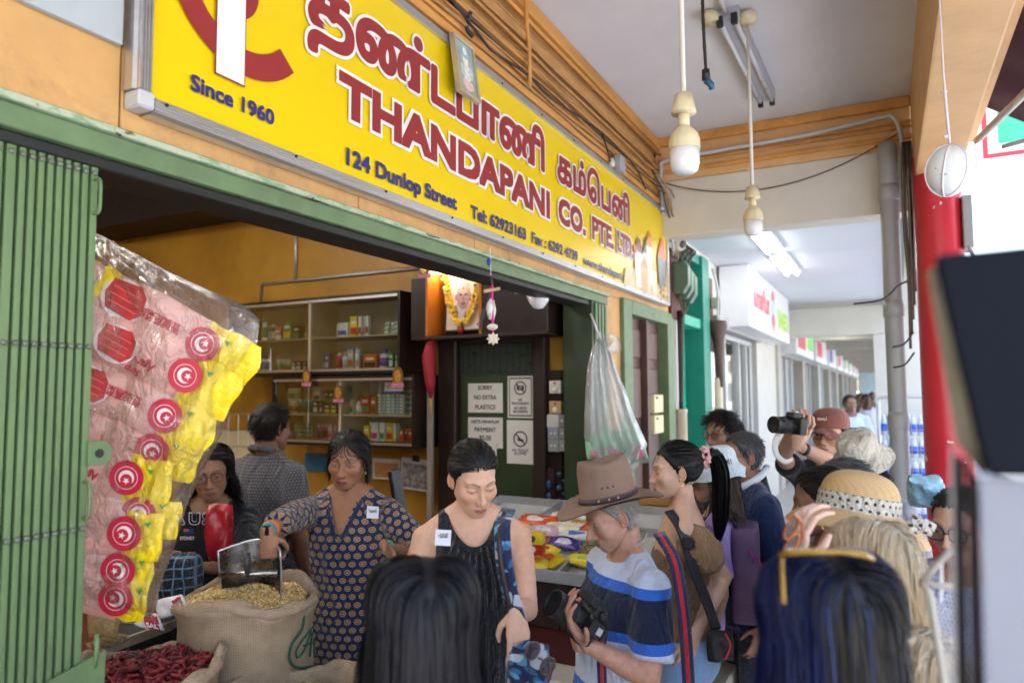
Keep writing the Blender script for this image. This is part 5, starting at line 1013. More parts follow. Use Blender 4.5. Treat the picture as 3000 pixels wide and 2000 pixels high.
part(MB().grid(lambda u, v: tp(1215+150*u+30*math.sin(v*3), 600+70*v+60*u*v+40*u, -.02+.03*math.sin(u*9)*v), 12, 8), 'knot_frill', film('knot film', alpha=.3), tb, smooth=True)
part(MB().tube([tp(1250, 655), tp(1215, 560), tp(1188, 490, .05)], .007, 6), 'tie_string', m_rib, tb, smooth=True)
for k, (x0, y0, x1, y1, tl_) in enumerate(((1155, 1290, 1270, 1450, -.1), (1265, 1250, 1400, 1500, -.1), (1400, 1200, 1540, 1480, -.35))):
    c = tp((x0+x1)/2, (y0+y1)/2); t = thing('tissue_pack', ['green and pink tissue pack at the post side of the hanging bag', 'green and pink tissue pack in the middle of the hanging bag', 'green and pink tissue pack at the outer side of the hanging bag'][k], 'packet', c, 0, 'tissue packs in the hanging bag'); w = (x1-x0)*.4464*4.15/2079; h = (y1-y0)*.4464*4.15/2079; a = E1*math.cos(tl_)*w/2-E2*math.sin(tl_)*w/2*0; b = (E2*math.cos(tl_)+E1*math.sin(tl_))*h/2
    pillow(MB(), (0, 0, 0), a, b, -Fv, .04, seed=k).build('pack', M('tissue green', '#8fc7a4', .5, .06), t, smooth=True); pillow(MB(), b*-.35-Fv*.012, a*.8, b*.5, -Fv, .034, seed=k).build('pink_print', M('tissue pink', '#d98a96', .5, .2, 20), t, smooth=True); pillow(MB(), b*.2-Fv*.016, a*.3, b*.16, -Fv, .03, seed=k).build('white_print', m_pack, t, smooth=True)

# ------------------------------------------------------------------ charm of shells hung before the opening
ch = thing('hanging_charm', 'pink corded charm with shells, crystal and a stick hung before the opening', 'charm', (A+.03, 3.32, 2.2))
def cp(x, y): p = atX(1200+x*.4464, 700+y*.4464, A+.06); return p
part(MB().tube([cp(530, 60), cp(533, 240)], .0022, 5), 'cord', m_rib, ch); part(MB().tube([cp(533, 240), cp(538, 300), cp(540, 420), cp(545, 540), cp(546, 610)], [.006, .009, .006, .007, .006], 8), 'pink_cord', M('magenta cord', '#c41f78', .7, .2, 60), ch, smooth=True)
part(MB().tube([cp(532, 245), cp(538, 310)], [.010, .008], 8), 'black_tuft', m_blackcable, ch, smooth=True)
part(MB().tube([cp(490, 343), cp(587, 325)], .009, 8), 'stick', M('pale stick', '#b99a6a', .7, .2, 30), ch, smooth=True)
part(MB().tube([cp(530, 395), cp(522, 450), cp(527, 530)], [.010, .019, .008], 10), 'crystal', M('clear quartz', '#cfc9c4', .15, .3, 40), ch, smooth=True)
part(MB().tube([cp(548, 400), cp(552, 470), cp(545, 540)], [.006, .013, .006], 8), 'crystal', M('clear quartz', '#cfc9c4'), ch, smooth=True)
for k in range(5): part(MB().tube(spline([cp(530, 330+12*k), cp(505-8*k, 420+15*k), cp(485-6*k, 520+18*k), cp(480+8*k-40, 560+8*k)], 4), .0022, 5), 'dark_tassel', m_blackcable, ch)
part(MB().ball(cp(543, 577), (.030, .012, .016), 12, 8), 'white_shell', M('shell white', '#d9d2cc', .4, .1), ch, smooth=True)
mb = MB(); cc_ = cp(548, 655); pts = []
for k in range(16): a = k/16*2*math.pi; r = .034 if k % 2 == 0 else .021; pts.append((r*math.cos(a), r*math.sin(a)))
mb.prism(pts, lambda u, v, h: cc_+E1*u+E2*v+Fv*h, -.012, .012); part(mb, 'spiked_shell', M('spiked shell', '#cfc0ae', .6, .25, 40, bump=.5, bs=60), ch, bevel=.004)
part(MB().ball(cp(520, 150), (.011, .008, .02), 8, 6), 'blue_bead', M('cobalt bead', '#1c3fb0', .25, .05), ch, smooth=True)

# ------------------------------------------------------------------ sweet counter
KY = 3.2; ctz = atY(1632, 1673, KY).z; slope = .15
cx0, cx1 = -2.35, -.98
ct = thing('sweet_counter', 'dark wood counter with pale sloping trays of packeted snacks', 'counter', ((cx0+cx1)/2, KY+.5, 0))
zb_ = atY(1632, 1848, KY).z; zr_ = atY(1632, 1942, KY).z
m_tray = M('pale tray laminate', '#c3c6c6', .4, .04, 8, .15, (.4, .38, .34))
divx = [cx0, atY(1400, 1670, KY).x, atY(1632, 1673, KY).x, atY(1900, 1700, KY).x, cx1]
for a, b in zip(divx, divx[1:]): part(MB().box((a+.004, KY+.02, zb_), (b-.004, KY+.045, ctz-.02)), 'front_panel', m_dark, ct, bevel=.003)
part(MB().box((cx0, KY+.046, zr_), (cx1, 4.3, zb_)), 'carcass', m_dark, ct); part(MB().box((cx0, KY+.03, zr_-.01), (cx1, KY+.05, zb_-.004)), 'red_base', M('oxblood paint', '#4a1717', .5, .2, 6), ct)
part(MB().box((cx1-.02, KY+.046, zb_), (cx1, 4.3, ctz-.03)), 'end_panel', m_dark, ct)
step = tag(MB().box((cx0, 3.03, 0), (cx1+.3, 4.4, zr_-.012)).build('step', M('white tiled step', '#c9c6bd', .5, .06, 6, .3), bevel=.01), 'white tiled step running under the sweet counter', 'step')
rowsY = [KY, KY+.34, KY+.70, KY+1.08]
tz_ = lambda y: ctz+(y-KY)*slope
for j, (y0, y1) in enumerate(zip(rowsY, rowsY[1:])):
    for a, b in zip(divx, divx[1:]):
        vs = [(a, y0, tz_(y0)-.045), (b, y0, tz_(y0)-.045), (b, y1, tz_(y1)-.045), (a, y1, tz_(y1)-.045)]; part(MB().add(vs+[(x, y, z-.012) for x, y, z in vs], [(0,1,2,3),(7,6,5,4),(0,4,5,1),(1,5,6,2),(2,6,7,3),(3,7,4,0)]), 'tray_floor', m_tray, ct)
for y in rowsY: part(MB().bar((cx0, y, tz_(y)-.025), (cx1, y, tz_(y)-.025), .010, .055), 'tray_rail', m_alu if y > KY else m_greypl, ct, bevel=.002)
for x in divx: part(MB().bar((x, KY, tz_(KY)-.022), (x, rowsY[-1], tz_(rowsY[-1])-.022), .014, .05), 'tray_divider', m_alu, ct, bevel=.002)
def packet(px, py, w, h, ang, c1_, c2_, lab, txt=None, up_=.02, d=None, th=.022, lean=.25):
    # lies on the tray that the pixel meets
    dd = ray(px, py); k = (ctz-KY*slope+.0-.02-CAM[2])/(dd[2]-slope*dd[1]); c = Vector(CAM+dd*k)+Vector((0, 0, up_)); t = thing('snack_packet', lab, 'packet', c, 0, 'packets in the sweet counter'); ca, sa = math.cos(ang), math.sin(ang)
    a = Vector((ca, sa, sa*slope))*w; b = Vector((-sa, ca, lean+ca*slope)).normalized()*h; n_ = a.cross(b).normalized()
    pillow(MB(), (0, 0, 0), a, b, n_, th, 12, 10, seed=int(px)).build('pouch', M('foil '+c1_, c1_, .28, .12, 16, bump=.45, bs=50), t, smooth=True)
    pillow(MB(), n_*.004-b*.1, a*.62, b*.6, n_, th, 10, 8, seed=int(px)).build('print_panel', M('foil '+c2_, c2_, .3, .25, 30), t, smooth=True)
    for s in (-1, 1): MB().bar(a*s*.97-b*.9, a*s*.97+b*.9, .012, .003, n_).build('crimped_end', M('foil '+c1_, c1_), t)
    if txt: text('lettering', txt, M('ink white', '#e0dede', .5), t, n_*(th+.006)-a*.5+b*.25, a.normalized(), b.normalized(), .03, 0, .001, w*1.0)
packet(1560, 1640, .085, .06, .2, '#e3c51c', '#c06a1c', 'yellow and orange sweet packet crumpled in the front tray'); packet(1610, 1650, .08, .055, -.5, '#e0c21a', '#b9541c', 'yellow sweet packet with a brown sweet printed, overlapping another'); packet(1570, 1662, .07, .04, .1, '#e8d03a', '#d9a01c', 'flat yellow packet under the crumpled sweet packets')
packet(1655, 1603, .10, .05, -.1, '#3a2a7a', '#c9cfd6', 'purple and silver chocolate packet lying alone in its tray'); packet(1720, 1655, .11, .04, -.15, '#d9c92a', '#8fae3a', 'flat yellow green biscuit packet in the front tray'); packet(1765, 1620, .07, .085, -.9, '#d9bf1c', '#b9281f', 'yellow and red packet standing on end beside the hat wearer'); packet(1740, 1625, .07, .05, .5, '#6a5a48', '#8a7a5a', 'dark brown packet leaning behind the biscuit packet'); packet(1725, 1612, .03, .05, .2, '#4f9a2f', '#b9281f', 'small green ended packet behind the brown one')
packet(1575, 1535, .12, .06, .05, '#d9521c', '#d9d6d0', 'orange crisp packet at the back of the counter'); packet(1660, 1530, .12, .06, -.1, '#d8d6cf', '#d9601c', 'white crisp packet with an orange corner at the back'); packet(1690, 1505, .10, .05, .2, '#dcc61c', '#c9a81a', 'yellow crisp packet on the heap at the back'); packet(1640, 1560, .11, .05, -.2, '#e6dcae', '#dcd8c8', 'cream coloured packet below the crisps'); packet(1595, 1565, .1, .05, .1, '#c9a9b0', '#dcd0d2', 'pale pink packet below the orange crisps'); packet(1700, 1545, .10, .05, .3, '#cfc9c0', '#b98a3a', 'white and tan packet beside the cream one'); packet(1700, 1480, .07, .05, .7, '#b9c0c6', '#d9742a', 'silver packet with an orange print at the very back')
packet(1560, 1600, .09, .05, .3, '#c9381c', '#e0c41c', 'red and yellow packet in the tray behind the crumpled sweets'); packet(1600, 1625, .07, .045, -.3, '#e8cf2a', '#b9541c', 'small yellow packet against the tray divider'); packet(1690, 1580, .10, .045, .2, '#d8d6cf', '#3f66b0', 'white and blue packet in the middle tray'); packet(1745, 1560, .10, .05, -.2, '#c9301c', '#e0c41c', 'red biscuit packet in the middle tray'); packet(1790, 1590, .09, .05, .4, '#3f8a45', '#e0d8c0', 'green packet in the tray beside the hat wearer'); packet(1800, 1530, .10, .05, .1, '#d9742a', '#e6dcae', 'tan and orange packet at the back beside the hat'); packet(1830, 1640, .10, .05, .1, '#6a4fa0', '#d8d6cf', 'violet packet in the front tray past the hat'); packet(1500, 1560, .10, .05, .2, '#d9bf1c', '#b9281f', 'yellow and red crisp packet by the black dress')
for k, (py, c, cc2, wd) in enumerate(((1592, '#b8221f', '#e0d8d0', 'red tea carton below the yellow one'), (1562, '#e0c41c', '#4a4a2a', 'yellow tea carton on top of the red one'))):
    c_ = atD(1565, py+12, 3.55); t = thing('carton', wd, 'carton', c_, .2, 'packets in the sweet counter'); MB().box((-.05, -.035, -.028), (.05, .035, .026)).build('box', M('foil '+c, c, .35), t, bevel=.002); MB().lathe([(.016, 0), (.016, .0006)], n=16, c=(0, -.0352, 0), M=Matrix.Rotation(math.pi/2, 3, 'X')).build('print_disc', M('foil '+cc2, cc2), t)
# hanging cards of sachets in the gloom behind the counter
hcard = thing('sachet_card', 'dark cards of sachets and blue bottles hanging below the switches', 'card', atY(1625, 1440, 4.5))
MB().box((-.1, -.01, -.22), (.0, .0, .16)).build('card', M('maroon card', '#3d1f22', .6, .3, 20), hcard); 
for k in range(8): MB().ball((.05+.035*(k % 2), -.03, .12-.045*k), (.026, .02, .026), 8, 6).build('cap', M('dark cap %d' % (k % 2), ['#2a3a4a', '#1c2026'][k % 2], .4), hcard, smooth=True)
for k in range(4): MB().ball((-.03, -.03, .05-.08*k), (.02, .015, .03), 8, 6).build('blue_bottle', M('dim blue', '#2a4f7a', .35), hcard, smooth=True)
wd_ = thing('wooden_drawer', 'pale wooden drawer box behind the counter past the brown hat', 'box', atD(1985, 1485, 4.3)); 
for k in range(2): MB().box((-.25, 0, -.06+.06*k), (.3, .3, -.004+.06*k)).build('board', M('honey pine', '#b98a4a', .5, .2, 6, stretch=(.1, 1, 1)), wd_, bevel=.004)

# ------------------------------------------------------------------ roll cage of bottled water, far along the walkway
rcg = thing('roll_cage', 'wire roll cage trolley stacked with blue water packs by the white pier', 'trolley', (.25, 10.2, 0))
X0, X1, Y0, Y1, ZT = -.34, .42, -.4, .4, 1.66
for x in (X0, X1):
    for y in (Y0, Y1): MB().tube([(x, y, .12), (x, y, ZT)], .016, 8).build('post', m_steel, rcg, smooth=True); MB().ball((x, y, .06), (.02, .05, .05), 10, 8).build('castor', m_black, rcg, smooth=True)
for y in (Y0, Y1): MB().tube(spline([(X0, y, ZT-.1), (X0+.03, y, ZT), (X1-.03, y, ZT), (X1, y, ZT-.1)], 6), .016, 8).build('hoop', m_steel, rcg, smooth=True)
for k in range(9): MB().tube([(X0+.085*k, Y0, .15), (X0+.085*k, Y0, ZT-.03)], .004, 5).build('wire', m_steel, rcg)
for k in range(12): MB().tube([(X0, Y0, .2+.12*k), (X1, Y0, .2+.12*k)], .004, 5).build('wire', m_steel, rcg)
for k in range(8): MB().tube([(X0, Y0+.1*k, .15), (X0, Y0+.1*k, ZT-.05)], .004, 5).build('wire', m_steel, rcg)
MB().box((X0, Y0, .11), (X1, Y1, .14)).build('deck', m_steel, rcg)
m_bw = M('blue bottle wrap', '#2d5fd0', .3, .25, 12); m_bp = M('clear bottle', '#c9d8e6', .25, .15, 20)
for j in range(5):
    for i in range(3):
        t = thing('water_pack', 'shrink wrapped blue labelled water bottles, %s column, layer %s of the roll cage' % (['pier side', 'middle', 'road side'][i], ['one', 'two', 'three', 'four', 'five'][j]), 'water pack', (.25+X0+.05+.24*i+.08, 10.2-.2, .145+.265*j), 0, 'water packs in the roll cage')
        for b in range(4):
            x = -.08+.075*(b % 3) if b < 3 else -.04; y = -.1 if b < 3 else .06
            MB().lathe([(.033, 0), (.034, .08), (.034, .16), (.02, .21), (.013, .225), (.013, .245)], n=10, c=(x, y, 0)).build('bottle', m_bp, t, smooth=True); MB().lathe([(.0348, .05), (.0348, .14)], n=10, c=(x, y, 0)).build('wrapper', m_bw, t, smooth=True)
pkb = thing('pink_cabinet', 'dull pink steel cabinet beside the white pillar', 'cabinet', (-1.35, 7.6, 0)); MB().box((-.16, -.2, .05), (.16, .2, .95)).build('body', M('pink steel', '#b9747c', .5, .08), pkb, bevel=.008); MB().box((-.17, -.21, .95), (.17, .21, 1.0)).build('top', m_greypl, pkb, bevel=.005)
MB().box((-.14, -.204, .1), (.14, -.2, .5)).build('door', M('pink steel', '#b9747c'), pkb)

# ------------------------------------------------------------------ black topped stand and wire basket close to the lens
st = thing('display_stand', 'grey metal stand with a black rounded head and a mirrored side strip', 'stand', (0, 0, 0))
def sp_(px, py, d=.52): return atD(px, py, d)
def rounded(poly, r, n=6):
    out = []; N = len(poly)
    for i in range(N):
        p0, p1, p2 = (Vector(poly[(i-1) % N]), Vector(poly[i]), Vector(poly[(i+1) % N])); a = p1+(p0-p1).normalized()*r; b = p1+(p2-p1).normalized()*r
        for k in range(n+1): t = k/n; out.append(a*(1-t)**2+p1*2*t*(1-t)+b*t*t)
    return out
def slab_(poly, d0, d1, name, mat, r=10, bevel=.0): return part(MB().prism([tuple(q) for q in rounded(poly, r)], lambda u, v, h: sp_(u, v, h), d0, d1), name, mat, st, bevel=bevel)
slab_([(2733, 748), (3300, 690), (3300, 1400), (2885, 1395)], .50, .56, 'head', M('black satin plastic', (.007, .008, .012), .85, 0, spec=.08), 34, .004)
slab_([(2715, 800), (2745, 770), (2890, 1330), (2885, 1400), (2830, 1330), (2800, 1300)], .545, .565, 'head_rim', M('dusty beige rim', '#b3a995', .5, .2, 60), 8)
slab_([(2868, 1400), (3300, 1400), (3300, 2300), (2900, 2300)], .51, .56, 'panel', M('pale grey enamel', '#74757d', .45, .08), 4, .003)
slab_([(2828, 1330), (2866, 1400), (2896, 2300), (2850, 2300)], .530, .545, 'mirror_strip', M('mirror strip', (.7, .7, .7), .06, 0, metal=1.), 4)
slab_([(2792, 1330), (2824, 1345), (2846, 2300), (2808, 2300)], .532, .55, 'rubber_seal', m_black, 4); slab_([(2783, 1310), (2792, 1310), (2806, 2300), (2794, 2300)], .53, .548, 'steel_edge', M('weathered edge', '#9a948c', .45, .2, 60), 2)
tag(part(MB().box((.22, .25, 0), (.45, .5, .95)), 'leg_box', M('pale grey enamel', '#a9aab4'), st))
wb_ = thing('wire_basket', 'white cord wrapped wire basket beside the grey metal stand', 'basket', atD(2735, 1800, .95))
kn = lambda x, y, d=.95: atD(x, y, d)
m_wrap = M('wrapped cord', '#8f887b', .7, .2, 90)
for pts in ([(2700, 1705), (2735, 1665), (2790, 1605)], [(2700, 1705), (2750, 1715), (2800, 1716)], [(2700, 1705), (2722, 1735), (2738, 1820), (2760, 1930), (2775, 2050)]): part(MB().tube([kn(*q) for q in pts], .0042, 8), 'rod', m_wrap, wb_, smooth=True)
for k in range(26): q = kn(2722, 1735).lerp(kn(2775, 2050), k/26); part(MB().ball(q, (.0055, .0055, .0045), 8, 5), 'cord_wrap', M('pale cord', '#a9a498', .8), wb_)
for k in range(16): a = kn(2724, 1740).lerp(kn(2772, 2040), k/16); b = kn(2800, 1810+18*k, 1.05); part(MB().tube([a, b], .0014, 5), 'mesh_wire', m_steel, wb_)
part(MB().tube([kn(2755, 1650, 1.0), kn(2755, 1760, 1.0)], .0025, 6), 'wire', m_steel, wb_)
bb = thing('blue_bag', 'crumpled pale blue plastic bag beside the straw hat', 'bag', atD(2712, 1440, 2.3)); rng = random.Random(3)
pillow(MB(), (0, 0, 0), E1*.052, E2*.052, -Fv, .05, 24, 22, 5).build('film', M('pale blue film', '#8fb9c8', .25, .25, 22, bump=1., bs=20, bd=.012), bb, smooth=True)
from mathutils import noise as mnoise
for v in bb.children[0].data.vertices: v.co += Vector((mnoise.noise(v.co*30), mnoise.noise(v.co*30+Vector((5, 0, 0))), mnoise.noise(v.co*34+Vector((0, 7, 0)))))*.016
# ------------------------------------------------------------------ people: heads, bodies, hair, clothes
nrm = lambda v: v/np.maximum(np.linalg.norm(v, axis=-1, keepdims=True), 1e-9)
def sd_ell(p, c, r):
    q = (p-np.array(c))/np.array(r); k0 = np.linalg.norm(q, axis=-1); k1 = np.linalg.norm(q/np.array(r), axis=-1); return k0*(k0-1)/np.maximum(k1, 1e-6)
def sd_cap(p, a, b, ra, rb):
    a, b = np.array(a, float), np.array(b, float); ba = b-a; h = np.clip((p-a) @ ba/(ba @ ba), 0, 1); return np.linalg.norm(p-a-h[..., None]*ba, axis=-1)-(ra+(rb-ra)*h)
def smin(a, b, k): h = np.clip(.5+.5*(b-a)/k, 0, 1); return b+(a-b)*h-k*h*(1-h)
def smax(a, b, k): return -smin(-a, -b, k)
def head_sdf(p, fp):
    """fp: face shape; +y is the face, z up, origin between the ears"""
    q = p.copy(); q[..., 0] = np.abs(q[..., 0]); w = fp.get('w', 1.)
    q[..., 0] = q[..., 0]/w
    d = sd_ell(q, (0, -.014, .032), (.073, .093, .083))
    d = smin(d, sd_ell(q, (0, .030, -.030), (.058, .056, .078)), .03)
    d = smin(d, sd_cap(q, (.047, .002, -.052), (.016, .060, -.092), .018, .017), .028)
    d = smin(d, sd_ell(q, (0, .066, -.094), (.021, .017, .015)), .02)
    d = smin(d, sd_ell(q, (.041, .058, -.026), (.022, .02, .02)), .025)
    d = smin(d, sd_cap(q, (.008, .079, .021), (.042, .066, .021), .010, .008), .018)
    d = smax(d, -sd_ell(q, (.031, .097, -.003), (.018, .018, .012)), .014)
    d = smin(d, sd_ell(q, (.0312, .0685, -.002), (.0148, .0142, .0125)), .006)
    n = fp.get('nose', 1.)
    d = smin(d, sd_cap(q, (0, .080, .012), (0, .080+.024*n, -.034), .0065, .0085), .010)
    d = smin(d, sd_ell(q, (0, .080+.024*n, -.038), (.0115, .0115, .0095)), .008)
    d = smin(d, sd_ell(q, (.012, .094, -.042), (.0085, .010, .0075)), .007)
    d = smin(d, sd_ell(q, (0, .072, -.067), (.028, .021, .024)), .016)
    mo = fp.get('mouth', 0.)
    d = smin(d, sd_cap(q, (0, .0925, -.0645), (.019, .083, -.0675), .0056, .003), .006)
    d = smin(d, sd_cap(q, (0, .0905, -.0755-mo), (.016, .083, -.0715-mo*.6), .0066, .003), .006)
    return d
def head_grid(nu, nv, fp):
    s = np.linspace(-1, 1, nu+1)[:-1]; az = np.pi*np.sign(s)*np.abs(s)**1.55; t = np.linspace(0, 1, nv+1)
    el = np.radians(-82+172*t); A_, E_ = np.meshgrid(az, el); D_ = np.stack([np.sin(A_)*np.cos(E_), np.cos(A_)*np.cos(E_), np.sin(E_)], -1)
    o = np.array([0, 0., -.012]); rs = np.linspace(.17, .03, 57); sd = np.stack([head_sdf(o+D_*r, fp) for r in rs], 0)
    ins = sd < 0; k = np.argmax(ins, 0); k = np.clip(k, 1, None); ii, jj = np.indices(k.shape)
    s0, s1 = sd[k-1, ii, jj], sd[k, ii, jj]; f = np.clip(s0/(s0-s1+1e-12), 0, 1); r = rs[k-1]+(rs[k]-rs[k-1])*f
    P = o+D_*r[..., None]; P = P.reshape(-1, 3)
    F = [(j*nu+i, j*nu+(i+1) % nu, (j+1)*nu+(i+1) % nu, (j+1)*nu+i) for j in range(nv) for i in range(nu)]
    F.append(tuple(range(nu-1, -1, -1))); return P, F
def mixc(a, b, m): return a*(1-m[:, None])+np.array(b)*m[:, None]
def sm(x, a, b): t = np.clip((x-a)/(b-a), 0, 1); return t*t*(3-2*t)
def paint_face(P, fp):
    sk = np.array(fp['skin']); n = len(P); C = np.tile(sk, (n, 1)); ax = np.abs(P[:, 0]); x, y, z = P.T
    front = sm(y, .02, .05)
    C = mixc(C, sk*np.array([1.06, .86, .82]), front*np.exp(-((ax-.042)/.018)**2-((z+.035)/.02)**2)*.7)
    C = mixc(C, sk*np.array([1.05, .82, .78]), front*np.exp(-(ax/.014)**2-((z+.04)/.014)**2)*.6)
    C = mixc(C, sk*np.array([.74, .66, .64]), front*np.exp(-((ax-.031)/.017)**2-((z+.012)/.008)**2)*.45)
    lip = fp.get('lip', tuple(sk*np.array([.85, .48, .48]))); mo = fp.get('mouth', 0.)
    wl = np.clip(1-(ax/.0235)**2, 0, 1)
    up = (z > -.0702) & (z < -.0702+.0078*wl**.7+.0008*np.minimum(ax/.006, 1)); lo = (z <= -.0702) & (z > -.0705-(.0095+mo)*wl**.6)
    C = mixc(C, lip, ((up | lo) & (y > .06) & (ax < .0235)).astype(float)*.85)
    C = mixc(C, np.array(lip)*.25, np.exp(-((z+.0703+mo*.4)/(.0011+mo*.45))**2)*(ax < .021)*(y > .06)*.9)
    C = mixc(C, sk*.18, np.exp(-((ax-.0075)/.0032)**2-((z+.0475)/.0022)**2)*front*.8)
    C = mixc(C, sk*.45, np.exp(-((ax-.0185)/.0018)**2-((z+.042)/.006)**2)*front*.35)
    bz = .0205+.0055*np.clip(1-((ax-.034)/.021)**2, -1, 1)+fp.get('browz', 0); th = .0028*np.clip((.056-ax)/.03, .25, 1)*fp.get('browt', 1.)
    C = mixc(C, fp.get('brow', (.02, .016, .014)), np.exp(-((z-bz)/th)**2)*(ax > .011)*(ax < .056)*front*.88)
    # eyes: open = 1, looking down = about .25
    op = fp.get('open', .8); dx = (ax-.0315)/.0152; wl = np.clip(1-dx**2, 0, 1); ez = -.0015-(.004*(1-op)); up = ez+.0062*op*wl**.8+.0006; lo = ez-.0042*max(op, .15)*wl**.8
    eye = (z < up) & (z > lo) & (np.abs(dx) < 1) & (y > .05)
    C[eye] = (.62, .60, .57)
    gx = fp.get('gaze', 0.)*.006; sx = x-np.sign(x)*.0315-gx; ir = (sx**2+(z-ez-.0005)**2) < .0049**2; C[eye & ir] = (.025, .015, .010)
    C = mixc(C, (.012, .010, .010), np.exp(-((z-up)/.0016)**2)*(np.abs(dx) < 1.12)*(y > .045)*.92)
    C = mixc(C, sk*.55, np.exp(-((z-up-.0045)/.0011)**2)*(np.abs(dx) < .9)*(y > .05)*.5*op)
    if fp.get('stubble'): C = mixc(C, sk*np.array([.72, .70, .72]), sm(-z, .045, .075)*sm(y, -.02, .03)*fp['stubble'])
    if fp.get('bindi'): C = mixc(C, (.18, .01, .02), ((ax**2+(z-.037)**2) < .0036**2).astype(float)*(y > .05))
    if fp.get('grey'): pass
    return np.clip(C, 0, 1)
def xform(P, Mx): A4 = np.array(Mx); return P @ A4[:3, :3].T+A4[:3, 3]
def ear_parts(sgn, w=1.):
    mb = MB(); x = sgn*.0735*w; R_ = Euler((0, 0, sgn*.42)).to_matrix() @ Euler((-.18, 0, 0)).to_matrix()
    mb.ball((x, -.012, -.006), (.0065, .0155, .027), 12, 8, R_)
    mb.ball((x-sgn*.001, -.006, -.03), (.006, .008, .010), 10, 6)
    rim = [Vector((sgn*.0045, .017*math.sin(a)*1.0-.001, .029*math.cos(a)+.002)) for a in np.linspace(-.5, 4.0, 14)]
    mb.tube([Vector((x, -.012, -.006))+R_ @ Vector((v.x, -v.y, v.z)) for v in rim], [.002]+[.0036]*12+[.002], 6); return np.array([tuple(v) for v in mb.v]), mb.f

class Geo:
    """vertex, face and colour arrays of one body"""
    def __init__(s): s.v = []; s.f = []; s.c = []; s.n = 0
    def add(s, v, f, c):
        v = np.asarray(v, float); s.v.append(v); s.f += [tuple(i+s.n for i in q) for q in f]
        c = np.asarray(c, float); s.c.append(np.tile(c, (len(v), 1)) if c.ndim == 1 else c); s.n += len(v)
    def build(s, name, mat, parent, smooth=True):
        me = bpy.data.meshes.new(name); V = np.concatenate(s.v); me.from_pydata(V.tolist(), [], s.f)
        at = me.color_attributes.new('Col', 'FLOAT_COLOR', 'POINT'); C = np.concatenate(s.c); at.data.foreach_set('color', np.concatenate([C, np.ones((len(C), 1))], 1).ravel())
        me.materials.append(mat)
        if smooth: me.shade_smooth()
        o = bpy.data.objects.new(name, me); put(o, parent); return o
def voxel(mb, size, it=6, fac=.5):
    """melts overlapping closed shapes into one skin"""
    me = mb.mesh('tmp'); o = bpy.data.objects.new('tmp', me); COL.objects.link(o)
    m = o.modifiers.new('r', 'REMESH'); m.mode = 'VOXEL'; m.voxel_size = size; m.adaptivity = 0
    if it: s = o.modifiers.new('s', 'SMOOTH'); s.factor = fac; s.iterations = it
    dg = bpy.context.evaluated_depsgraph_get(); e = o.evaluated_get(dg).to_mesh()
    v = np.empty(len(e.vertices)*3); e.vertices.foreach_get('co', v); v = v.reshape(-1, 3)
    n = len(e.polygons); lt = np.empty(n, int); e.polygons.foreach_get('loop_total', lt); lv = np.empty(len(e.loops), int); e.loops.foreach_get('vertex_index', lv)
    f = []; k = 0
    if n and (lt == 4).all(): f = [tuple(q) for q in lv.reshape(-1, 4).tolist()]
    else:
        for t in lt: f.append(tuple(lv[k:k+t].tolist())); k += t
    o.evaluated_get(dg).to_mesh_clear(); bpy.data.objects.remove(o); bpy.data.meshes.remove(me); return v, f
def loft(mb, rings, n=20, cap=True):
    """rings: (centre, half width vector, half depth vector)"""
    vs = []
    for c, a, b in rings:
        c, a, b = Vector(c), Vector(a), Vector(b)
        for k in range(n): t = 2*math.pi*k/n; vs.append(c+a*math.cos(t)+b*math.sin(t))
    m = len(rings); fs = [(i*n+k, i*n+(k+1) % n, (i+1)*n+(k+1) % n, (i+1)*n+k) for i in range(m-1) for k in range(n)]
    if cap: fs += [tuple(range(n-1, -1, -1)), tuple((m-1)*n+k for k in range(n))]
    return mb.add(vs, fs)
def ik(S, W, l1, l2, pole):
    S, W, pole = Vector(S), Vector(W), Vector(pole); d = W-S; L = min(d.length, (l1+l2)*.999); u = d.normalized(); W = S+u*L
    a = (l1*l1-l2*l2+L*L)/(2*L); h = math.sqrt(max(0, l1*l1-a*a)); p = pole-u*pole.dot(u); p = p.normalized() if p.length > 1e-5 else u.orthogonal().normalized()
    return S+u*a+p*h, W

def skin_mat():
    t = NT('skin'); a = t.n('ShaderNodeAttribute', attribute_name='Col'); v = t.coord(); n = t.noise(v, 60, 4); n2 = t.noise(v, 400, 2)
    t.l(t.mix(1., a.outputs['Color'], t.ramp(t.math('MULTIPLY_ADD', t.noise(v, 11, 3), .5, t.math('MULTIPLY', n, .5)), [(.3, (.86, .80, .79)), (.7, (1.08, 1.05, 1.04))]), 'MULTIPLY'), t.b.inputs['Base Color'])
    t.l(t.math('MULTIPLY_ADD', n, .2, .38), t.b.inputs['Roughness']); t.b.inputs['Specular IOR Level'].default_value = .35
    t.b.inputs['Subsurface Weight'].default_value = .15; t.b.inputs['Subsurface Radius'].default_value = (.012, .005, .003); t.b.inputs['Subsurface Scale'].default_value = .5
    t.bump(n2, .3, .002); return t.m
def skin_old():
    t = NT('wrinkled skin'); a = t.n('ShaderNodeAttribute', attribute_name='Col'); v = t.coord(); n = t.noise(v, 45, 4); n2 = t.noise(t.coord('Object', (1, 1, .35)), 95, 5, .7, .8)
    t.l(t.mix(1., a.outputs['Color'], t.ramp(n, [(.3, (.82, .76, .75)), (.7, (1.10, 1.05, 1.03))]), 'MULTIPLY'), t.b.inputs['Base Color']); t.set(Roughness=.5)
    t.bump(n2, .55, .004); return t.m
def hair_mat():
    t = NT('hair'); a = t.n('ShaderNodeAttribute', attribute_name='Col'); t.l(a.outputs['Color'], t.b.inputs['Base Color'])
    t.set(Roughness=.46); t.b.inputs['Specular IOR Level'].default_value = .24; t.b.inputs['Anisotropic'].default_value = .5; return t.m
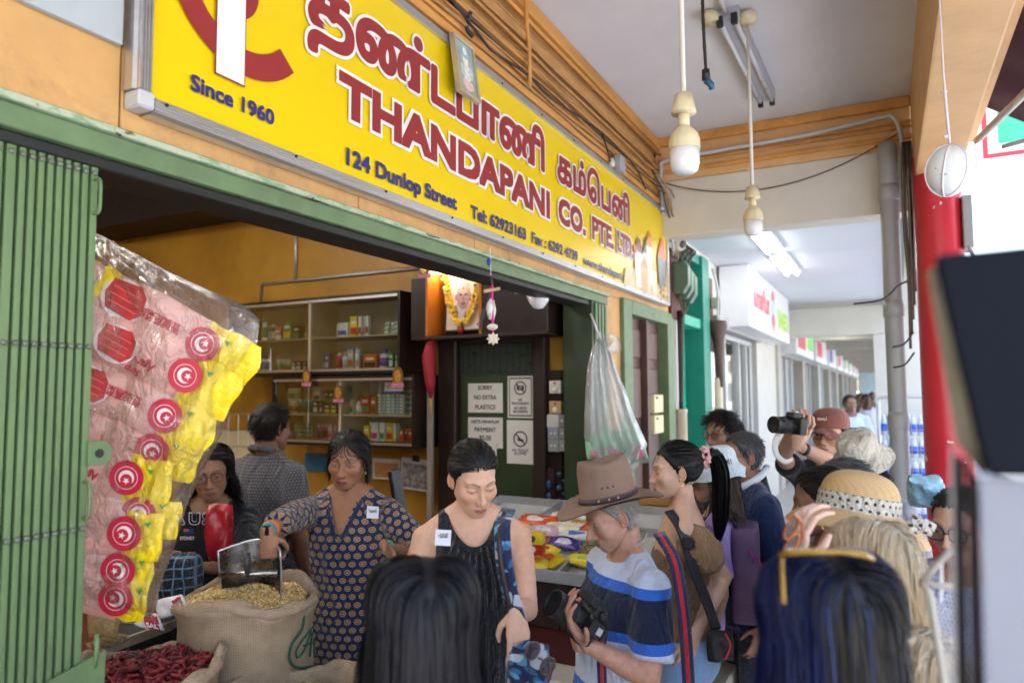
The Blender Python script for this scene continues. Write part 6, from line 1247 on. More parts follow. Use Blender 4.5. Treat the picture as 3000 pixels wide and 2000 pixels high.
m_skin, m_skin_old, m_hair = skin_mat(), skin_old(), hair_mat()

def cloth(name, col, rough=.85, var=.12, weave=900, wr=.35, wscale=7, pat=None, sheen=.2, spec=.25):
    """fabric: fine weave and soft creases; pat(t) may return a colour socket"""
    if name in MATS: return MATS[name]
    t = NT(name); v = t.coord(); c = srgb(col) if isinstance(col, str) else col
    base = pat(t) if pat else t.mix(t.noise(v, 9, 5), tuple(x*(1-var) for x in c), tuple(min(1, x*(1+var)) for x in c))
    if pat: base = t.mix(1., base, t.ramp(t.noise(v, 9, 5), [(.3, 1-var), (.7, 1.)]), 'MULTIPLY')
    t.l(base, t.b.inputs['Base Color']); t.set(Roughness=rough); t.b.inputs['Specular IOR Level'].default_value = spec; t.b.inputs['Sheen Weight'].default_value = sheen
    n1 = t.noise(t.coord('Object', (1, 1, .45)), wscale, 3, .5, 1.1); n3 = t.noise(t.coord('Object', (1, 1, .5)), wscale*2.6, 2, .5, 1.6); n2 = t.noise(v, weave, 1); h = t.math('ADD', t.math('MULTIPLY_ADD', n3, .35, n1), t.math('MULTIPLY', n2, .025))
    t.bump(h, min(1., wr*1.5), .085); MATS[name] = t.m; return t.m

HAND_POSES = {'relaxed': [(.35, .3, .2)]+[(.35, .5, .3), (.4, .55, .35), (.45, .6, .35), (.5, .6, .35)], 'grip': [(.7, .5, .4)]+[(1.0, 1.1, .7), (1.05, 1.15, .7), (1.1, 1.15, .7), (1.1, 1.15, .7)],
    'point': [(.5, .5, .5)]+[(.15, .1, .08), (.75, .9, .5), (.9, 1.0, .6), (1.0, 1.0, .6)], 'hold': [(.3, .35, .3)]+[(.5, .7, .5), (.55, .75, .5), (.6, .75, .5), (.65, .75, .5)], 'cup': [(.2, .3, .2)]+[(.25, .5, .4), (.3, .55, .4), (.35, .6, .4), (.4, .6, .4)]}
def hand_mesh(pose, side, k=1., vx=.0036):
    """wrist at the origin, fingers along +y, palm facing -z, thumb on side*-x"""
    mb = MB(); P_ = HAND_POSES[pose]
    loft(mb, [((0, -.035, 0), (.027, 0, 0), (0, 0, .02)), ((0, .0, 0), (.029, 0, 0), (0, 0, .019)), ((0, .03, 0), (.036, 0, 0), (0, 0, .017)), ((0, .065, 0), (.041, 0, 0), (0, 0, .0145)), ((0, .088, -.001), (.039, 0, 0), (0, 0, .012))], 16)
    L = [(.046, .028, .022), (.050, .032, .023), (.046, .030, .022), (.036, .022, .019)]; xs = [-.030, -.010, .010, .029]; ys = [.082, .087, .083, .073]
    for i in range(4):
        a = 0; p = Vector((xs[i]*side, ys[i], 0)); pts = [p-Vector((0, .015, 0)), p]; spread = (-.10, -.02, .05, .14)[i]*side
        for j in range(3):
            a += P_[i+1][j]; d = Vector((math.sin(spread), math.cos(a)*math.cos(spread), -math.sin(a))); p = p+d*L[i][j]; pts.append(p)
        r = (.0098, .0092, .0082, .0072, .0052) if i < 3 else (.0085, .008, .007, .0062, .0046)
        mb.tube(pts, r, 10); mb.ball(pts[-1], r[-1]*1.0, 8, 6); mb.ball(pts[1], r[1]*1.02, 8, 6)
    a0, a1, a2 = P_[0]; p = Vector((-.026*side, .018, -.006)); d = Vector((-.75*side, .62, -.25-.5*a0)).normalized(); pts = [Vector((-.012*side, .0, -.004)), p]
    p = p+d*.034; pts.append(p); d = (d+Vector((.45*side*a1*2, .35, -.25*a1))).normalized(); p = p+d*.032; pts.append(p); d = (d+Vector((.4*side*a2*2, .25, -.2*a2))).normalized(); p = p+d*.024; pts.append(p)
    mb.tube(pts, (.014, .0145, .0112, .0098, .0062), 10); mb.ball(pts[-1], .0064, 8, 6)
    v, f = voxel(mb, vx, 2 if vx < .005 else 1, .4); return v*k, f
HAND_CACHE = {}
def hand_at(geo, pose, side, wrist, fdir, palm, skin, k=1., vx=.0036):
    key = (pose, side, vx)
    if key not in HAND_CACHE: HAND_CACHE[key] = hand_mesh(pose, side, 1., vx)
    v, f = HAND_CACHE[key]; y = Vector(fdir).normalized(); z = -(Vector(palm)-y*Vector(palm).dot(y)).normalized(); x = y.cross(z)
    R_ = np.array([x, y, z]); c = np.tile(np.array(skin), (len(v), 1)); tip = sm(v[:, 1], .1, .18)
    c = mixc(c, np.array(skin)*np.array([1.05, .82, .8]), tip*.5); geo.add(v*k @ R_+np.array(wrist), f, c)

# ---- hair
def hairline(az):
    a = np.degrees(np.abs(az)); return np.interp(a, [0, 35, 55, 72, 88, 105, 135, 180], [.069, .066, .047, .015, -.012, -.038, -.078, -.09])
def scalp_points(n, fp, rng, zmin=None, line=0.0):
    P = []; 
    while sum(len(p) for p in P) < n:
        d = nrm(rng.normal(size=(n*3, 3))); d = d[d[:, 2] > -.75]; lo = np.full(len(d), .03); hi = np.full(len(d), .16); o = np.array([0, 0, -.012])
        for _ in range(14): md = (lo+hi)/2; s = head_sdf(o+d*md[:, None], fp); hi = np.where(s > 0, md, hi); lo = np.where(s > 0, lo, md)
        p = o+d*lo[:, None]; az = np.arctan2(p[:, 0], p[:, 1]); p = p[p[:, 2] > hairline(az)+line+.004*np.abs(rng.normal(size=len(az)))-.001]; P.append(p)
    return np.concatenate(P)[:n]
def sd_grad(p, fp):
    e = .002; g = np.stack([head_sdf(p+np.eye(3)[i]*e, fp)-head_sdf(p-np.eye(3)[i]*e, fp) for i in range(3)], -1); return nrm(g)
def grow(roots, fp, flow, length, steps, lift=.008, rng=None, body=None, jitter=.15, hug=-.03):
    """walks strands over the head; flow(p, i, d) gives the wanted direction"""
    N = len(roots); p = roots.copy(); g = sd_grad(p, fp); p = p+g*.001; path = [p.copy()]; d = g.copy(); ds = length/steps
    ds = ds if hasattr(ds, '__len__') else np.full(N, ds); J = rng.normal(size=(N, 3))*jitter*np.where(rng.random((N, 1)) < .04, 2.5 if body is not None else 1.2, 1.); lf = lift*(.45+.75*rng.random(N))
    for i in range(steps):
        w = flow(p, i/steps, d); d = nrm(d*.35+nrm(w+J*(.4+.6*i/steps))*.65); p = p+d*ds[:, None]
        s = head_sdf(p, fp); need = lf*min(1, (i+1)/3); pen = need-s; m = pen > 0
        if m.any(): gg = sd_grad(p[m], fp); p[m] = p[m]+gg*np.minimum(pen[m], .03)[:, None]
        far = s-lf*1.5-.002; m = (far > 0) & (p[:, 2] > hug)
        if m.any(): p[m] = p[m]-sd_grad(p[m], fp)*far[m][:, None]*.8
        if body is not None: p = body(p)
        path.append(p.copy())
    return np.stack(path, 1)
def ribbons(geo, path, width, col, rng, tip=None, cvar=.25):
    """flat locks with taper; colour runs from root to tip"""
    N, K, _ = path.shape; t = np.gradient(path, axis=1); t = nrm(t); c0 = np.array([0, -.015, .0]); out = nrm(path-c0); side = nrm(np.cross(t, out)); rot = rng.uniform(-.7, .7, (N, 1, 1)); side = nrm(side*np.cos(rot)+np.cross(t, side)*np.sin(rot))
    prof = np.interp(np.linspace(0, 1, K), [0, .15, .75, 1], [.6, 1, .9, .12])[None, :, None]; w = width*rng.uniform(.6, 1.4, (N, 1, 1))*prof/2
    V = np.stack([path-side*w, path+side*w], 2).reshape(-1, 3)
    q = np.arange(N)[:, None]*(2*K)+np.arange(K-1)[None, :]*2; F = np.stack([q, q+1, q+3, q+2], -1).reshape(-1, 4)
    cr = np.array(col); tipc = np.array(tip) if tip is not None else cr
    if cr.ndim == 1: cr = np.tile(cr, (N, 1))
    if tipc.ndim == 1: tipc = np.tile(tipc, (N, 1))
    f = np.linspace(0, 1, K)[None, :, None]; C = cr[:, None]*(1-f)+tipc[:, None]*f; C = C*(1+cvar*rng.normal(size=(N, 1, 1))).clip(.35, 2); C = np.repeat(C, 2, 1).reshape(-1, 3)
    geo.add(V, F.tolist(), np.clip(C, 0, 1))
def scalp_cap(geo, fp, col, off=.004, line=.0, nu=48, nv=40):
    P, F = head_grid(nu, nv, fp); az = np.arctan2(P[:, 0], P[:, 1]); inside = P[:, 2] > hairline(az)+line+.006+.004*np.sin(az*23)+.003*np.sin(az*51+1); g = sd_grad(P, fp); P = P+g*np.where(inside, off, -.004)[:, None]
    F = [q for q in F if len(q) == 4 and inside[list(q)].sum() >= 2]; used = sorted(set(i for q in F for i in q)); mp = {a: b for b, a in enumerate(used)}
    geo.add(P[used], [tuple(mp[i] for i in q) for q in F], np.array(col)*.7)
GRAV = np.array([0, 0, -1.])
def flow_down(part=0., fwd=.0, back=0.):
    def fl(p, t, d):
        s = np.sign(p[:, 0]-part+1e-6); top = sm(p[:, 2], .05, .11)[:, None]; lat = np.stack([s*.9, np.full(len(p), fwd-back), -.25*np.ones(len(p))], -1); return lat*top+(GRAV+np.array([0, -back*.3, 0]))*(1-top)
    return fl
def flow_to(pt):
    pt = np.array(pt)
    return lambda p, t, d: nrm(pt-p)
def flow_short(sw=(0, .6, -.3), up=.5):
    sw = np.array(sw)
    def fl(p, t, d):
        out = nrm(p-np.array([0, -.015, .02])); az = np.arctan2(p[:, 0], p[:, 1]); side = sm(.07-p[:, 2], 0, .05)[:, None]; return out*up+sw*(1-side)+np.array([0, -.25, -.9])*side
    return fl

# ---- a person
BODY = {'m': dict(sw=.185, ch=.168, wa=.155, hp=.170, nk=.057, arm=1.0), 'f': dict(sw=.162, ch=.150, wa=.130, hp=.172, nk=.047, arm=.86)}
class Person: pass
def person(label, hc, f, H=1.65, sex='f', skin=(.5, .32, .22), head=(0, 0, 0), lean=(0, 0), face=None, hc_off=(.028, .138), res=(80, 64), old=False, arms=None, top=None, bottom=None, group=None, name='person', fat=1., bare_back=False, bare_legs=False, sh_roll=0., shrug=0., vox=.015):
    """hc: head centre in the world; f: 0 faces the camera, 90 faces the picture's left; head = (turn, nod, tilt) on top of that"""
    p = Person(); s = H/1.68; hc = Vector(hc); hd = math.radians(297.7-f); fw_ = Vector((math.cos(hd), math.sin(hd), 0)); rt = Vector((fw_.y, -fw_.x, 0)); up = Vector((0, 0, 1))
    p.fw, p.rt, p.up, p.s, p.hc, p.sex = fw_, rt, up, s, hc, sex
    nb = hc-fw_*hc_off[0]*s-up*hc_off[1]*s; pel = nb-up*.565*s-fw_*lean[0]-rt*lean[1]; p.nb, p.pel = nb, pel
    root = thing(name, label, 'person', (pel.x, pel.y, 0), 0, group); p.root = root; off = Vector((pel.x, pel.y, 0))
    L = lambda v: Vector(v)-off
    B = BODY[sex]; ax = lambda t: pel.lerp(nb, t)
    fp = dict(face or {}); fp.setdefault('skin', skin); p.fp = fp; geo = Geo(); ks = s*.985
    # head
    hh = math.radians(297.7-f-head[0])-math.pi/2; p.HM = Matrix.Translation(L(hc)) @ Matrix.Rotation(hh, 4, 'Z') @ Matrix.Rotation(-math.radians(head[1]), 4, 'X') @ Matrix.Rotation(math.radians(head[2]), 4, 'Y') @ Matrix.Scale(ks, 4)
    P, F = head_grid(res[0], res[1], fp); geo.add(xform(P, p.HM), F, paint_face(P, fp))
    for sg_ in (-1, 1): v, f_ = ear_parts(sg_, fp.get('w', 1.)); geo.add(xform(v, p.HM), f_, np.array(fp['skin'])*np.array([1.03, .86, .82]))
    # joints
    sh = {}
    for sg_, nm in ((1, 'R'), (-1, 'L')): sh[nm] = ax(.865)+rt*sg_*B['sw']*s+up*shrug*s+up*sg_*sh_roll
    p.sh = sh; mb = MB()
    def ring(t, rx, ry, dy=0.): return (L(ax(t))+fw_*dy*s, rt*rx*s, fw_*ry*s)
    p.torso = lambda e, lo=-.15, hi=1.0, fz=1.: [r for r in [ring(-.20, (B['hp']-.02)*fz+e, .115*fz+e), ring(-.05, B['hp']*fz+e, .125*fz+e, -.01), ring(.12, (B['hp']-.012)*fz+e, .118*fz+e), ring(.30, B['wa']*fz+e, .104*fz+e, .01), ring(.55, B['ch']*fz+e, .118*fz+e, .012), ring(.74, (B['ch']+.006)*fz+e, .112*fz+e, .008), ring(.88, (B['ch']-.008)+e, .09+e), ring(.97, .105+e, .066+e*.8), ring(1.02, .062+e*.7, .056+e*.7)] if True]
    loft(mb, p.torso(-.004, fz=fat)[1 if not bare_legs else 0:], 24)
    hb = L(hc)+(p.HM.to_3x3() @ Vector((0, -.022, -.055))); nbl = L(nb)
    mb.tube([nbl-up*.05*s, nbl+up*.015*s, nbl.lerp(hb, .6), hb], [B['nk']*1.25*s, B['nk']*1.06*s, B['nk']*s, B['nk']*.98*s], 16)
    arms = arms or {}; p.arm = {}; l1, l2 = .275*s, .245*s
    for nm, sg_ in (('R', 1), ('L', -1)):
        a = arms.get(nm, {}); S = sh[nm]; W = a.get('wrist'); 
        if W is None: W = S+rt*sg_*.06-up*.5*s+fw_*.05
        E, W = ik(S, W, l1, l2, a.get('pole', -fw_*1.+rt*sg_*.6-up*.2))
        p.arm[nm] = (S, E, W); k = B['arm']*s; A0 = ax(.86)+rt*sg_*B['sw']*.55*s
        mb.tube([L(A0), L(S), L(S.lerp(E, .3)), L(S.lerp(E, .75)), L(E), L(E.lerp(W, .3)), L(E.lerp(W, .75)), L(W)], [.052*k, .053*k, .050*k, .043*k, .0395*k, .041*k, .031*k, .0265*k], 14)
        mb.ball(L(S), .053*k, 12, 8); mb.tube([L(nb)+up*.035*s, L(nb)+rt*sg_*.055*s+up*.004*s, L(S)-rt*sg_*.01*s+up*.012*s], [.03*s, .04*s, .038*s], 12)
        hd_ = a.get('hand', 'relaxed')
        if hd_: fd = a.get('dir', (W-E).normalized()); hand_at(geo, hd_, sg_, L(W)+Vector(fd).normalized()*.012, fd, a.get('palm', -rt*sg_), fp['skin'], k=a.get('hk', 1.0 if sex == 'm' else .90)*s, vx=.0036 if 'wrist' in a else .0065)
    foot = [Vector((pel.x, pel.y, 0))+rt*sg_*.1*s+fw_*.02 for sg_ in (1, -1)]; p.foot = foot; p.legs = []
    for q, sg_ in zip(foot, (1, -1)):
        hip = pel+rt*sg_*.088*s-up*.06*s; kn = hip.lerp(q, .5)+fw_*.02; an = q+up*.08; p.legs.append((hip, kn, an, q))
        if bare_legs: mb.tube([L(hip), L(hip.lerp(kn, .5)), L(kn), L(kn.lerp(an, .35)), L(an)], [.085*s, .075*s, .055*s, .056*s, .036*s], 14)
    v, f_ = voxel(mb, vox, 8 if vox < .011 else 5, .5); geo.add(v, f_, np.array(fp['skin'])*np.array(fp.get('bodytint', (1, .97, .95))))
    body = geo.build('body', m_skin_old if old else m_skin, root); p.body = body; p.L = L; p.off = off; p.ax = ax; p.ring = ring; p.ks = ks
    for sg_, (hip, kn, an, q) in zip((1, -1), p.legs):
        sb = MB(); loft(sb, [(L(q)+fw_*-.08+up*.03, rt*.035, up*.03), (L(q)+fw_*-.05+up*.045, rt*.042, up*.045), (L(q)+fw_*.05+up*.04, rt*.045, up*.035), (L(q)+fw_*.14+up*.025, rt*.045, up*.024), (L(q)+fw_*.18+up*.02, rt*.03, up*.018)], 14)
        sb.build('shoe', M('shoe leather', '#3a3430', .5), root, smooth=True)
    return p
def garment(p, name, mb, mat, size=.0105, it=7, wr=.004, bones=None, seed=1, freq=18., cut=None):
    v, f = voxel(mb, size, it, .5);
    if cut:
        q = v-np.array(p.L(p.nb)); loc = np.stack([q @ np.array(p.rt), q @ np.array(p.fw), q[:, 2]], -1)/p.s; kill = cut(loc); f = [t for t in f if not kill[list(t)].any()]; used = np.unique(np.array([i for t in f for i in t])); mp = -np.ones(len(v), int); mp[used] = np.arange(len(used)); v = v[used]; f = [tuple(int(mp[i]) for i in t) for t in f]
        cnt = {}
        for t in f:
            for i in range(len(t)): k_ = (min(t[i], t[i-1]), max(t[i], t[i-1])); cnt[k_] = cnt.get(k_, 0)+1
        be = np.array([k_ for k_, c_ in cnt.items() if c_ == 1])
        if len(be):
            for _ in range(14):
                acc = np.zeros_like(v); num = np.zeros(len(v)); np.add.at(acc, be[:, 0], v[be[:, 1]]); np.add.at(acc, be[:, 1], v[be[:, 0]]); np.add.at(num, be[:, 0], 1); np.add.at(num, be[:, 1], 1); m_ = num > 0; v[m_] = v[m_]*.4+acc[m_]/num[m_][:, None]*.6
    rng = np.random.default_rng(seed); 
    if wr:
        h = np.zeros(len(v))
        for k in range(7): d = nrm(rng.normal(size=(1, 3)))[0]*np.array([1, 1, .55]); ph = rng.uniform(0, 6.3); fr = freq*(1+.5*k*rng.random()); h += np.sin(v @ d*fr+ph+1.3*np.sin(v @ nrm(rng.normal(size=(1, 3)))[0]*fr*.6))/(1+.35*k)
        c = v.mean(0); out = v-np.array([c[0], c[1], 0]); out[:, 2] = 0; out = nrm(out); v = v+out*(h*wr*.55)[:, None]
    g = Geo(); pat = np.zeros((len(v), 3)); best = np.full(len(v), 9e9)
    for (a, b, ref, rad) in (bones or []):
        a, b, ref = np.array(a), np.array(b), np.array(ref); ba = b-a; l = np.linalg.norm(ba); u = ba/l; h = (v-a) @ u; q = v-a-h[:, None]*u; dist = np.linalg.norm(q, axis=1)/rad+np.maximum(0, np.maximum(-h, h-l))/rad
        e1 = ref-u*(ref @ u); e1 /= np.linalg.norm(e1); e2 = np.cross(u, e1); ang = np.arctan2(q @ e2, q @ e1); m = dist < best; best[m] = dist[m]; pat[m] = np.stack([ang*rad*1.0, h, np.zeros(len(v))], -1)[m]
    g.add(v, f, (1, 1, 1)); o = g.build(name, mat, p.root)
    if bones: at = o.data.attributes.new('pat', 'FLOAT_VECTOR', 'POINT'); at.data.foreach_set('vector', pat.ravel())
    return o
def torso_rings(p, e, t0, t1, fat=1.):
    """clothes rings between two heights along the spine"""
    R_ = p.torso(e, fz=fat); ts = [-.20, -.05, .12, .30, .55, .74, .88, .97, 1.02]; out = []
    def at(t):
        for i in range(len(ts)-1):
            if ts[i] <= t <= ts[i+1]: k = (t-ts[i])/(ts[i+1]-ts[i]); return tuple(Vector(a).lerp(Vector(b), k) for a, b in zip(R_[i], R_[i+1]))
        c, a, b = R_[0]; return (Vector(c)+(p.ax(t)-p.ax(-.20)), a, b)
    return [at(t) for t in [t0]+[t for t in ts if t0 < t < t1]+[t1]]
def shirt(p, mat, e=.014, hem=.02, neck=.975, sleeve=.55, ss=1.0, sk=1., name='shirt', flare=0., fat=1., wr=.004, size=.0165, arms=('R', 'L'), seed=1, cut=None, scoop=.03, tw=0.):
    mb = MB(); R_ = torso_rings(p, e, hem, neck, fat); R_ = [(c, a, b-p.up*(scoop if i == len(R_)-1 else (scoop*.5 if i == len(R_)-2 else 0))) for i, (c, a, b) in enumerate(R_)]
    if flare: R_ = [(c, a*(1+flare*max(0, .5-i*.14)), b*(1+flare*max(0, .5-i*.14))) for i, (c, a, b) in enumerate(R_)]
    loft(mb, R_, 28)
    if p.sex == 'f':
        for sg_ in (-1, 1): mb.ball(p.L(p.ax(.60))+p.rt*sg_*.066*p.s+p.fw*.075*p.s, (.062*p.s, .062*p.s, .068*p.s), 14, 10)
    bones = [(p.L(p.ax(hem-.1)), p.L(p.ax(1.05)), p.fw, .135*p.s*sk)]
    for nm in arms:
        S, E, W = p.arm[nm]; k = BODY['m']['arm']*p.s*ss; sg_ = 1 if nm == 'R' else -1; A0 = p.ax(.84)+p.rt*sg_*.09*p.s
        r0, r1, r2, r3 = .060*k, .061*k, .053*k, .046*k; mb.tube([p.L(p.nb)+p.rt*sg_*(.045+tw)*p.s-p.up*.0*p.s, p.L(p.nb)+p.rt*sg_*(.075+tw)*p.s-p.up*.012*p.s, p.L(S)-p.rt*sg_*.01*p.s+p.up*.013*p.s], [.036*p.s, .044*p.s, .046*p.s], 12)
        if sleeve <= 1: pts = [A0, S, S.lerp(E, sleeve*.5), S.lerp(E, sleeve)]; rr_ = [.066*k, r0, r1, r1*1.04]
        else: pts = [A0, S, S.lerp(E, .5), E, E.lerp(W, (sleeve-1)*.5), E.lerp(W, sleeve-1)]; rr_ = [.066*k, r0, r1, r2*1.12, r2, r3*1.1]
        mb.tube([p.L(q) for q in pts], rr_, 16); mb.ball(p.L(S), r0, 14, 10); bones += [(p.L(S), p.L(E), p.fw if abs((E-S).normalized().dot(p.fw)) < .8 else p.up, .055*p.s*sk), (p.L(E), p.L(W), p.fw if abs((W-E).normalized().dot(p.fw)) < .8 else p.up, .05*p.s*sk)]
    return garment(p, name, mb, mat, size, 5, wr, bones, seed, cut=cut)
def trousers(p, mat, e=.012, top=.18, to=1., name='trousers', wr=.003):
    mb = MB(); loft(mb, torso_rings(p, e-.002, -.16, top), 24)
    for hip, kn, an, q in p.legs:
        pts = [hip+p.up*.05, hip, hip.lerp(kn, .5), kn, kn.lerp(an, .5), an+p.up*.0]; rr_ = [.088, .092, .085, .07, .064, .06]
        n = 6 if to >= 1 else 4
        if to < 1: pts = [hip+p.up*.05, hip, hip.lerp(kn, to*.6), hip.lerp(kn, to)]; rr_ = [.09, .094, .09, .09]
        mb.tube([p.L(q_) for q_ in pts], [r*p.s+e*.3 for r in rr_], 16)
    return garment(p, name, mb, mat, .02, 3, wr, [(p.L(p.ax(-.9)), p.L(p.ax(.1)), p.fw, .14)], 3)
def hair(p, kind, col, n=1500, seed=2, tip=None, width=.0032, length=.3, lift=.012, part=0., line=0., cvar=.25, pt=(0, -.10, -.04), steps=10, jitter=.12, body_r=None, fwd=0., back=.25, colfn=None, sw=(0, .6, -.3), up=.5, name='hair', cap=.005, keep=None):
    rng = np.random.default_rng(seed); g = Geo(); fp = p.fp
    if cap: scalp_cap(g, fp, col, cap, line)
    roots = scalp_points(n, fp, rng, line=line)
    if keep is not None: roots = roots[keep(roots)]; n = len(roots)
    inv_ = p.HM.to_3x3().inverted()
    gl = np.array(inv_ @ Vector((0, 0, -1))); gl /= np.linalg.norm(gl)
    nbh = np.array(p.HM.inverted() @ p.L(p.nb))
    def bodyf(q):
        c = nbh+gl*.10; d = (q-c); r = np.array([.185, .12, .13]); u = np.linalg.norm(d/r, axis=1); m = u < 1; q = q.copy(); q[m] = c+d[m]/u[m][:, None]
        d = q-nbh; d2 = d-np.outer(d @ gl, gl); u = np.linalg.norm(d2, axis=1); m = (u < .062) & (np.abs(d @ gl) < .09); q[m] += (d2[m]/np.maximum(u[m], 1e-4)[:, None])*(.062-u[m])[:, None]; return q
    if kind == 'long':
        base = flow_down(part, fwd, back)
        def fl(q, t, d): top = sm(q[:, 2], .03, .09)[:, None]; fr_ = (sm(q[:, 1], .0, .05)*sm(q[:, 2], -.09, -.03))[:, None]; return base(q, t, d)*top+(gl+np.array([0, -.12*back, 0]))*(1-top)+fr_*np.stack([np.sign(q[:, 0]-part)*1.6, np.full(len(q), -.9), np.zeros(len(q))], -1)
        ln = length*(.9+.14*rng.random(n)); z0 = roots[:, 2]; ln = ln-np.clip(.10-z0, 0, .2)*.6
        path = grow(roots, fp, fl, ln, steps, lift, rng, bodyf, jitter)
    elif kind == 'back':
        d_ = np.linalg.norm(roots-np.array(pt), axis=1); path = grow(roots, fp, flow_to(pt), d_*1.08, steps, lift, rng, None, jitter*.4)
    elif kind == 'short':
        ln = length*(.6+.8*rng.random(n)); path = grow(roots, fp, flow_short(sw, up), ln, max(5, steps//2), lift, rng, None, jitter, 9)
    c = colfn(roots, rng, path) if colfn else col
    ribbons(g, path, width, c, rng, tip, cvar)
    g.v = [xform(v, p.HM) for v in g.v]; o = g.build(name, m_hair, p.root); o['kind'] = 'stuff'; return o
def lock(p, pts, r, col, n=260, seed=5, width=.003, flat=1., cvar=.25, name='hair_lock', tip=None, wave=0., local=True):
    """a tail or strand of hair following a path (head coordinates)"""
    rng = np.random.default_rng(seed); P = np.array([tuple(v) for v in spline(pts, 5)]); K = len(P); rr_ = np.interp(np.linspace(0, 1, K), np.linspace(0, 1, len(r)), r); t = nrm(np.gradient(P, axis=0)); e1 = nrm(np.cross(t, np.array([.3, .9, .1]))); e2 = np.cross(t, e1)
    a = rng.uniform(0, 2*np.pi, n); q = np.sqrt(rng.random(n)); ph = rng.uniform(0, 6.3, n)
    k = np.arange(K)/K; wv = wave*np.sin(k[None, :]*14+ph[:, None]*.25)
    path = P[None]+(e1[None]*(np.cos(a)*q)[:, None, None]+e2[None]*(np.sin(a)*q*flat)[:, None, None])*rr_[None, :, None]+e1[None]*wv[..., None]
    path += rng.normal(size=(n, 1, 3))*.0015; g = Geo(); ribbons(g, path, width, col, rng, tip, cvar)
    g.v = [xform(v, p.HM) for v in g.v] if local else g.v
    o = g.build(name, m_hair, p.root); o['kind'] = 'stuff'; return o
def glasses(p, mat, w=.0, lens=None, z=.0, tint=None, parent_name='glasses', rx=.024, rz=.018, y=.093, r=.0013, square=.7):
    mb = MB(); 
    def rim(sx): return [Vector((sx*.032+rx*math.copysign(abs(math.cos(a))**square, math.cos(a)), y-.06*abs((abs(sx*.032+rx*math.cos(a))))**1.5*2, z-.002+rz*math.copysign(abs(math.sin(a))**square, math.sin(a)))) for a in np.linspace(0, 2*math.pi, 29)]
    for sx in (-1, 1):
        mb.tube(rim(sx), r, 6, cap=False); mb.tube([(sx*.056, y-.003, z+.004), (sx*.068, y-.02, z+.006), (sx*.076, .03, z+.005), (sx*.077, -.012, z+.002), (sx*.074, -.03, z-.012)], r, 6)
    mb.tube([(-.009, y-.001, z), (0, y+.003, z+.002), (.009, y-.001, z)], r, 6)
    mb.v = [tuple(p.HM @ Vector(v)) for v in mb.v]; o = mb.build(parent_name, mat, p.root, smooth=True)
    if lens:
        for sx in (-1, 1):
            lb = MB(); pts = rim(sx)[:-1]; lb.add([tuple(p.HM @ v) for v in pts], [tuple(range(len(pts)))]); l = lb.build('lens', lens, None); l.parent = o
    return o
# ------------------------------------------------------------------ who is there
BLK = (.012, .010, .010); Wd = lambda x, y, d: atD(x, y, d)
m_spec_black = M('black spectacle frame', (.015, .015, .018), .3, 0); m_spec_brown = M('brown spectacle frame', '#4d3328', .3, .1)
m_lens = glass_mat(); m_lens.name = 'spectacle lens'
m_smoke = M('smoked lens', (.03, .028, .03), .12, 0, alpha=.85)
def dots(bg, fg, ring, su, sv, ru, rv):
    def f(t):
        a = t.n('ShaderNodeAttribute', attribute_name='pat'); sp = t.n('ShaderNodeSeparateXYZ'); t.l(a.outputs['Vector'], sp.inputs[0]); y = t.math('DIVIDE', sp.outputs[1], sv); row = t.math('FLOOR', y); x = t.math('ADD', t.math('DIVIDE', sp.outputs[0], su), t.math('MULTIPLY', t.math('MODULO', t.math('ABSOLUTE', row), 2.), .5))
        fx = t.math('DIVIDE', t.math('SUBTRACT', t.math('FRACT', x), .5), ru); fy = t.math('DIVIDE', t.math('SUBTRACT', t.math('FRACT', y), .5), rv); d = t.math('SQRT', t.math('ADD', t.math('MULTIPLY', fx, fx), t.math('MULTIPLY', fy, fy)))
        c = t.mix(t.math('LESS_THAN', d, 1.), srgb(bg), srgb(fg))
        if ring: c = t.mix(t.math('LESS_THAN', t.math('ABSOLUTE', t.math('SUBTRACT', d, .5)), .09), c, srgb(ring))
        return c
    return f
def leaves(bg, cols, sc):
    def f(t):
        v = t.coord(); out = srgb(bg)
        for k, (c, s) in enumerate(cols):
            vo = t.n('ShaderNodeTexVoronoi', feature='F1'); vo.inputs['Scale'].default_value = sc*s; mp = t.n('ShaderNodeMapping'); mp.inputs['Location'].default_value = (k*3.1, k*1.7, k*5.3); t.l(v, mp.inputs[0]); t.l(mp.outputs[0], vo.inputs['Vector'])
            df = t.n('ShaderNodeVectorMath', operation='SUBTRACT'); t.l(mp.outputs[0], df.inputs[0]); t.l(vo.outputs['Position'], df.inputs[1]); ro = t.n('ShaderNodeVectorRotate', rotation_type='AXIS_ANGLE'); ro.inputs['Axis'].default_value = (.5, .85, .1); t.l(df.outputs[0], ro.inputs[0]); sp0 = t.n('ShaderNodeSeparateColor'); t.l(vo.outputs['Color'], sp0.inputs[0]); t.l(t.math('MULTIPLY', sp0.outputs[0], 6.28), ro.inputs['Angle'])
            sp = t.n('ShaderNodeSeparateXYZ'); t.l(ro.outputs[0], sp.inputs[0]); q = t.math('ADD', t.math('POWER', t.math('ABSOLUTE', t.math('MULTIPLY', sp.outputs[0], sc*s*4.6)), 1.6), t.math('POWER', t.math('ABSOLUTE', t.math('MULTIPLY', sp.outputs[2], sc*s*1.7)), 1.6)); q = t.math('ADD', q, t.math('POWER', t.math('ABSOLUTE', t.math('MULTIPLY', sp.outputs[1], sc*s*1.6)), 2.))
            out = t.mix(t.math('LESS_THAN', q, .8), out, srgb(c))
        return out
    return f
def zbands(stops, zmax=2.):
    def f(t):
        sp = t.n('ShaderNodeSeparateXYZ'); t.l(t.coord(), sp.inputs[0]); return t.ramp(t.math('DIVIDE', sp.outputs[2], zmax), [(max(0, z/zmax), srgb(c)) for z, c in stops], 'CONSTANT')
    return f
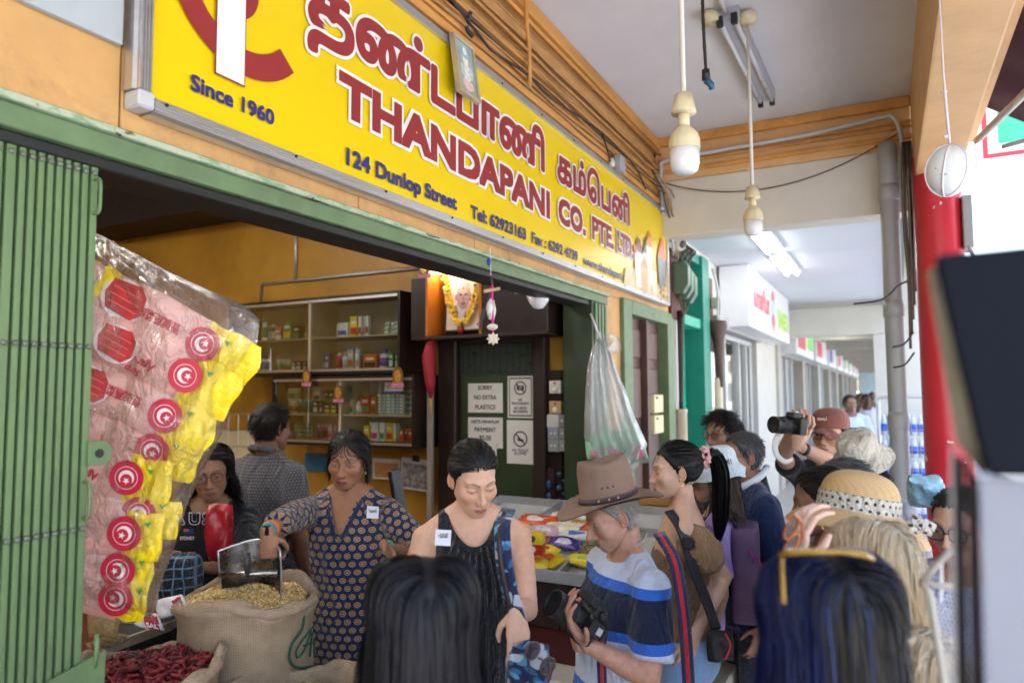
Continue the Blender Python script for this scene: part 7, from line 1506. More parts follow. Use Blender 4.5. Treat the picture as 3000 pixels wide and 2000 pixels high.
def tube_on(p, pts, r, name, mat, n=8, ell=None, up=None): return MB().tube([p.L(q) for q in pts], r, n, ell=ell, up=up).build(name, mat, p.root, smooth=True)
def badge(p, px, py, d, w, h, txt=None, col=(.3, .3, .35)):
    c = p.L(Wd(px, py, d)); t = MB().prism([(-w/2, -h/2), (w/2, -h/2), (w/2, h/2), (-w/2, h/2)], lambda u, v, q: c+Vector(_R)*(u+v*.06)+Vector(_U)*(v-u*.06)-Vector(_fw)*q, 0, .0012).build('name_sticker', M('sticker white', '#d6d8de', .5, .03), p.root)
    o = text('lettering', txt, M('grey ink', '#6a6a6a', .6), None, c-Vector(_fw)*.0022-Vector(_R)*w*.32, Vector(_R), Vector(_U), .018, 0, .0003, w*.66); o.parent = t
def hat(p, prof, mat, ov=(.92, 1.12), mod=None, n=56, name='hat', centre=(0, -.012, .045), tilt=(0, 0), thick=0, parent=None):
    """prof: (radius, height) outside in; mod(a, r, z, k) bends it"""
    mb = MB(); vs = []; T_ = p.HM @ Matrix.Translation(centre) @ Euler((tilt[0], tilt[1], 0)).to_matrix().to_4x4()
    for k, (r, z) in enumerate(prof):
        for i in range(n):
            a = 2*math.pi*i/n; x, y, zz = r*ov[0]*math.sin(a), r*ov[1]*math.cos(a), z
            if mod: x, y, zz = mod(a, x, y, zz, k)
            vs.append(T_ @ Vector((x, y, zz)))
    m = len(prof); mb.add(vs, [(j*n+i, j*n+(i+1) % n, (j+1)*n+(i+1) % n, (j+1)*n+i) for j in range(m-1) for i in range(n)]+[tuple((m-1)*n+i for i in range(n))])
    o = mb.build(name, mat, p.root if parent is None else None, smooth=True)
    if parent is not None: o.parent = parent
    p.hatM = T_; return o
def dslr(label, c, fw_dir, up_dir, k=1.):
    t = thing('camera', label, 'camera', c); f = Vector(fw_dir).normalized(); u = Vector(up_dir); u = (u-f*u.dot(f)).normalized(); r = f.cross(u)
    t.rotation_mode = 'QUATERNION'; t.rotation_quaternion = Matrix((r, f, u)).transposed().to_quaternion(); t.scale = (k, k, k)
    mk = M('camera black', (.012, .012, .013), .45, .2, 60, bump=.15, bs=300); mg = M('camera rubber', (.014, .014, .015), .7, 0)
    MB().box((-.068, -.025, -.045), (.068, .022, .04)).build('body', mk, t, bevel=.01, seg=3); MB().box((.048, -.02, -.046), (.078, .052, .034)).build('grip', mg, t, bevel=.012, seg=3)
    MB().prism([(-.032, .038), (.032, .038), (.022, .066), (-.022, .066)], lambda a, b, h: (a, h, b), -.02, .034).build('prism_hump', mk, t, bevel=.006, seg=2)
    R_ = Matrix.Rotation(-math.pi/2, 3, 'X')
    le = MB().lathe([(.036, 0), (.039, .012), (.039, .04), (.036, .044), (.040, .048), (.042, .1), (.040, .104), (.043, .108), (.043, .125), (.036, .126), (.034, .118), (0, .114)], n=28, c=(-.006, .02, -.004), M=R_).build('lens', mk, t, smooth=True); smooth_angle(le, 30)
    MB().lathe([(.0432, .05), (.0432, .085)], n=28, c=(-.006, .02, -.004), M=R_).build('focus_ring', mg, t); MB().lathe([(.0405, .0885), (.0405, .0905)], n=28, c=(-.006, .02, -.004), M=R_).build('red_ring', M('camera red', '#a01c24', .4), t)
    MB().lathe([(.013, .04), (.013, .05), (.011, .052)], n=18, c=(.045, -.004, 0)).build('mode_dial', mk, t); MB().lathe([(.010, .04), (.010, .047)], n=14, c=(-.05, -.004, 0)).build('dial', mk, t); MB().cbox((0, -.004, .068), (.022, .02, .004)).build('hot_shoe', m_steel, t); MB().cbox((0, -.027, -.004), (.075, .004, .055)).build('screen', M('screen black', (.01, .01, .012), .1, 0), t, bevel=.002); MB().cbox((.0, -.034, .05), (.036, .016, .022)).build('eyecup', mg, t, bevel=.004)
    return t

# --- 1 woman in the dark printed tunic, scooping seed
sk = (.30, .15, .083)
h1 = Wd(1020, 1345, 2.74)
p = person('woman in a navy tunic with tan dots reaching out over the seed sack', h1, 8, 1.56, 'f', sk, (-4, 12, -5), face=dict(open=.35, bindi=1, lip=(.22, .06, .055), mouth=.004, nose=1.12, w=1.0, browt=1.15), res=(120, 96), vox=.0105, lean=(.02, .0), fat=1.0,
    arms={'R': dict(wrist=Wd(750, 1572, 2.2), pole=Vector((-.6, .1, .5)), hand='grip', dir=Vector((.05, .1, -1)), palm=Vector(_fw)*1.), 'L': dict(wrist=Wd(1128, 1600, 2.5), pole=Vector((.6, .3, -.6)), hand='hold', dir=Wd(1165, 1650, 2.42)-Wd(1128, 1600, 2.5), palm=-Vector(_R))})
m_tunic = cloth('printed tunic', '#1d2a4d', .8, .16, pat=dots('#1c2a50', '#a98a66', '#6a5238', .034, .030, .36, .36), wr=.55, wscale=9)
shirt(p, m_tunic, .018, -.42, .985, 1.62, 1.0, name='tunic', size=.0115, fat=1.02, wr=.007, flare=.10, cut=lambda q: (q[:, 1] > .02) & (q[:, 2] > -.165+np.abs(q[:, 0])*2.6) & (np.abs(q[:, 0]) < .075), scoop=.02, seed=4)
for sg_ in (-1, 1): tube_on(p, [p.nb+p.rt*sg_*.055+p.fw*-.03+p.up*.015, p.nb+p.rt*sg_*.066+p.fw*.03-p.up*.012, p.nb+p.rt*sg_*.055+p.fw*.085-p.up*.06, p.nb+p.rt*sg_*.012+p.fw*.118-p.up*.155], .008, 'collar_edge', m_tunic)
for k in range(5): MB().ball(p.L(p.nb+p.fw*(.126+.004*k)-p.up*(.19+.065*k)), .0055, 8, 6).build('button', M('dark button', '#3a2a22', .4), p.root, smooth=True)
trousers(p, cloth('white trousers', '#cfd0d2', .85, .05), top=.0); hair(p, 'back', BLK, 4200, 3, lift=.013, pt=(0, -.105, -.07), width=.0024, line=-.003, jitter=.0)
hair(p, 'long', BLK, 700, 9, length=.17, lift=.016, part=.004, back=.55, name='side_hair', cap=0, jitter=.02, keep=lambda r: (np.abs(r[:, 0]) > .052) & (r[:, 1] < .02))
for sx in (-1, 1): MB().ball(p.HM @ Vector((sx*.079, -.010, -.043)), .0068, 8, 6).build('earring', M('gold', (.75, .55, .2), .25, 0, metal=1.), p.root, smooth=True); MB().ball(p.HM @ Vector((sx*.079, -.010, -.055)), .0075, 8, 6).build('pearl_drop', M('pearl', '#d9d4cc', .25, 0), p.root, smooth=True)
badge(p, 1092, 1500, 2.575, .043, .044, 'Vasanthi')
S, E, W = p.arm['R']; w_ = W.lerp(E, .12); tube_on(p, [w_+(E-W).normalized()*(-.01), w_+(E-W).normalized()*.012], .031, 'watch_strap', M('orange strap', '#c96a3a', .5), 14); MB().cbox(p.L(w_-Vector(_fw)*.03+Vector(_U)*.006), (.028, .026, .03)).build('watch_face', M('watch black', (.01, .01, .012), .1, 0), p.root, bevel=.006, seg=2)
tube_on(p, [W.lerp(E, .02), W.lerp(E, .05)], .0285, 'teal_band', M('teal band', '#2a8a80', .5), 14)
S, E, W = p.arm['L']; tube_on(p, [W.lerp(E, .04), W.lerp(E, .07)], .0275, 'bangle', M('green bangle', '#5a9a7a', .3), 14)

# --- 2 woman in the black sleeveless dress, looking down
sk = (.60, .37, .255)
h2 = Wd(1388, 1398, 2.2)
p = person('woman in a black sleeveless dress looking down, pointing at her bag', h2, -8, 1.57, 'f', sk, (-16, 25, 4), face=dict(open=.22, nose=.9, lip=(.42, .15, .14), mouth=.0015, w=.97, browt=1.1), res=(128, 104), vox=.0105, lean=(.05, 0), hc_off=(.05, .13),
    arms={'R': dict(wrist=Wd(1230, 1900, 1.95), pole=Vector((-.5, .3, -.3))), 'L': dict(wrist=Wd(1510, 1778, 1.86), pole=Vector((.15, .2, -1)), hand='point', hk=.86, dir=Wd(1528, 1950, 1.82)-Wd(1512, 1790, 1.86), palm=Vector(_fw)-Vector(_R)*.3)})
m_blk = cloth('black pleated crepe', '#15161b', .75, .15, wr=.5, wscale=12)
shirt(p, m_blk, .012, -1.2, 1.0, .02, 1., name='dress', size=.0115, scoop=.03, flare=.2, wr=.006, cut=lambda q: ((np.abs(q[:, 0]) > .128-.06*np.clip(q[:, 2]+.12, 0, 1)) & (q[:, 2] > -.20)) | ((q[:, 1] > .0) & (q[:, 2] > -.085+np.clip(q[:, 0]**2, 0, 1)*15) & (np.abs(q[:, 0]) < .078)))
for k in range(9):
    a = (k-4)*.017; top_ = p.nb+p.fw*.105+p.rt*a-p.up*(.10+.012*math.cos(k)-abs(a)*.55); tube_on(p, [top_, top_+p.fw*.030+p.rt*a*.5-p.up*.10, top_+p.fw*.025+p.rt*a*.9-p.up*.26, top_+p.rt*a-p.up*.45], [.003, .006, .007, .004], 'pleat', m_blk, 6)
hair(p, 'back', BLK, 6500, 5, lift=.012, pt=(0, -.115, -.02), width=.002, line=-.004, jitter=.08); MB().ball(p.HM @ Vector((0, -.115, -.02)), (.036, .026, .034), 16, 12).build('bun', m_hair, p.root, smooth=True); at = p.root.children[-1].data.color_attributes.new('Col', 'FLOAT_COLOR', 'POINT'); at.data.foreach_set('color', [.012, .01, .01, 1]*len(p.root.children[-1].data.vertices))
badge(p, 1298, 1574, 1.98, .044, .044, '·:· GLAS EAST')
m_flor = cloth('leaf print cotton', '#1c2145', .7, .1, pat=leaves('#1a1f42', [('#2f5f86', 1.), ('#4f8fae', 1.25), ('#a9b0b8', .8)], 24.), wr=.35)
fb = thing('tote_bag', 'navy leaf print cloth bag slung on her shoulder, sunglasses hooked on it', 'bag', Wd(1550, 1960, 1.84))
kidb = lambda mb, n, m, t: part(mb, n, m, t, smooth=True)
a0 = p.sh['L']-p.rt*-.04+p.up*.045
kidb(MB().tube(spline([Wd(1490, 1490, 2.02), Wd(1472, 1540, 1.90), Wd(1478, 1650, 1.86), Wd(1500, 1760, 1.85), Wd(1530, 1860, 1.85)], 6), .022, 10, ell=[.22]*25, up=Vector(_R)), 'strap', m_flor, fb)
kidb(MB().tube(spline([Wd(1478, 1500, 1.97), Wd(1462, 1560, 1.885), Wd(1470, 1660, 1.85), Wd(1492, 1780, 1.84)], 6), .007, 8), 'leather_edge', M('dark leather', '#2a1c1e', .45), fb)
kidb(pillow(MB(), Wd(1545, 1990, 1.84), Vector(_R)*.058, Vector(_U)*.10, -Vector(_fw), .045, 14, 14, 3), 'pouch', m_flor, fb)
sgl = thing('sunglasses', 'brown round sunglasses hooked on the leaf print bag', 'sunglasses', Wd(1600, 1930, 1.80)); sm_ = M('brown acetate', '#5a4038', .25, .2, 40)
for k, (px, py) in enumerate(((1560, 1905), (1605, 1950))):
    c = Wd(px, py, 1.79)-sgl.location; e = [c+Vector(_R)*(.017*math.cos(q)+.006*math.sin(q))+Vector(_U)*(.022*math.sin(q)) for q in np.linspace(0, 6.2832, 25)]; MB().tube(e, .0028, 6, cap=False).build('rim', sm_, sgl, smooth=True); MB().add([tuple(q) for q in e[:-1]], [tuple(range(24))]).build('lens', m_smoke, sgl)
MB().tube([Wd(1575, 1925, 1.79)-sgl.location, Wd(1590, 1932, 1.79)-sgl.location], .0026, 6).build('bridge', sm_, sgl); MB().tube([Wd(1622, 1945, 1.79)-sgl.location, Wd(1612, 1985, 1.79)-sgl.location, Wd(1596, 2020, 1.79)-sgl.location], .0028, 6).build('temple', sm_, sgl); MB().tube([Wd(1545, 1890, 1.79)-sgl.location, Wd(1552, 1960, 1.80)-sgl.location, Wd(1548, 1990, 1.82)-sgl.location], .0028, 6).build('temple', sm_, sgl)

# --- 3 dark bobbed hair seen from behind
p = person('person with glossy black shoulder length hair seen from behind', Wd(1238, 1812, 1.22), 172, 1.5, 'f', (.5, .33, .25), (0, 4, 0), res=(48, 40)); shirt(p, cloth('dark grey tee', '#3c3c40'), sleeve=.6)
hair(p, 'long', (.012, .011, .013), 12500, 7, length=.33, lift=.020, width=.0017, part=.012, back=.35, jitter=.075, steps=12, cvar=.3)

# --- 4 man in the brown felt hat with a camera
sk = (.52, .29, .195)
h4 = Wd(1792, 1508, 2.5)
p = person('man in a brown felt hat and blue striped shirt studying his camera', h4, 72, 1.66, 'm', sk, (8, 24, 0), old=True, face=dict(open=.45, nose=1.22, lip=(.36, .15, .12), brow=(.2, .16, .13), w=1.02, stubble=.15), res=(120, 96), vox=.0105, lean=(-.06, 0), fat=1.08, hc_off=(.06, .135),
    arms={'L': dict(wrist=Wd(1712, 1882, 2.20), pole=Vector((.3, -.2, -1)), hand='cup', dir=Wd(1655, 1800, 2.16)-Wd(1712, 1882, 2.20), palm=Vector(_R)*.7+Vector(_U)*.5), 'R': dict(wrist=Wd(1690, 1880, 2.42), pole=Vector((0, .6, -1)), hand='cup', dir=Wd(1665, 1800, 2.40)-Wd(1690, 1880, 2.42), palm=Vector(_R)*.6+Vector(_U)*.6)})
Wt, Bl, Nv = '#c6cfe2', '#2f66c4', '#141d38'; zb = lambda y, d=2.35: Wd(1850, y, d).z
m_str = cloth('striped jersey', '#c6cfe2', .8, .06, pat=zbands([(0, Nv), (zb(2040), Bl), (zb(2015), Wt), (zb(1868), Bl), (zb(1842), Nv), (zb(1738), Bl), (zb(1712), Wt)]), wr=.45, wscale=6)
shirt(p, m_str, .016, -.22, .99, .82, 1.12, name='striped_shirt', size=.0115, fat=1.12, wr=.005, scoop=.02, seed=6); trousers(p, cloth('grey trousers', '#4a4d55'))
tube_on(p, [p.nb+(p.rt*math.cos(a)*.0675+p.fw*math.sin(a)*.068)*p.s+p.up*(.036-.034*math.sin(a)) for a in np.linspace(math.pi*.92, 2.08*math.pi, 40)], .0032, 'neck_chain', m_steel)
hair(p, 'short', (.30, .27, .23), 900, 4, length=.022, lift=.006, width=.0018, up=.25, sw=(0, -.4, -.6), line=.0)
m_felt = M('brown felt', '#836b5d', .9, .10, 14, .12, (.12, .08, .06), .12, 200, spec=.15)
def hatmod(a, x, y, z, k):
    s_, c_ = math.sin(a), math.cos(a)
    if k <= 6: z += .030*(k < 5)*(s_*s_)*(1-k/5)-.016*(c_*c_)*(1-k/6)
    if k >= 13: z += .018*abs(c_)*(1 if k < 16 else .3)-.004
    if 9 <= k <= 13 and c_ > .3: x *= 1-.10*(k-8)/5*(c_-.3)
    return x, y, z
hp = [(.182, -.008), (.178, -.003), (.165, -.001), (.145, .0), (.124, .002), (.106, .004), (.099, .008), (.096, .016), (.094, .035), (.092, .066), (.090, .096), (.088, .120), (.085, .135), (.079, .144), (.069, .142), (.052, .126), (.036, .116), (.015, .114)]
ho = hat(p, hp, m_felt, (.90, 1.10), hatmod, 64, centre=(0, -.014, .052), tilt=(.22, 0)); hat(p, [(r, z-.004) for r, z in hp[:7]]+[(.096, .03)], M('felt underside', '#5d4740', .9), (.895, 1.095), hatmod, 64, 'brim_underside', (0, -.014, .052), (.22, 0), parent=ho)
def on_hat(r, z, a, ov=(.90, 1.10)): return p.hatM @ Vector((r*ov[0]*math.sin(a), r*ov[1]*math.cos(a), z))
o = MB().tube([on_hat(.0985, .016, a) for a in np.linspace(0, 2*math.pi, 60)], .0062, 8, cap=False).build('plaited_band', M('dark plaited leather', '#33262a', .5, .5, 160, bump=.6, bs=240), None, smooth=True); o.parent = ho
for a in (-1.0, -1.35, -1.65): o = MB().ball(on_hat(.0992, .02, a), (.004, .007, .006), 8, 6).build('band_stud', M('old brass', '#a59a80', .35, .1, metal=.7), None); o.parent = ho
for a in (-1.18, -1.38, -1.58): o = MB().ball(on_hat(.0905, .062, a), .0042, 8, 6).build('eyelet', m_brownd, None, smooth=True); o.parent = ho
cmr = dslr('black DSLR camera cradled by the man in the brown felt hat', Wd(1722, 1822, 2.22), (Wd(1640, 1770, 2.18)-Wd(1722, 1822, 2.22)), Vector(_R)*.45-Vector(_fw)*.9-Vector(_U)*.1)
m_strap = cloth('striped camera strap', '#1c2340', .7, .1, pat=None)
cs = thing('camera_strap', 'navy and red camera strap across the striped shirt', 'strap', Wd(1990, 1700, 2.3)); R2 = Vector(_R)
for k, (off_, mt, w) in enumerate(((0, m_strap, .021), (.003, cloth('red strap stripe', '#b01c2c', .7), .007))):
    kidb(MB().tube(spline([Wd(1930, 1560, 2.30-off_), Wd(1975, 1640, 2.21-off_), Wd(1998, 1760, 2.19-off_), Wd(2010, 1880, 2.19-off_), Wd(2018, 2010, 2.19-off_)], 6), w, 8, ell=[.14]*25, up=R2), ['strap', 'red_stripe'][k], mt, cs); kidb(MB().tube(spline([Wd(1770, 1850, 2.22-off_), Wd(1762, 1900, 2.20-off_), Wd(1765, 2020, 2.20-off_)], 6), w*.7, 8, ell=[.14]*13, up=R2), ['strap', 'red_stripe'][k], mt, cs)

# --- 5 ponytailed woman in the tan smocked top
sk = (.62, .40, .28)
p = person('woman with a long ponytail and pink scrunchie in a tan smocked top', Wd(1978, 1378, 2.85), 104, 1.63, 'f', sk, (-12, 4, 0), face=dict(open=.6, nose=.85, lip=(.4, .13, .12)), res=(112, 92), vox=.0105, arms={'L': dict(wrist=Wd(2040, 1850, 2.66), pole=Vector((.4, .5, -.2)))}, bare_legs=True)
m_tan = cloth('tan smocked cotton', '#a27a4e', .85, .12, wr=1.0, wscale=60)
shirt(p, m_tan, .008, .10, .70, .3, 1., name='smocked_top', arms=(), wr=.002, size=.009)
for nm in ('R', 'L'): S, E, W = p.arm[nm]; garment(p, 'puff_sleeve', MB().tube([p.L(S.lerp(E, .05)), p.L(S.lerp(E, .25)), p.L(S.lerp(E, .55)), p.L(S.lerp(E, .75))], [.052, .078, .08, .05], 18), cloth('tan cotton', '#9a7348', .85, .15, wr=.8, wscale=14), .009, 3, .007, None, 3, 40.)
trousers(p, cloth('washed denim', '#7d9cc2', .9, .22, wr=.3), to=.45, name='denim_shorts', top=.16)
hair(p, 'back', BLK, 3600, 11, lift=.013, pt=(.0, -.118, .045), width=.0026, line=-.002)
lock(p, [(.0, -.115, .045), (.0, -.165, .05), (.0, -.185, -.02), (.0, -.178, -.12), (.0, -.165, -.22), (.0, -.15, -.30)], [.022, .032, .036, .036, .03, .012], BLK, 1100, 5, .0028, name='ponytail')
hair(p, 'short', BLK, 700, 31, length=.062, lift=.007, width=.0022, sw=(0, .3, -1.), up=.12, cap=0, name='fringe', jitter=.08, steps=14, keep=lambda r: (r[:, 1] > .05) & (r[:, 2] > .045))
mb = MB(); rg = random.Random(2)
for k in range(70): a = rg.uniform(0, 6.28); b = rg.uniform(0, 6.28); c = Vector((math.cos(a)*.028, 0, math.sin(a)*.028))+Vector((math.cos(a)*math.cos(b), math.sin(b), math.sin(a)*math.cos(b)))*.014; mb.ball(p.HM @ (Vector((.0, -.128, .047))+c), .0085, 6, 5)
v_, f_ = voxel(mb, .004, 1); g_ = MB(); g_.add(v_.tolist(), f_); g_.build('scrunchie', M('pink towelling', '#cf9a98', .95, .15, 60, bump=.6, bs=180), p.root, smooth=True)
o = MB().tube([p.HM @ Vector((-.079, -.012+.007*math.sin(a), -.046+.009*math.cos(a))) for a in np.linspace(0, 6.28, 14)], .0016, 5).build('earring', M('gold', (.75, .55, .2)), p.root)
cb_ = thing('crossbody_bag', 'small black nylon bag on a black strap behind the tan top', 'bag', Wd(2105, 1885, 2.62)); m_nyl = M('black nylon', (.018, .018, .02), .5, .2, 30, bump=.2, bs=200)
kidb(MB().tube(spline([Wd(1960, 1495, 2.72), Wd(2000, 1560, 2.64), Wd(2030, 1660, 2.62), Wd(2070, 1760, 2.62), Wd(2100, 1845, 2.62)], 6), .02, 8, ell=[.16]*25, up=R2), 'strap', m_nyl, cb_); part(MB().cbox((0, 0, 0), (.042, .03, .042), Matrix.Translation(Wd(2018, 1590, 2.615))), 'buckle', M('black plastic', (.02, .02, .022)), cb_, bevel=.006)
kidb(pillow(MB(), Wd(2110, 1890, 2.6), Vector(_R)*.05, Vector(_U)*.058, -Vector(_fw), .04, 12, 10, 2), 'pouch', m_nyl, cb_); kidb(MB().tube(spline([Wd(2125, 1855, 2.55), Wd(2140, 1890, 2.55), Wd(2125, 1930, 2.55)], 5), .004, 6), 'red_zip', M('red zip', '#d0303c', .5), cb_)

# --- 6 woman in lilac with a pale cap and a purple backpack
p = person('woman in a lilac shirt and pale blue sun hat with a purple backpack', Wd(2090, 1398, 3.15), 108, 1.58, 'f', (.5, .32, .23), (0, 5, 0), res=(56, 48), lean=(-.13, 0)); shirt(p, cloth('lilac jersey', '#a58bc6', .85, .08, wr=.4), sleeve=.75, hem=-.15); trousers(p, cloth('slate trousers', '#5a5f70'))
hair(p, 'long', (.05, .028, .02), 2200, 4, length=.30, lift=.014, back=.3)
m_sky = cloth('pale blue cotton', '#c6d3d8', .85, .06, wr=.35, wscale=10)
def bucket(p, mat, tilt=(0, 0), r=.145, drop=.045, centre=(0, -.01, .05), k_=1.): 
    return hat(p, [(a*k_, b*k_) for a, b in [(r, -drop), (r-.004, -drop+.003), (.125, -.022), (.108, -.004), (.100, .006), (.098, .02), (.096, .05), (.09, .07), (.078, .083), (.05, .090), (.02, .092)]], mat, (.92, 1.08), lambda a, x, y, z, k: (x, y, z+.004*math.sin(5*a)*(k < 3)+.003*math.sin(7*a+k)), 48, 'sun_hat', centre, tilt)
bucket(p, m_sky, (-.1, .1), .118, .06, k_=1.05)
bp_ = thing('backpack', 'purple nylon backpack with magenta zip pulls on the lilac shirt', 'backpack', Wd(2190, 1640, 3.0)); m_pur = M('purple nylon', '#5f4663', .6, .2, 18, .15, bump=.4, bs=40)
bkc = p.ax(.5)-p.fw*.165
mb = MB(); mb.cbox((0, 0, 0), (.26, .12, .40)); v_, f_ = voxel(mb, .02, 10, .6); g_ = MB(); g_.add(v_.tolist(), f_); Mb = Matrix.Translation(bkc) @ Matrix((p.rt, p.fw, p.up)).transposed().to_4x4(); g_.v = [tuple(Mb @ Vector(v)) for v in g_.v]; kidb(g_, 'pack', m_pur, bp_)
mb = MB(); mb.cbox((0, 0, 0), (.2, .07, .2)); v_, f_ = voxel(mb, .012, 6, .6); g_ = MB(); g_.add(v_.tolist(), f_); M2 = Matrix.Translation(bkc-p.fw*.09-p.up*.08) @ Matrix((p.rt, p.fw, p.up)).transposed().to_4x4(); g_.v = [tuple(M2 @ Vector(v)) for v in g_.v]; kidb(g_, 'front_pocket', m_pur, bp_)
for sg_ in (-1, 1): kidb(MB().tube(spline([p.ax(.75)-p.fw*.15+p.rt*sg_*.08, p.ax(.97)-p.fw*.02+p.rt*sg_*.10, p.ax(.8)+p.fw*.14+p.rt*sg_*.11, p.ax(.5)+p.fw*.13+p.rt*sg_*.14, p.ax(.32)-p.fw*.1+p.rt*sg_*.15], 6), .024, 8, ell=[.2]*25, up=p.rt), 'shoulder_strap', m_nyl, bp_)
for k in range(2): q = bkc-p.rt*(.142)+p.up*(.12-.03*k)-p.fw*(.02+.03*k); kidb(MB().tube([q, q-p.up*.05-p.fw*.015], .004, 5), 'zip_pull', M('magenta pull', '#b02a8a', .5), bp_)

# --- 7 man in the navy polo with a neck fan
sk = (.36, .19, .125)
p = person('grey haired man in a navy polo shirt wearing a white neck fan', Wd(2172, 1335, 3.45), 84, 1.70, 'm', sk, (0, 2, 0), face=dict(open=.6, nose=1.1, stubble=.35, brow=(.03, .03, .03)), res=(88, 72), fat=1.15); shirt(p, cloth('navy pique', '#17294f', .85, .1, wr=.4), .02, -.15, .99, .9, 1.15, fat=1.18); trousers(p, cloth('dark trousers', '#30333c'))
hair(p, 'short', (.07, .068, .07), 2200, 8, length=.022, lift=.008, width=.0028, up=.2, sw=(.1, -.5, -.4), cvar=.6, jitter=.3); glasses(p, m_spec_black)
tube_on(p, [p.nb+(p.rt*math.cos(a)*.085+p.fw*math.sin(a)*.09)+p.up*(.035-.055*math.sin(a)) for a in np.linspace(-1.2, math.pi+1.2, 30)], .017, 'neck_fan', M('white fan plastic', '#c9d2da', .3, .03), 10)

# --- 8 dark haired man in glasses behind him
p = person('dark haired man in glasses peering from behind the navy polo', Wd(2118, 1268, 3.85), 62, 1.72, 'm', (.38, .22, .15), (0, 6, 0), face=dict(open=.7), res=(80, 64)); shirt(p, cloth('black tee', '#1b1b1f'), sleeve=.8, fat=1.0); trousers(p, cloth('dark trousers', '#30333c'))
hair(p, 'short', BLK, 2400, 15, length=.055, lift=.016, width=.003, up=.3, sw=(.3, .4, -.4), jitter=.3); glasses(p, m_spec_black, lens=m_lens)

# --- 9 photographer in the brown cap
sk = (.57, .34, .23)
p = person('man in a brown baseball cap holding a camera up before his face', Wd(2432, 1272, 3.72), 42, 1.72, 'm', sk, (4, 1, 0), face=dict(open=.75, nose=.9, lip=(.4, .17, .15), mouth=.002), res=(112, 92), vox=.0105,
    arms={'R': dict(wrist=Wd(2318, 1262, 3.46), pole=Vector((-.8, -.1, -.6)), hand='grip', dir=Vector(_U)*.8+Vector(_R)*.3-Vector(_fw)*.4, palm=-Vector(_fw)-Vector(_U)*.3), 'L': dict(wrist=Wd(2325, 1300, 3.4), pole=Vector((.3, -.6, -1)), hand='cup', dir=Vector(_U)+Vector(_R)*.1, palm=Vector(_fw)*1.)})
shirt(p, cloth('charcoal tee', '#2a2a2e', .85, .1, wr=.4), .018, -.1, .985, .75, 1.05); trousers(p, cloth('dark trousers', '#30333c')); hair(p, 'short', BLK, 900, 2, length=.02, lift=.006, up=.3); glasses(p, m_spec_black, lens=m_lens, rx=.025, rz=.019)
m_cap = cloth('brown cap twill', '#7d4c40', .85, .08, wr=.2)
hc_ = hat(p, [(.098, -.012), (.099, .0), (.100, .015), (.099, .035), (.093, .058), (.08, .077), (.06, .089), (.035, .096), (.012, .098)], m_cap, (.90, 1.08), None, 48, 'baseball_cap', (0, -.012, .042), (.06, 0))
T_ = p.hatM
o = MB().grid(lambda u, v: T_ @ Vector((( u*2-1)*.078*(1-.25*v*v), .085+.085*v*(1-.35*(u*2-1)**2)-.02*(1-v)*(u*2-1)**2, -.004-.026*v-.045*(u*2-1)**2*(1-.2*v))), 16, 8).build('bill', m_cap, None, smooth=True); o.parent = hc_
o = MB().grid(lambda u, v: T_ @ Vector((( u*2-1)*.078*(1-.25*v*v), .085+.083*v*(1-.35*(u*2-1)**2)-.02*(1-v)*(u*2-1)**2, -.0085-.026*v-.045*(u*2-1)**2*(1-.2*v))), 16, 8, True).build('bill_lining', m_cap, None, smooth=True); o.parent = hc_
o = text('lettering', 'Lover', M('ink white', '#e0dede', .5), None, T_ @ Vector((-.024, .112, .03)), (T_.to_3x3() @ Vector((1, 0, 0))), (T_.to_3x3() @ Vector((0, -.3, 1))), .018*1.4, 0, .0004, .05); 
if o: o.parent = hc_; o.matrix_parent_inverse = Matrix.Identity(4)
dslr('black DSLR with a long lens raised by the man in the brown cap', Wd(2326, 1245, 3.36), Wd(2255, 1240, 3.30)-Wd(2326, 1245, 3.36), Vector(_U), .92)
S, E, W = p.arm['L']; tube_on(p, [W.lerp(E, .14), W.lerp(E, .22)], .031, 'wrist_band', m_black, 12)
ws_ = thing('camera_strap', 'white camera strap looping below the raised camera', 'strap', Wd(2290, 1340, 3.4)); kidb(MB().tube(spline([Wd(2300, 1250, 3.36), Wd(2272, 1290, 3.34), Wd(2275, 1330, 3.33), Wd(2300, 1352, 3.33), Wd(2322, 1345, 3.36)], 6), .013, 8, ell=[.2]*25, up=R2), 'strap', M('white strap', '#c9c6c2', .6), ws_)

# --- 10 bucket hat, 11 grey head, 12 hoop earring
p = person('person under a cream bucket hat looking down behind the straw hat', Wd(2522, 1352, 3.1), 40, 1.6, 'f', (.45, .28, .2), (0, 26, 6), face=dict(open=.3), res=(64, 52)); shirt(p, cloth('grey blouse', '#8a8a90'), sleeve=.8); trousers(p, cloth('dark trousers', '#30333c')); hair(p, 'long', (.03, .025, .025), 1200, 3, length=.2, lift=.01)
bucket(p, cloth('cream cotton', '#c3baa8', .9, .06, wr=.5, wscale=14), (0, .0), .155, .055); glasses(p, m_spec_brown, lens=m_lens)
p = person('person with short greying hair between the cap and the straw hat', Wd(2462, 1425, 2.75), 120, 1.55, 'm', (.4, .24, .17), (0, 10, 0), res=(48, 40)); shirt(p, cloth('dark blue shirt', '#2a3350'), sleeve=.8); hair(p, 'short', (.09, .09, .095), 2600, 3, length=.05, lift=.010, up=.25, sw=(.2, -.3, -.4), cvar=.5)
p = person('woman with black hair tied back and a beaded hoop earring', Wd(2405, 1470, 2.35), 112, 1.56, 'f', (.20, .10, .06), (0, 10, 0), res=(64, 52)); shirt(p, cloth('maroon blouse', '#4a2a30'), sleeve=.8); hair(p, 'back', BLK, 3400, 6, lift=.014, pt=(0, -.11, .0), width=.003)
cH = p.HM @ Vector((-.082, -.012, -.068)); 
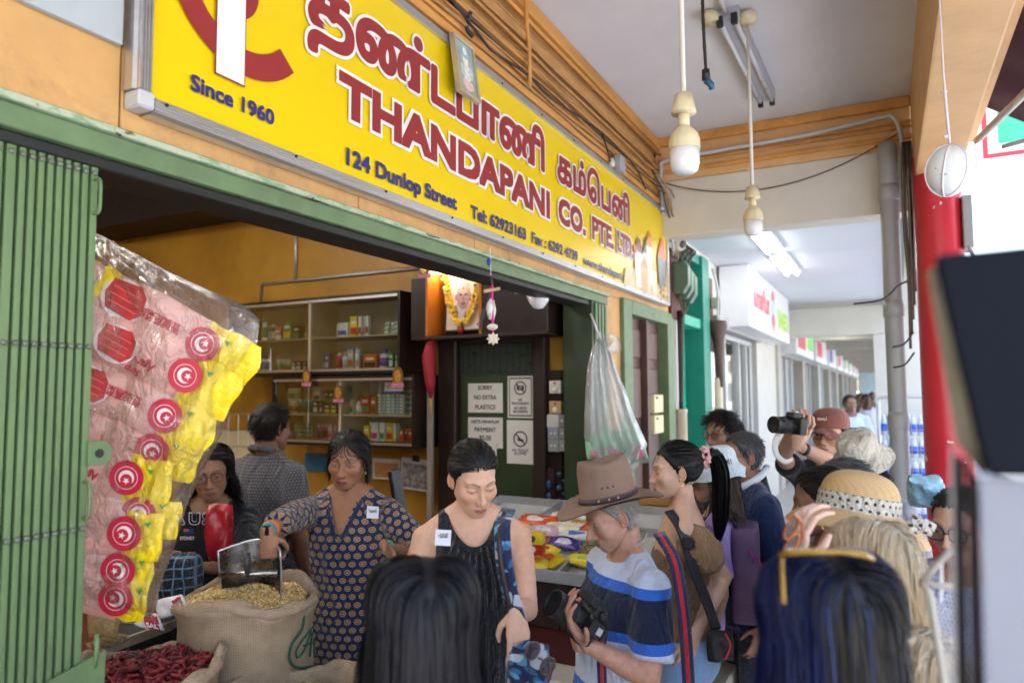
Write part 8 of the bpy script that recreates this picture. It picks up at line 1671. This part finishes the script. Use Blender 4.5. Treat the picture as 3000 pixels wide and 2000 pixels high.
for k in range(26): a = k/26*6.2832; MB().ball(cH+Vector(_R)*.024*math.cos(a)+Vector(_U)*.024*math.sin(a), .0032, 6, 5).build('earring_bead', M('bead%d' % (k % 5), ['#d9c9a8', '#c9705a', '#4f9a8a', '#e0e0d8', '#d9a04a'][k % 5], .4), p.root, smooth=True)

# --- 13 straw hat
p = person('woman in a straw sun hat with a polka dot ribbon and grey braided hair', Wd(2512, 1548, 1.9), 104, 1.52, 'f', (.45, .28, .2), (0, 6, 0), res=(56, 48)); shirt(p, cloth('pale blue shirt', '#8fa3c0'), sleeve=.9)
def straw():
    t = NT('braided straw'); a = t.n('ShaderNodeAttribute', attribute_name='pat'); sp = t.n('ShaderNodeSeparateXYZ'); t.l(a.outputs['Vector'], sp.inputs[0]); w = t.math('SINE', t.math('MULTIPLY', sp.outputs[0], 1150.)); w2 = t.math('SINE', t.math('ADD', t.math('MULTIPLY', sp.outputs[1], 260.), t.math('MULTIPLY', t.math('FLOOR', t.math('MULTIPLY', sp.outputs[0], 183.)), 1.3)))
    c = t.mix(t.math('MULTIPLY_ADD', w, .3, .5), srgb('#a5793f'), srgb('#d9b987')); c = t.mix(t.math('MULTIPLY_ADD', w2, .12, .15), c, srgb('#8a6230')); t.l(t.mix(t.math('MULTIPLY', t.noise(t.coord(), 14), .35), c, srgb('#e0c596')), t.b.inputs['Base Color']); t.set(Roughness=.7); t.bump(t.math('ADD', w, t.math('MULTIPLY', w2, .4)), .6, .002); return t.m
hp = [(.185, -.040), (.182, -.036), (.172, -.026), (.16, -.017), (.148, -.010), (.136, -.005), (.124, -.001), (.114, .002), (.107, .006), (.105, .012), (.105, .025), (.104, .04), (.102, .056), (.098, .072), (.091, .088), (.08, .101), (.066, .111), (.05, .117), (.033, .121), (.016, .123)]
def stmod(a, x, y, z, k): return x, y, z-(.020*math.cos(a-.4)**2*(1-k/8) if k < 8 else 0)+(.005*math.sin(3*a) if k < 4 else 0)
m_straw = straw(); ho = hat(p, hp, m_straw, (.95, 1.08), stmod, 72, 'straw_hat', (0, -.008, .05), (.26, .05)); n = 72
arcl = np.concatenate([[0], np.cumsum([math.dist(hp[i], hp[i+1]) for i in range(len(hp)-1)])]); at = ho.data.attributes.new('pat', 'FLOAT_VECTOR', 'POINT'); at.data.foreach_set('vector', [c for j in range(len(hp)) for i in range(n) for c in (arcl[j], hp[j][0]*2*math.pi*i/n, 0)])
ho2 = hat(p, [(r-.002, z-.004) for r, z in hp[:9]]+[(.1, .03)], m_straw, (.95, 1.08), stmod, 72, 'brim_underside', (0, -.008, .05), (.26, .05), parent=ho); at = ho2.data.attributes.new('pat', 'FLOAT_VECTOR', 'POINT'); at.data.foreach_set('vector', [c for j in range(10) for i in range(n) for c in (arcl[j], hp[j][0]*2*math.pi*i/n, 0)])
def polka():
    return cloth('polka ribbon', '#d6cfbf', .7, .06, pat=dots('#d6cfbf', '#15151f', None, .022, .019, .20, .23), wr=.6, wscale=40)
band = hat(p, [(.110, .005), (.1085, .016), (.1075, .03), (.1065, .044), (.105, .052)], polka(), (.95, 1.08), None, 72, 'ribbon', (0, -.008, .05), (.26, .05), parent=ho); band.data.polygons.foreach_get
at = band.data.attributes.new('pat', 'FLOAT_VECTOR', 'POINT'); at.data.foreach_set('vector', [c for j in range(5) for i in range(n) for c in (.107*2*math.pi*i/n, .012*j, 0)])
bm_ = bmesh.new(); bm_.from_mesh(band.data); bmesh.ops.delete(bm_, geom=[f for f in bm_.faces if len(f.verts) > 4], context='FACES'); bm_.to_mesh(band.data); bm_.free()
for k, (x0, y0, x1, y1, w) in enumerate(((2678, 1522, 2738, 1556, .018), (2676, 1528, 2664, 1600, .013), (2668, 1515, 2690, 1535, .016))):
    q0, q1 = Wd(x0, y0, 1.80)-p.off, Wd(x1, y1, 1.79)-p.off; ax_ = (q1-q0)/2; sd_ = ax_.cross(Vector(_fw)).normalized()*w; o = pillow(MB(), (q0+q1)/2, ax_, sd_, -Vector(_fw), .009, 12, 8, k).build('bow_tail' if k < 2 else 'bow_knot', polka(), None, smooth=True); o.parent = ho; at = o.data.attributes.new('pat', 'FLOAT_VECTOR', 'POINT'); at.data.foreach_set('vector', [c for v in o.data.vertices for c in (v.co.x*.9+v.co.y*.4+.2, v.co.z, 0)])
hair(p, 'long', (.30, .29, .29), 1600, 8, length=.22, lift=.010, cvar=.5)
for k in range(2): lock(p, [(.07, -.09, -.02-.02*k), (.10, -.11, -.08), (.088, -.115, -.14), (.10, -.105, -.20), (.09, -.10, -.26)], [.03, .034, .028, .03, .014], (.36, .35, .35), 500, 12+k, .003, wave=.008, cvar=.6, name='grey_braid')

# --- 14 blonde head with a raised hand, sunglasses in it
p = person('woman with blonde bobbed hair raising tortoiseshell sunglasses in one hand', Wd(2540, 1672, 1.42), 148, 1.45, 'f', (.6, .42, .33), (0, 5, 0), res=(48, 40), arms={'L': dict(wrist=Wd(2332, 1650, 1.4), pole=Vector(_R)-Vector(_U)*.6, hand='hold', dir=Wd(2338, 1530, 1.38)-Wd(2332, 1650, 1.4), palm=Vector(_R)+Vector(_fw)*.3)}); shirt(p, cloth('white shirt', '#c9cce0', .8, .05), sleeve=.8)
def blond(r, rng, path): return np.where(rng.random((len(r), 1)) < .45, np.array([[.44, .38, .29]]), np.array([[.33, .26, .17]]))*(1+.12*rng.normal(size=(len(r), 1)))
hair(p, 'long', (.36, .27, .17), 8000, 21, length=.235, lift=.020, width=.0018, colfn=blond, tip=(.46, .32, .16), back=.25, jitter=.09, steps=13, part=.02, cvar=.18)
tg_ = thing('sunglasses', 'tortoiseshell sunglasses lifted in a hand above the blonde head', 'sunglasses', Wd(2335, 1555, 1.33)); tm = M('tortoiseshell', '#8a4a1c', .25, .7, 60)
for k in range(2): c = Wd(2318, 1545+50*k, 1.335)-tg_.location; e = [c+Vector(_R)*(.010*math.cos(q)+.010*math.sin(q))+Vector(_U)*(.021*math.sin(q)) for q in np.linspace(0, 6.2832, 25)]; MB().tube(e, .003, 6, cap=False).build('rim', tm, tg_, smooth=True); MB().add([tuple(q) for q in e[:-1]], [tuple(range(24))]).build('lens', m_smoke, tg_)
MB().tube([Wd(2325, 1505, 1.285)-tg_.location, Wd(2350, 1530, 1.285)-tg_.location, Wd(2352, 1580, 1.285)-tg_.location], .003, 6).build('temple', M('amber acetate', '#8a4418', .25, .2), tg_)
gbg = thing('shoulder_bag', 'smooth grey leather shoulder bag with a brass stud behind the blonde hair', 'bag', Wd(2668, 1800, 1.5)); MB().ball((0, 0, 0), (.048, .06, .10), 24, 16).build('body', M('grey leather', '#6d7074', .4, .06), gbg, smooth=True); MB().cbox(Wd(2714, 1790, 1.44)-gbg.location, (.008, .008, .022)).build('stud', M('gold', (.75, .55, .2)), gbg, bevel=.002)

# --- 15 blue dyed hair close to the lens
p = person('woman with blue dyed and black hair, yellow sunglasses pushed up on her head', Wd(2412, 1826, 1.02), 168, 1.42, 'f', (.45, .26, .17), (0, 6, 0), res=(48, 40)); shirt(p, cloth('mauve top', '#8a7a90'), sleeve=.05, cut=lambda q: (np.abs(q[:, 0]) > .11) & (q[:, 2] > -.2))
def blue(r, rng, path):
    s = np.where((path[:, -1, 0] < -.084) | (path[:, -1, 0] > .10), 1., 0.)*(rng.random(len(r)) < .93); k = rng.random(len(r)); dk = np.where(k[:, None] < .8, np.array([[.010, .010, .012]]), np.array([[.05, .038, .014]])); dk = np.where((k[:, None] > .95), np.array([[.012, .03, .12]]), dk); return dk*(1-s[:, None])+np.array([[.004, .010, .06]])*s[:, None]
hair(p, 'long', (.010, .010, .014), 12500, 33, length=.36, lift=.024, width=.0017, colfn=blue, part=-.004, back=.3, jitter=.07, steps=12)
ys_ = M('yellow acetate', '#8f6c16', .25, .2, 40)
def ysg(x, y, d=.93): return p.L(Wd(x, y+10, d))
MB().tube([ysg(2288, 1612, .95), ysg(2330, 1605), ysg(2400, 1606), ysg(2470, 1606), ysg(2530, 1614), ysg(2556, 1628, .95)], [.004, .0046, .0036, .0036, .0046, .004], 8).build('sunglasses', ys_, p.root, smooth=True)
o = MB().tube([ysg(2290, 1612, .95), ysg(2292, 1680, .92), ysg(2296, 1758, .90)], .003, 8).build('temple', ys_, None, smooth=True); o.parent = p.root.children[-1]
for x0, x1 in ((2300, 2390), (2430, 2545)): lb = MB(); lb.add([ysg(x0, 1608, .945), ysg(x1, 1608, .945), ysg(x1-8, 1594, .975), ysg(x0+8, 1594, .975)], [(0, 1, 2, 3)]); o = lb.build('lens', m_smoke, None); o.parent = [c for c in p.root.children if c.name.startswith('sunglasses')][0]

# --- 16 woman in dark rimmed glasses by the stand, 17 blonde curl in white
p = person('woman in dark rimmed glasses and a dotted white blouse beside the metal stand', Wd(2812, 1540, 2.15), 56, 1.6, 'f', (.46, .27, .18), (0, 8, 0), face=dict(open=.7, mouth=.003), res=(96, 80)); shirt(p, cloth('white dotted blouse', '#b9bdd2', .8, .06, pat=dots('#b9bdd2', '#3a3f60', None, .012, .012, .15, .15)), sleeve=.8); hair(p, 'back', BLK, 2000, 6, lift=.012, pt=(0, -.11, .0)); glasses(p, M('navy spectacle frame', '#1c1f38', .3, 0), lens=m_lens, rx=.026, rz=.022, r=.0024, z=-.002)
p = person('person with wavy blonde hair and a white shirt at the bottom by the basket', Wd(2660, 2010, 1.25), 150, 1.35, 'f', (.6, .42, .33), (0, 5, 0), res=(40, 32)); shirt(p, cloth('white shirt', '#c9cce0'), sleeve=.8); hair(p, 'long', (.45, .34, .2), 2600, 21, length=.3, lift=.02, tip=(.55, .40, .2), colfn=blond, jitter=.14)

# --- 18 woman in the dark printed tee behind the big bag
sk = (.30, .165, .10)
p = person('woman in glasses and a black AUS Sydney T-shirt behind the big clear bag', Wd(616, 1385, 3.0), -12, 1.6, 'f', sk, (-8, 8, 5), face=dict(open=.45, lip=(.25, .09, .08), nose=1.0), res=(112, 92), vox=.0105, arms={'L': dict(wrist=Wd(575, 1665, 2.62), pole=Vector((.5, .2, -.6)), hand='hold', dir=Wd(548, 1640, 2.6)-Wd(600, 1680, 2.62), palm=-Vector(_U)), 'R': dict(wrist=Wd(480, 1680, 2.65), pole=Vector((-.4, .2, -.6)))})
shirt(p, cloth('black jersey', '#14161d', .85, .1, wr=.35), .016, -.2, .985, .95, 1.05, seed=8); trousers(p, cloth('dark trousers', '#30333c')); hair(p, 'long', BLK, 3400, 9, length=.42, lift=.016, back=.5, part=.02, jitter=.10, line=.004); glasses(p, m_spec_black, lens=m_lens, rx=.024, rz=.02)
m_emb = M('white embroidery', '#c9ccd0', .7, .05)
def ptx(body, px, py, d, w, size, bold=.0): o = text('lettering', body, m_emb, None, p.L(Wd(px, py, d)), Vector(_R), Vector(_U), size, 0, bold, w); o.parent = p.root; return o
for b_, x in (('A', 508), ('U', 553), ('S', 592)): ptx(b_, x, 1534, 2.80, .046, .062, .004); o = text('lettering', b_, MATS['black jersey'], None, p.L(Wd(x, 1534, 2.80))+Vector(_R)*.004+Vector(_U)*.001-Vector(_fw)*.0015, Vector(_R), Vector(_U), .058, 0, .0015, .038); o.parent = p.root
ptx('SYDNEY', 527, 1580, 2.80, .058, .018, .0008)
fl_ = p.L(Wd(553, 1556, 2.80)); MB().prism([(-.02, -.011), (.02, -.011), (.02, .011), (-.02, .011)], lambda u, v, h: fl_+Vector(_R)*u+Vector(_U)*v-Vector(_fw)*h, 0, .001).build('flag_print', M('flag blue', '#23386f', .6), p.root); MB().prism([(-.02, .0), (.0, .0), (.0, .011), (-.02, .011)], lambda u, v, h: fl_+Vector(_R)*u+Vector(_U)*v-Vector(_fw)*h, .001, .0018).build('flag_canton', M('flag red', '#b05a60', .6), p.root)
rb = thing('red_bag', 'red glossy plastic bag held beside the black T-shirt', 'bag', Wd(645, 1560, 2.66)); pillow(MB(), (0, 0, 0), Vector(_R)*.05, Vector(_U)*.11, -Vector(_fw), .045, 14, 16, 8).build('film', M('red film', '#a8202c', .25, .3, 14, bump=.8, bs=22), rb, smooth=True)
pb_ = thing('plaid_bag', 'dark plaid cloth bundle with a patterned tin held below the AUS print', 'cloth', Wd(525, 1690, 2.45))
def plaid(t):
    sp = t.n('ShaderNodeSeparateXYZ'); t.l(t.coord(), sp.inputs[0]); a = t.math('ADD', sp.outputs[0], t.math('MULTIPLY', sp.outputs[1], .5)); L1 = t.math('GREATER_THAN', t.math('SINE', t.math('MULTIPLY', a, 190.)), .86); L2 = t.math('GREATER_THAN', t.math('SINE', t.math('MULTIPLY', sp.outputs[2], 190.)), .86); return t.mix(t.math('MAXIMUM', L1, L2), srgb('#1f2a35'), srgb('#6f9fc0'))
pillow(MB(), (0, 0, 0), Vector(_R)*.075, Vector(_U)*.085, -Vector(_fw), .06, 18, 18, 6).build('bundle', cloth('plaid cotton', '#1f2a35', .85, .2, pat=plaid, wr=1.2, wscale=22), pb_, smooth=True); MB().lathe([(.022, 0), (.022, .035)], n=18, c=Wd(553, 1650, 2.48)-pb_.location).build('tin', M('patterned tin', '#a03a44', .4, .6, 120), pb_, smooth=True)

# --- 19 man in the grey patterned shirt at the cabinets
p = person('man in a grey patterned shirt facing the cabinets, seen from behind', Wd(795, 1252, 3.45), -150, 1.7, 'm', (.19, .09, .055), (0, 6, 0), res=(56, 48), fat=1.02); shirt(p, cloth('grey printed shirt', '#5c5c5e', .85, .1, pat=dots('#56565a', '#7d7d80', None, .014, .014, .28, .28), wr=.6), .02, -.2, .99, .9, 1.1, fat=1.08); trousers(p, cloth('dark trousers', '#30333c'))
hair(p, 'short', BLK, 2600, 5, length=.028, lift=.006, width=.0028, up=.4, line=.012); tube_on(p, [p.nb+(p.rt*math.cos(a)*.07+p.fw*math.sin(a)*.07)+p.up*(.03-.02*math.sin(a)) for a in np.linspace(0, 6.2832, 24)], .016, 'collar', MATS['grey printed shirt'], 8)

# --- 20.. far walkers
p = person('man in a white and pale blue shirt walking up the far walkway', Wd(2490, 1182, 9.2), 8, 1.68, 'm', (.28, .15, .10), (0, 0, 0), res=(56, 48), face=dict(open=.6)); shirt(p, cloth('white and blue shirt', '#c9d6e2', .8, .05), .02, -.15, .985, .85, 1.1); trousers(p, cloth('navy trousers', '#3a4a6a')); hair(p, 'short', (.06, .055, .05), 900, 3, length=.03, lift=.006)
p = person('person in a white T-shirt with a raised hand far down the walkway', Wd(2538, 1172, 12.5), 10, 1.66, 'm', (.12, .06, .04), res=(40, 32), arms={'R': dict(wrist=Wd(2522, 1185, 12.3), pole=Vector((-.5, 0, -1)))}); shirt(p, cloth('white tee', '#bfc3c9'), sleeve=.8, fat=1.0); trousers(p, cloth('dark trousers', '#30333c')); hair(p, 'short', BLK, 500, 3, length=.03, lift=.006)
for k, (x, y, d, c, wd) in enumerate(((2520, 1165, 17, '#3a3f4a', 'dark jacket'), (2555, 1160, 20, '#6a5a4a', 'brown top'))):
    p = person('tiny figure in a %s at the far end of the walkway' % wd, Wd(x, y, d), 0, 1.68, 'm', (.2, .12, .08), res=(24, 20)); shirt(p, cloth(wd, c), sleeve=1.5); trousers(p, cloth('dark trousers', '#30333c')); hair(p, 'short', BLK, 300, 3, length=.03, lift=.006)
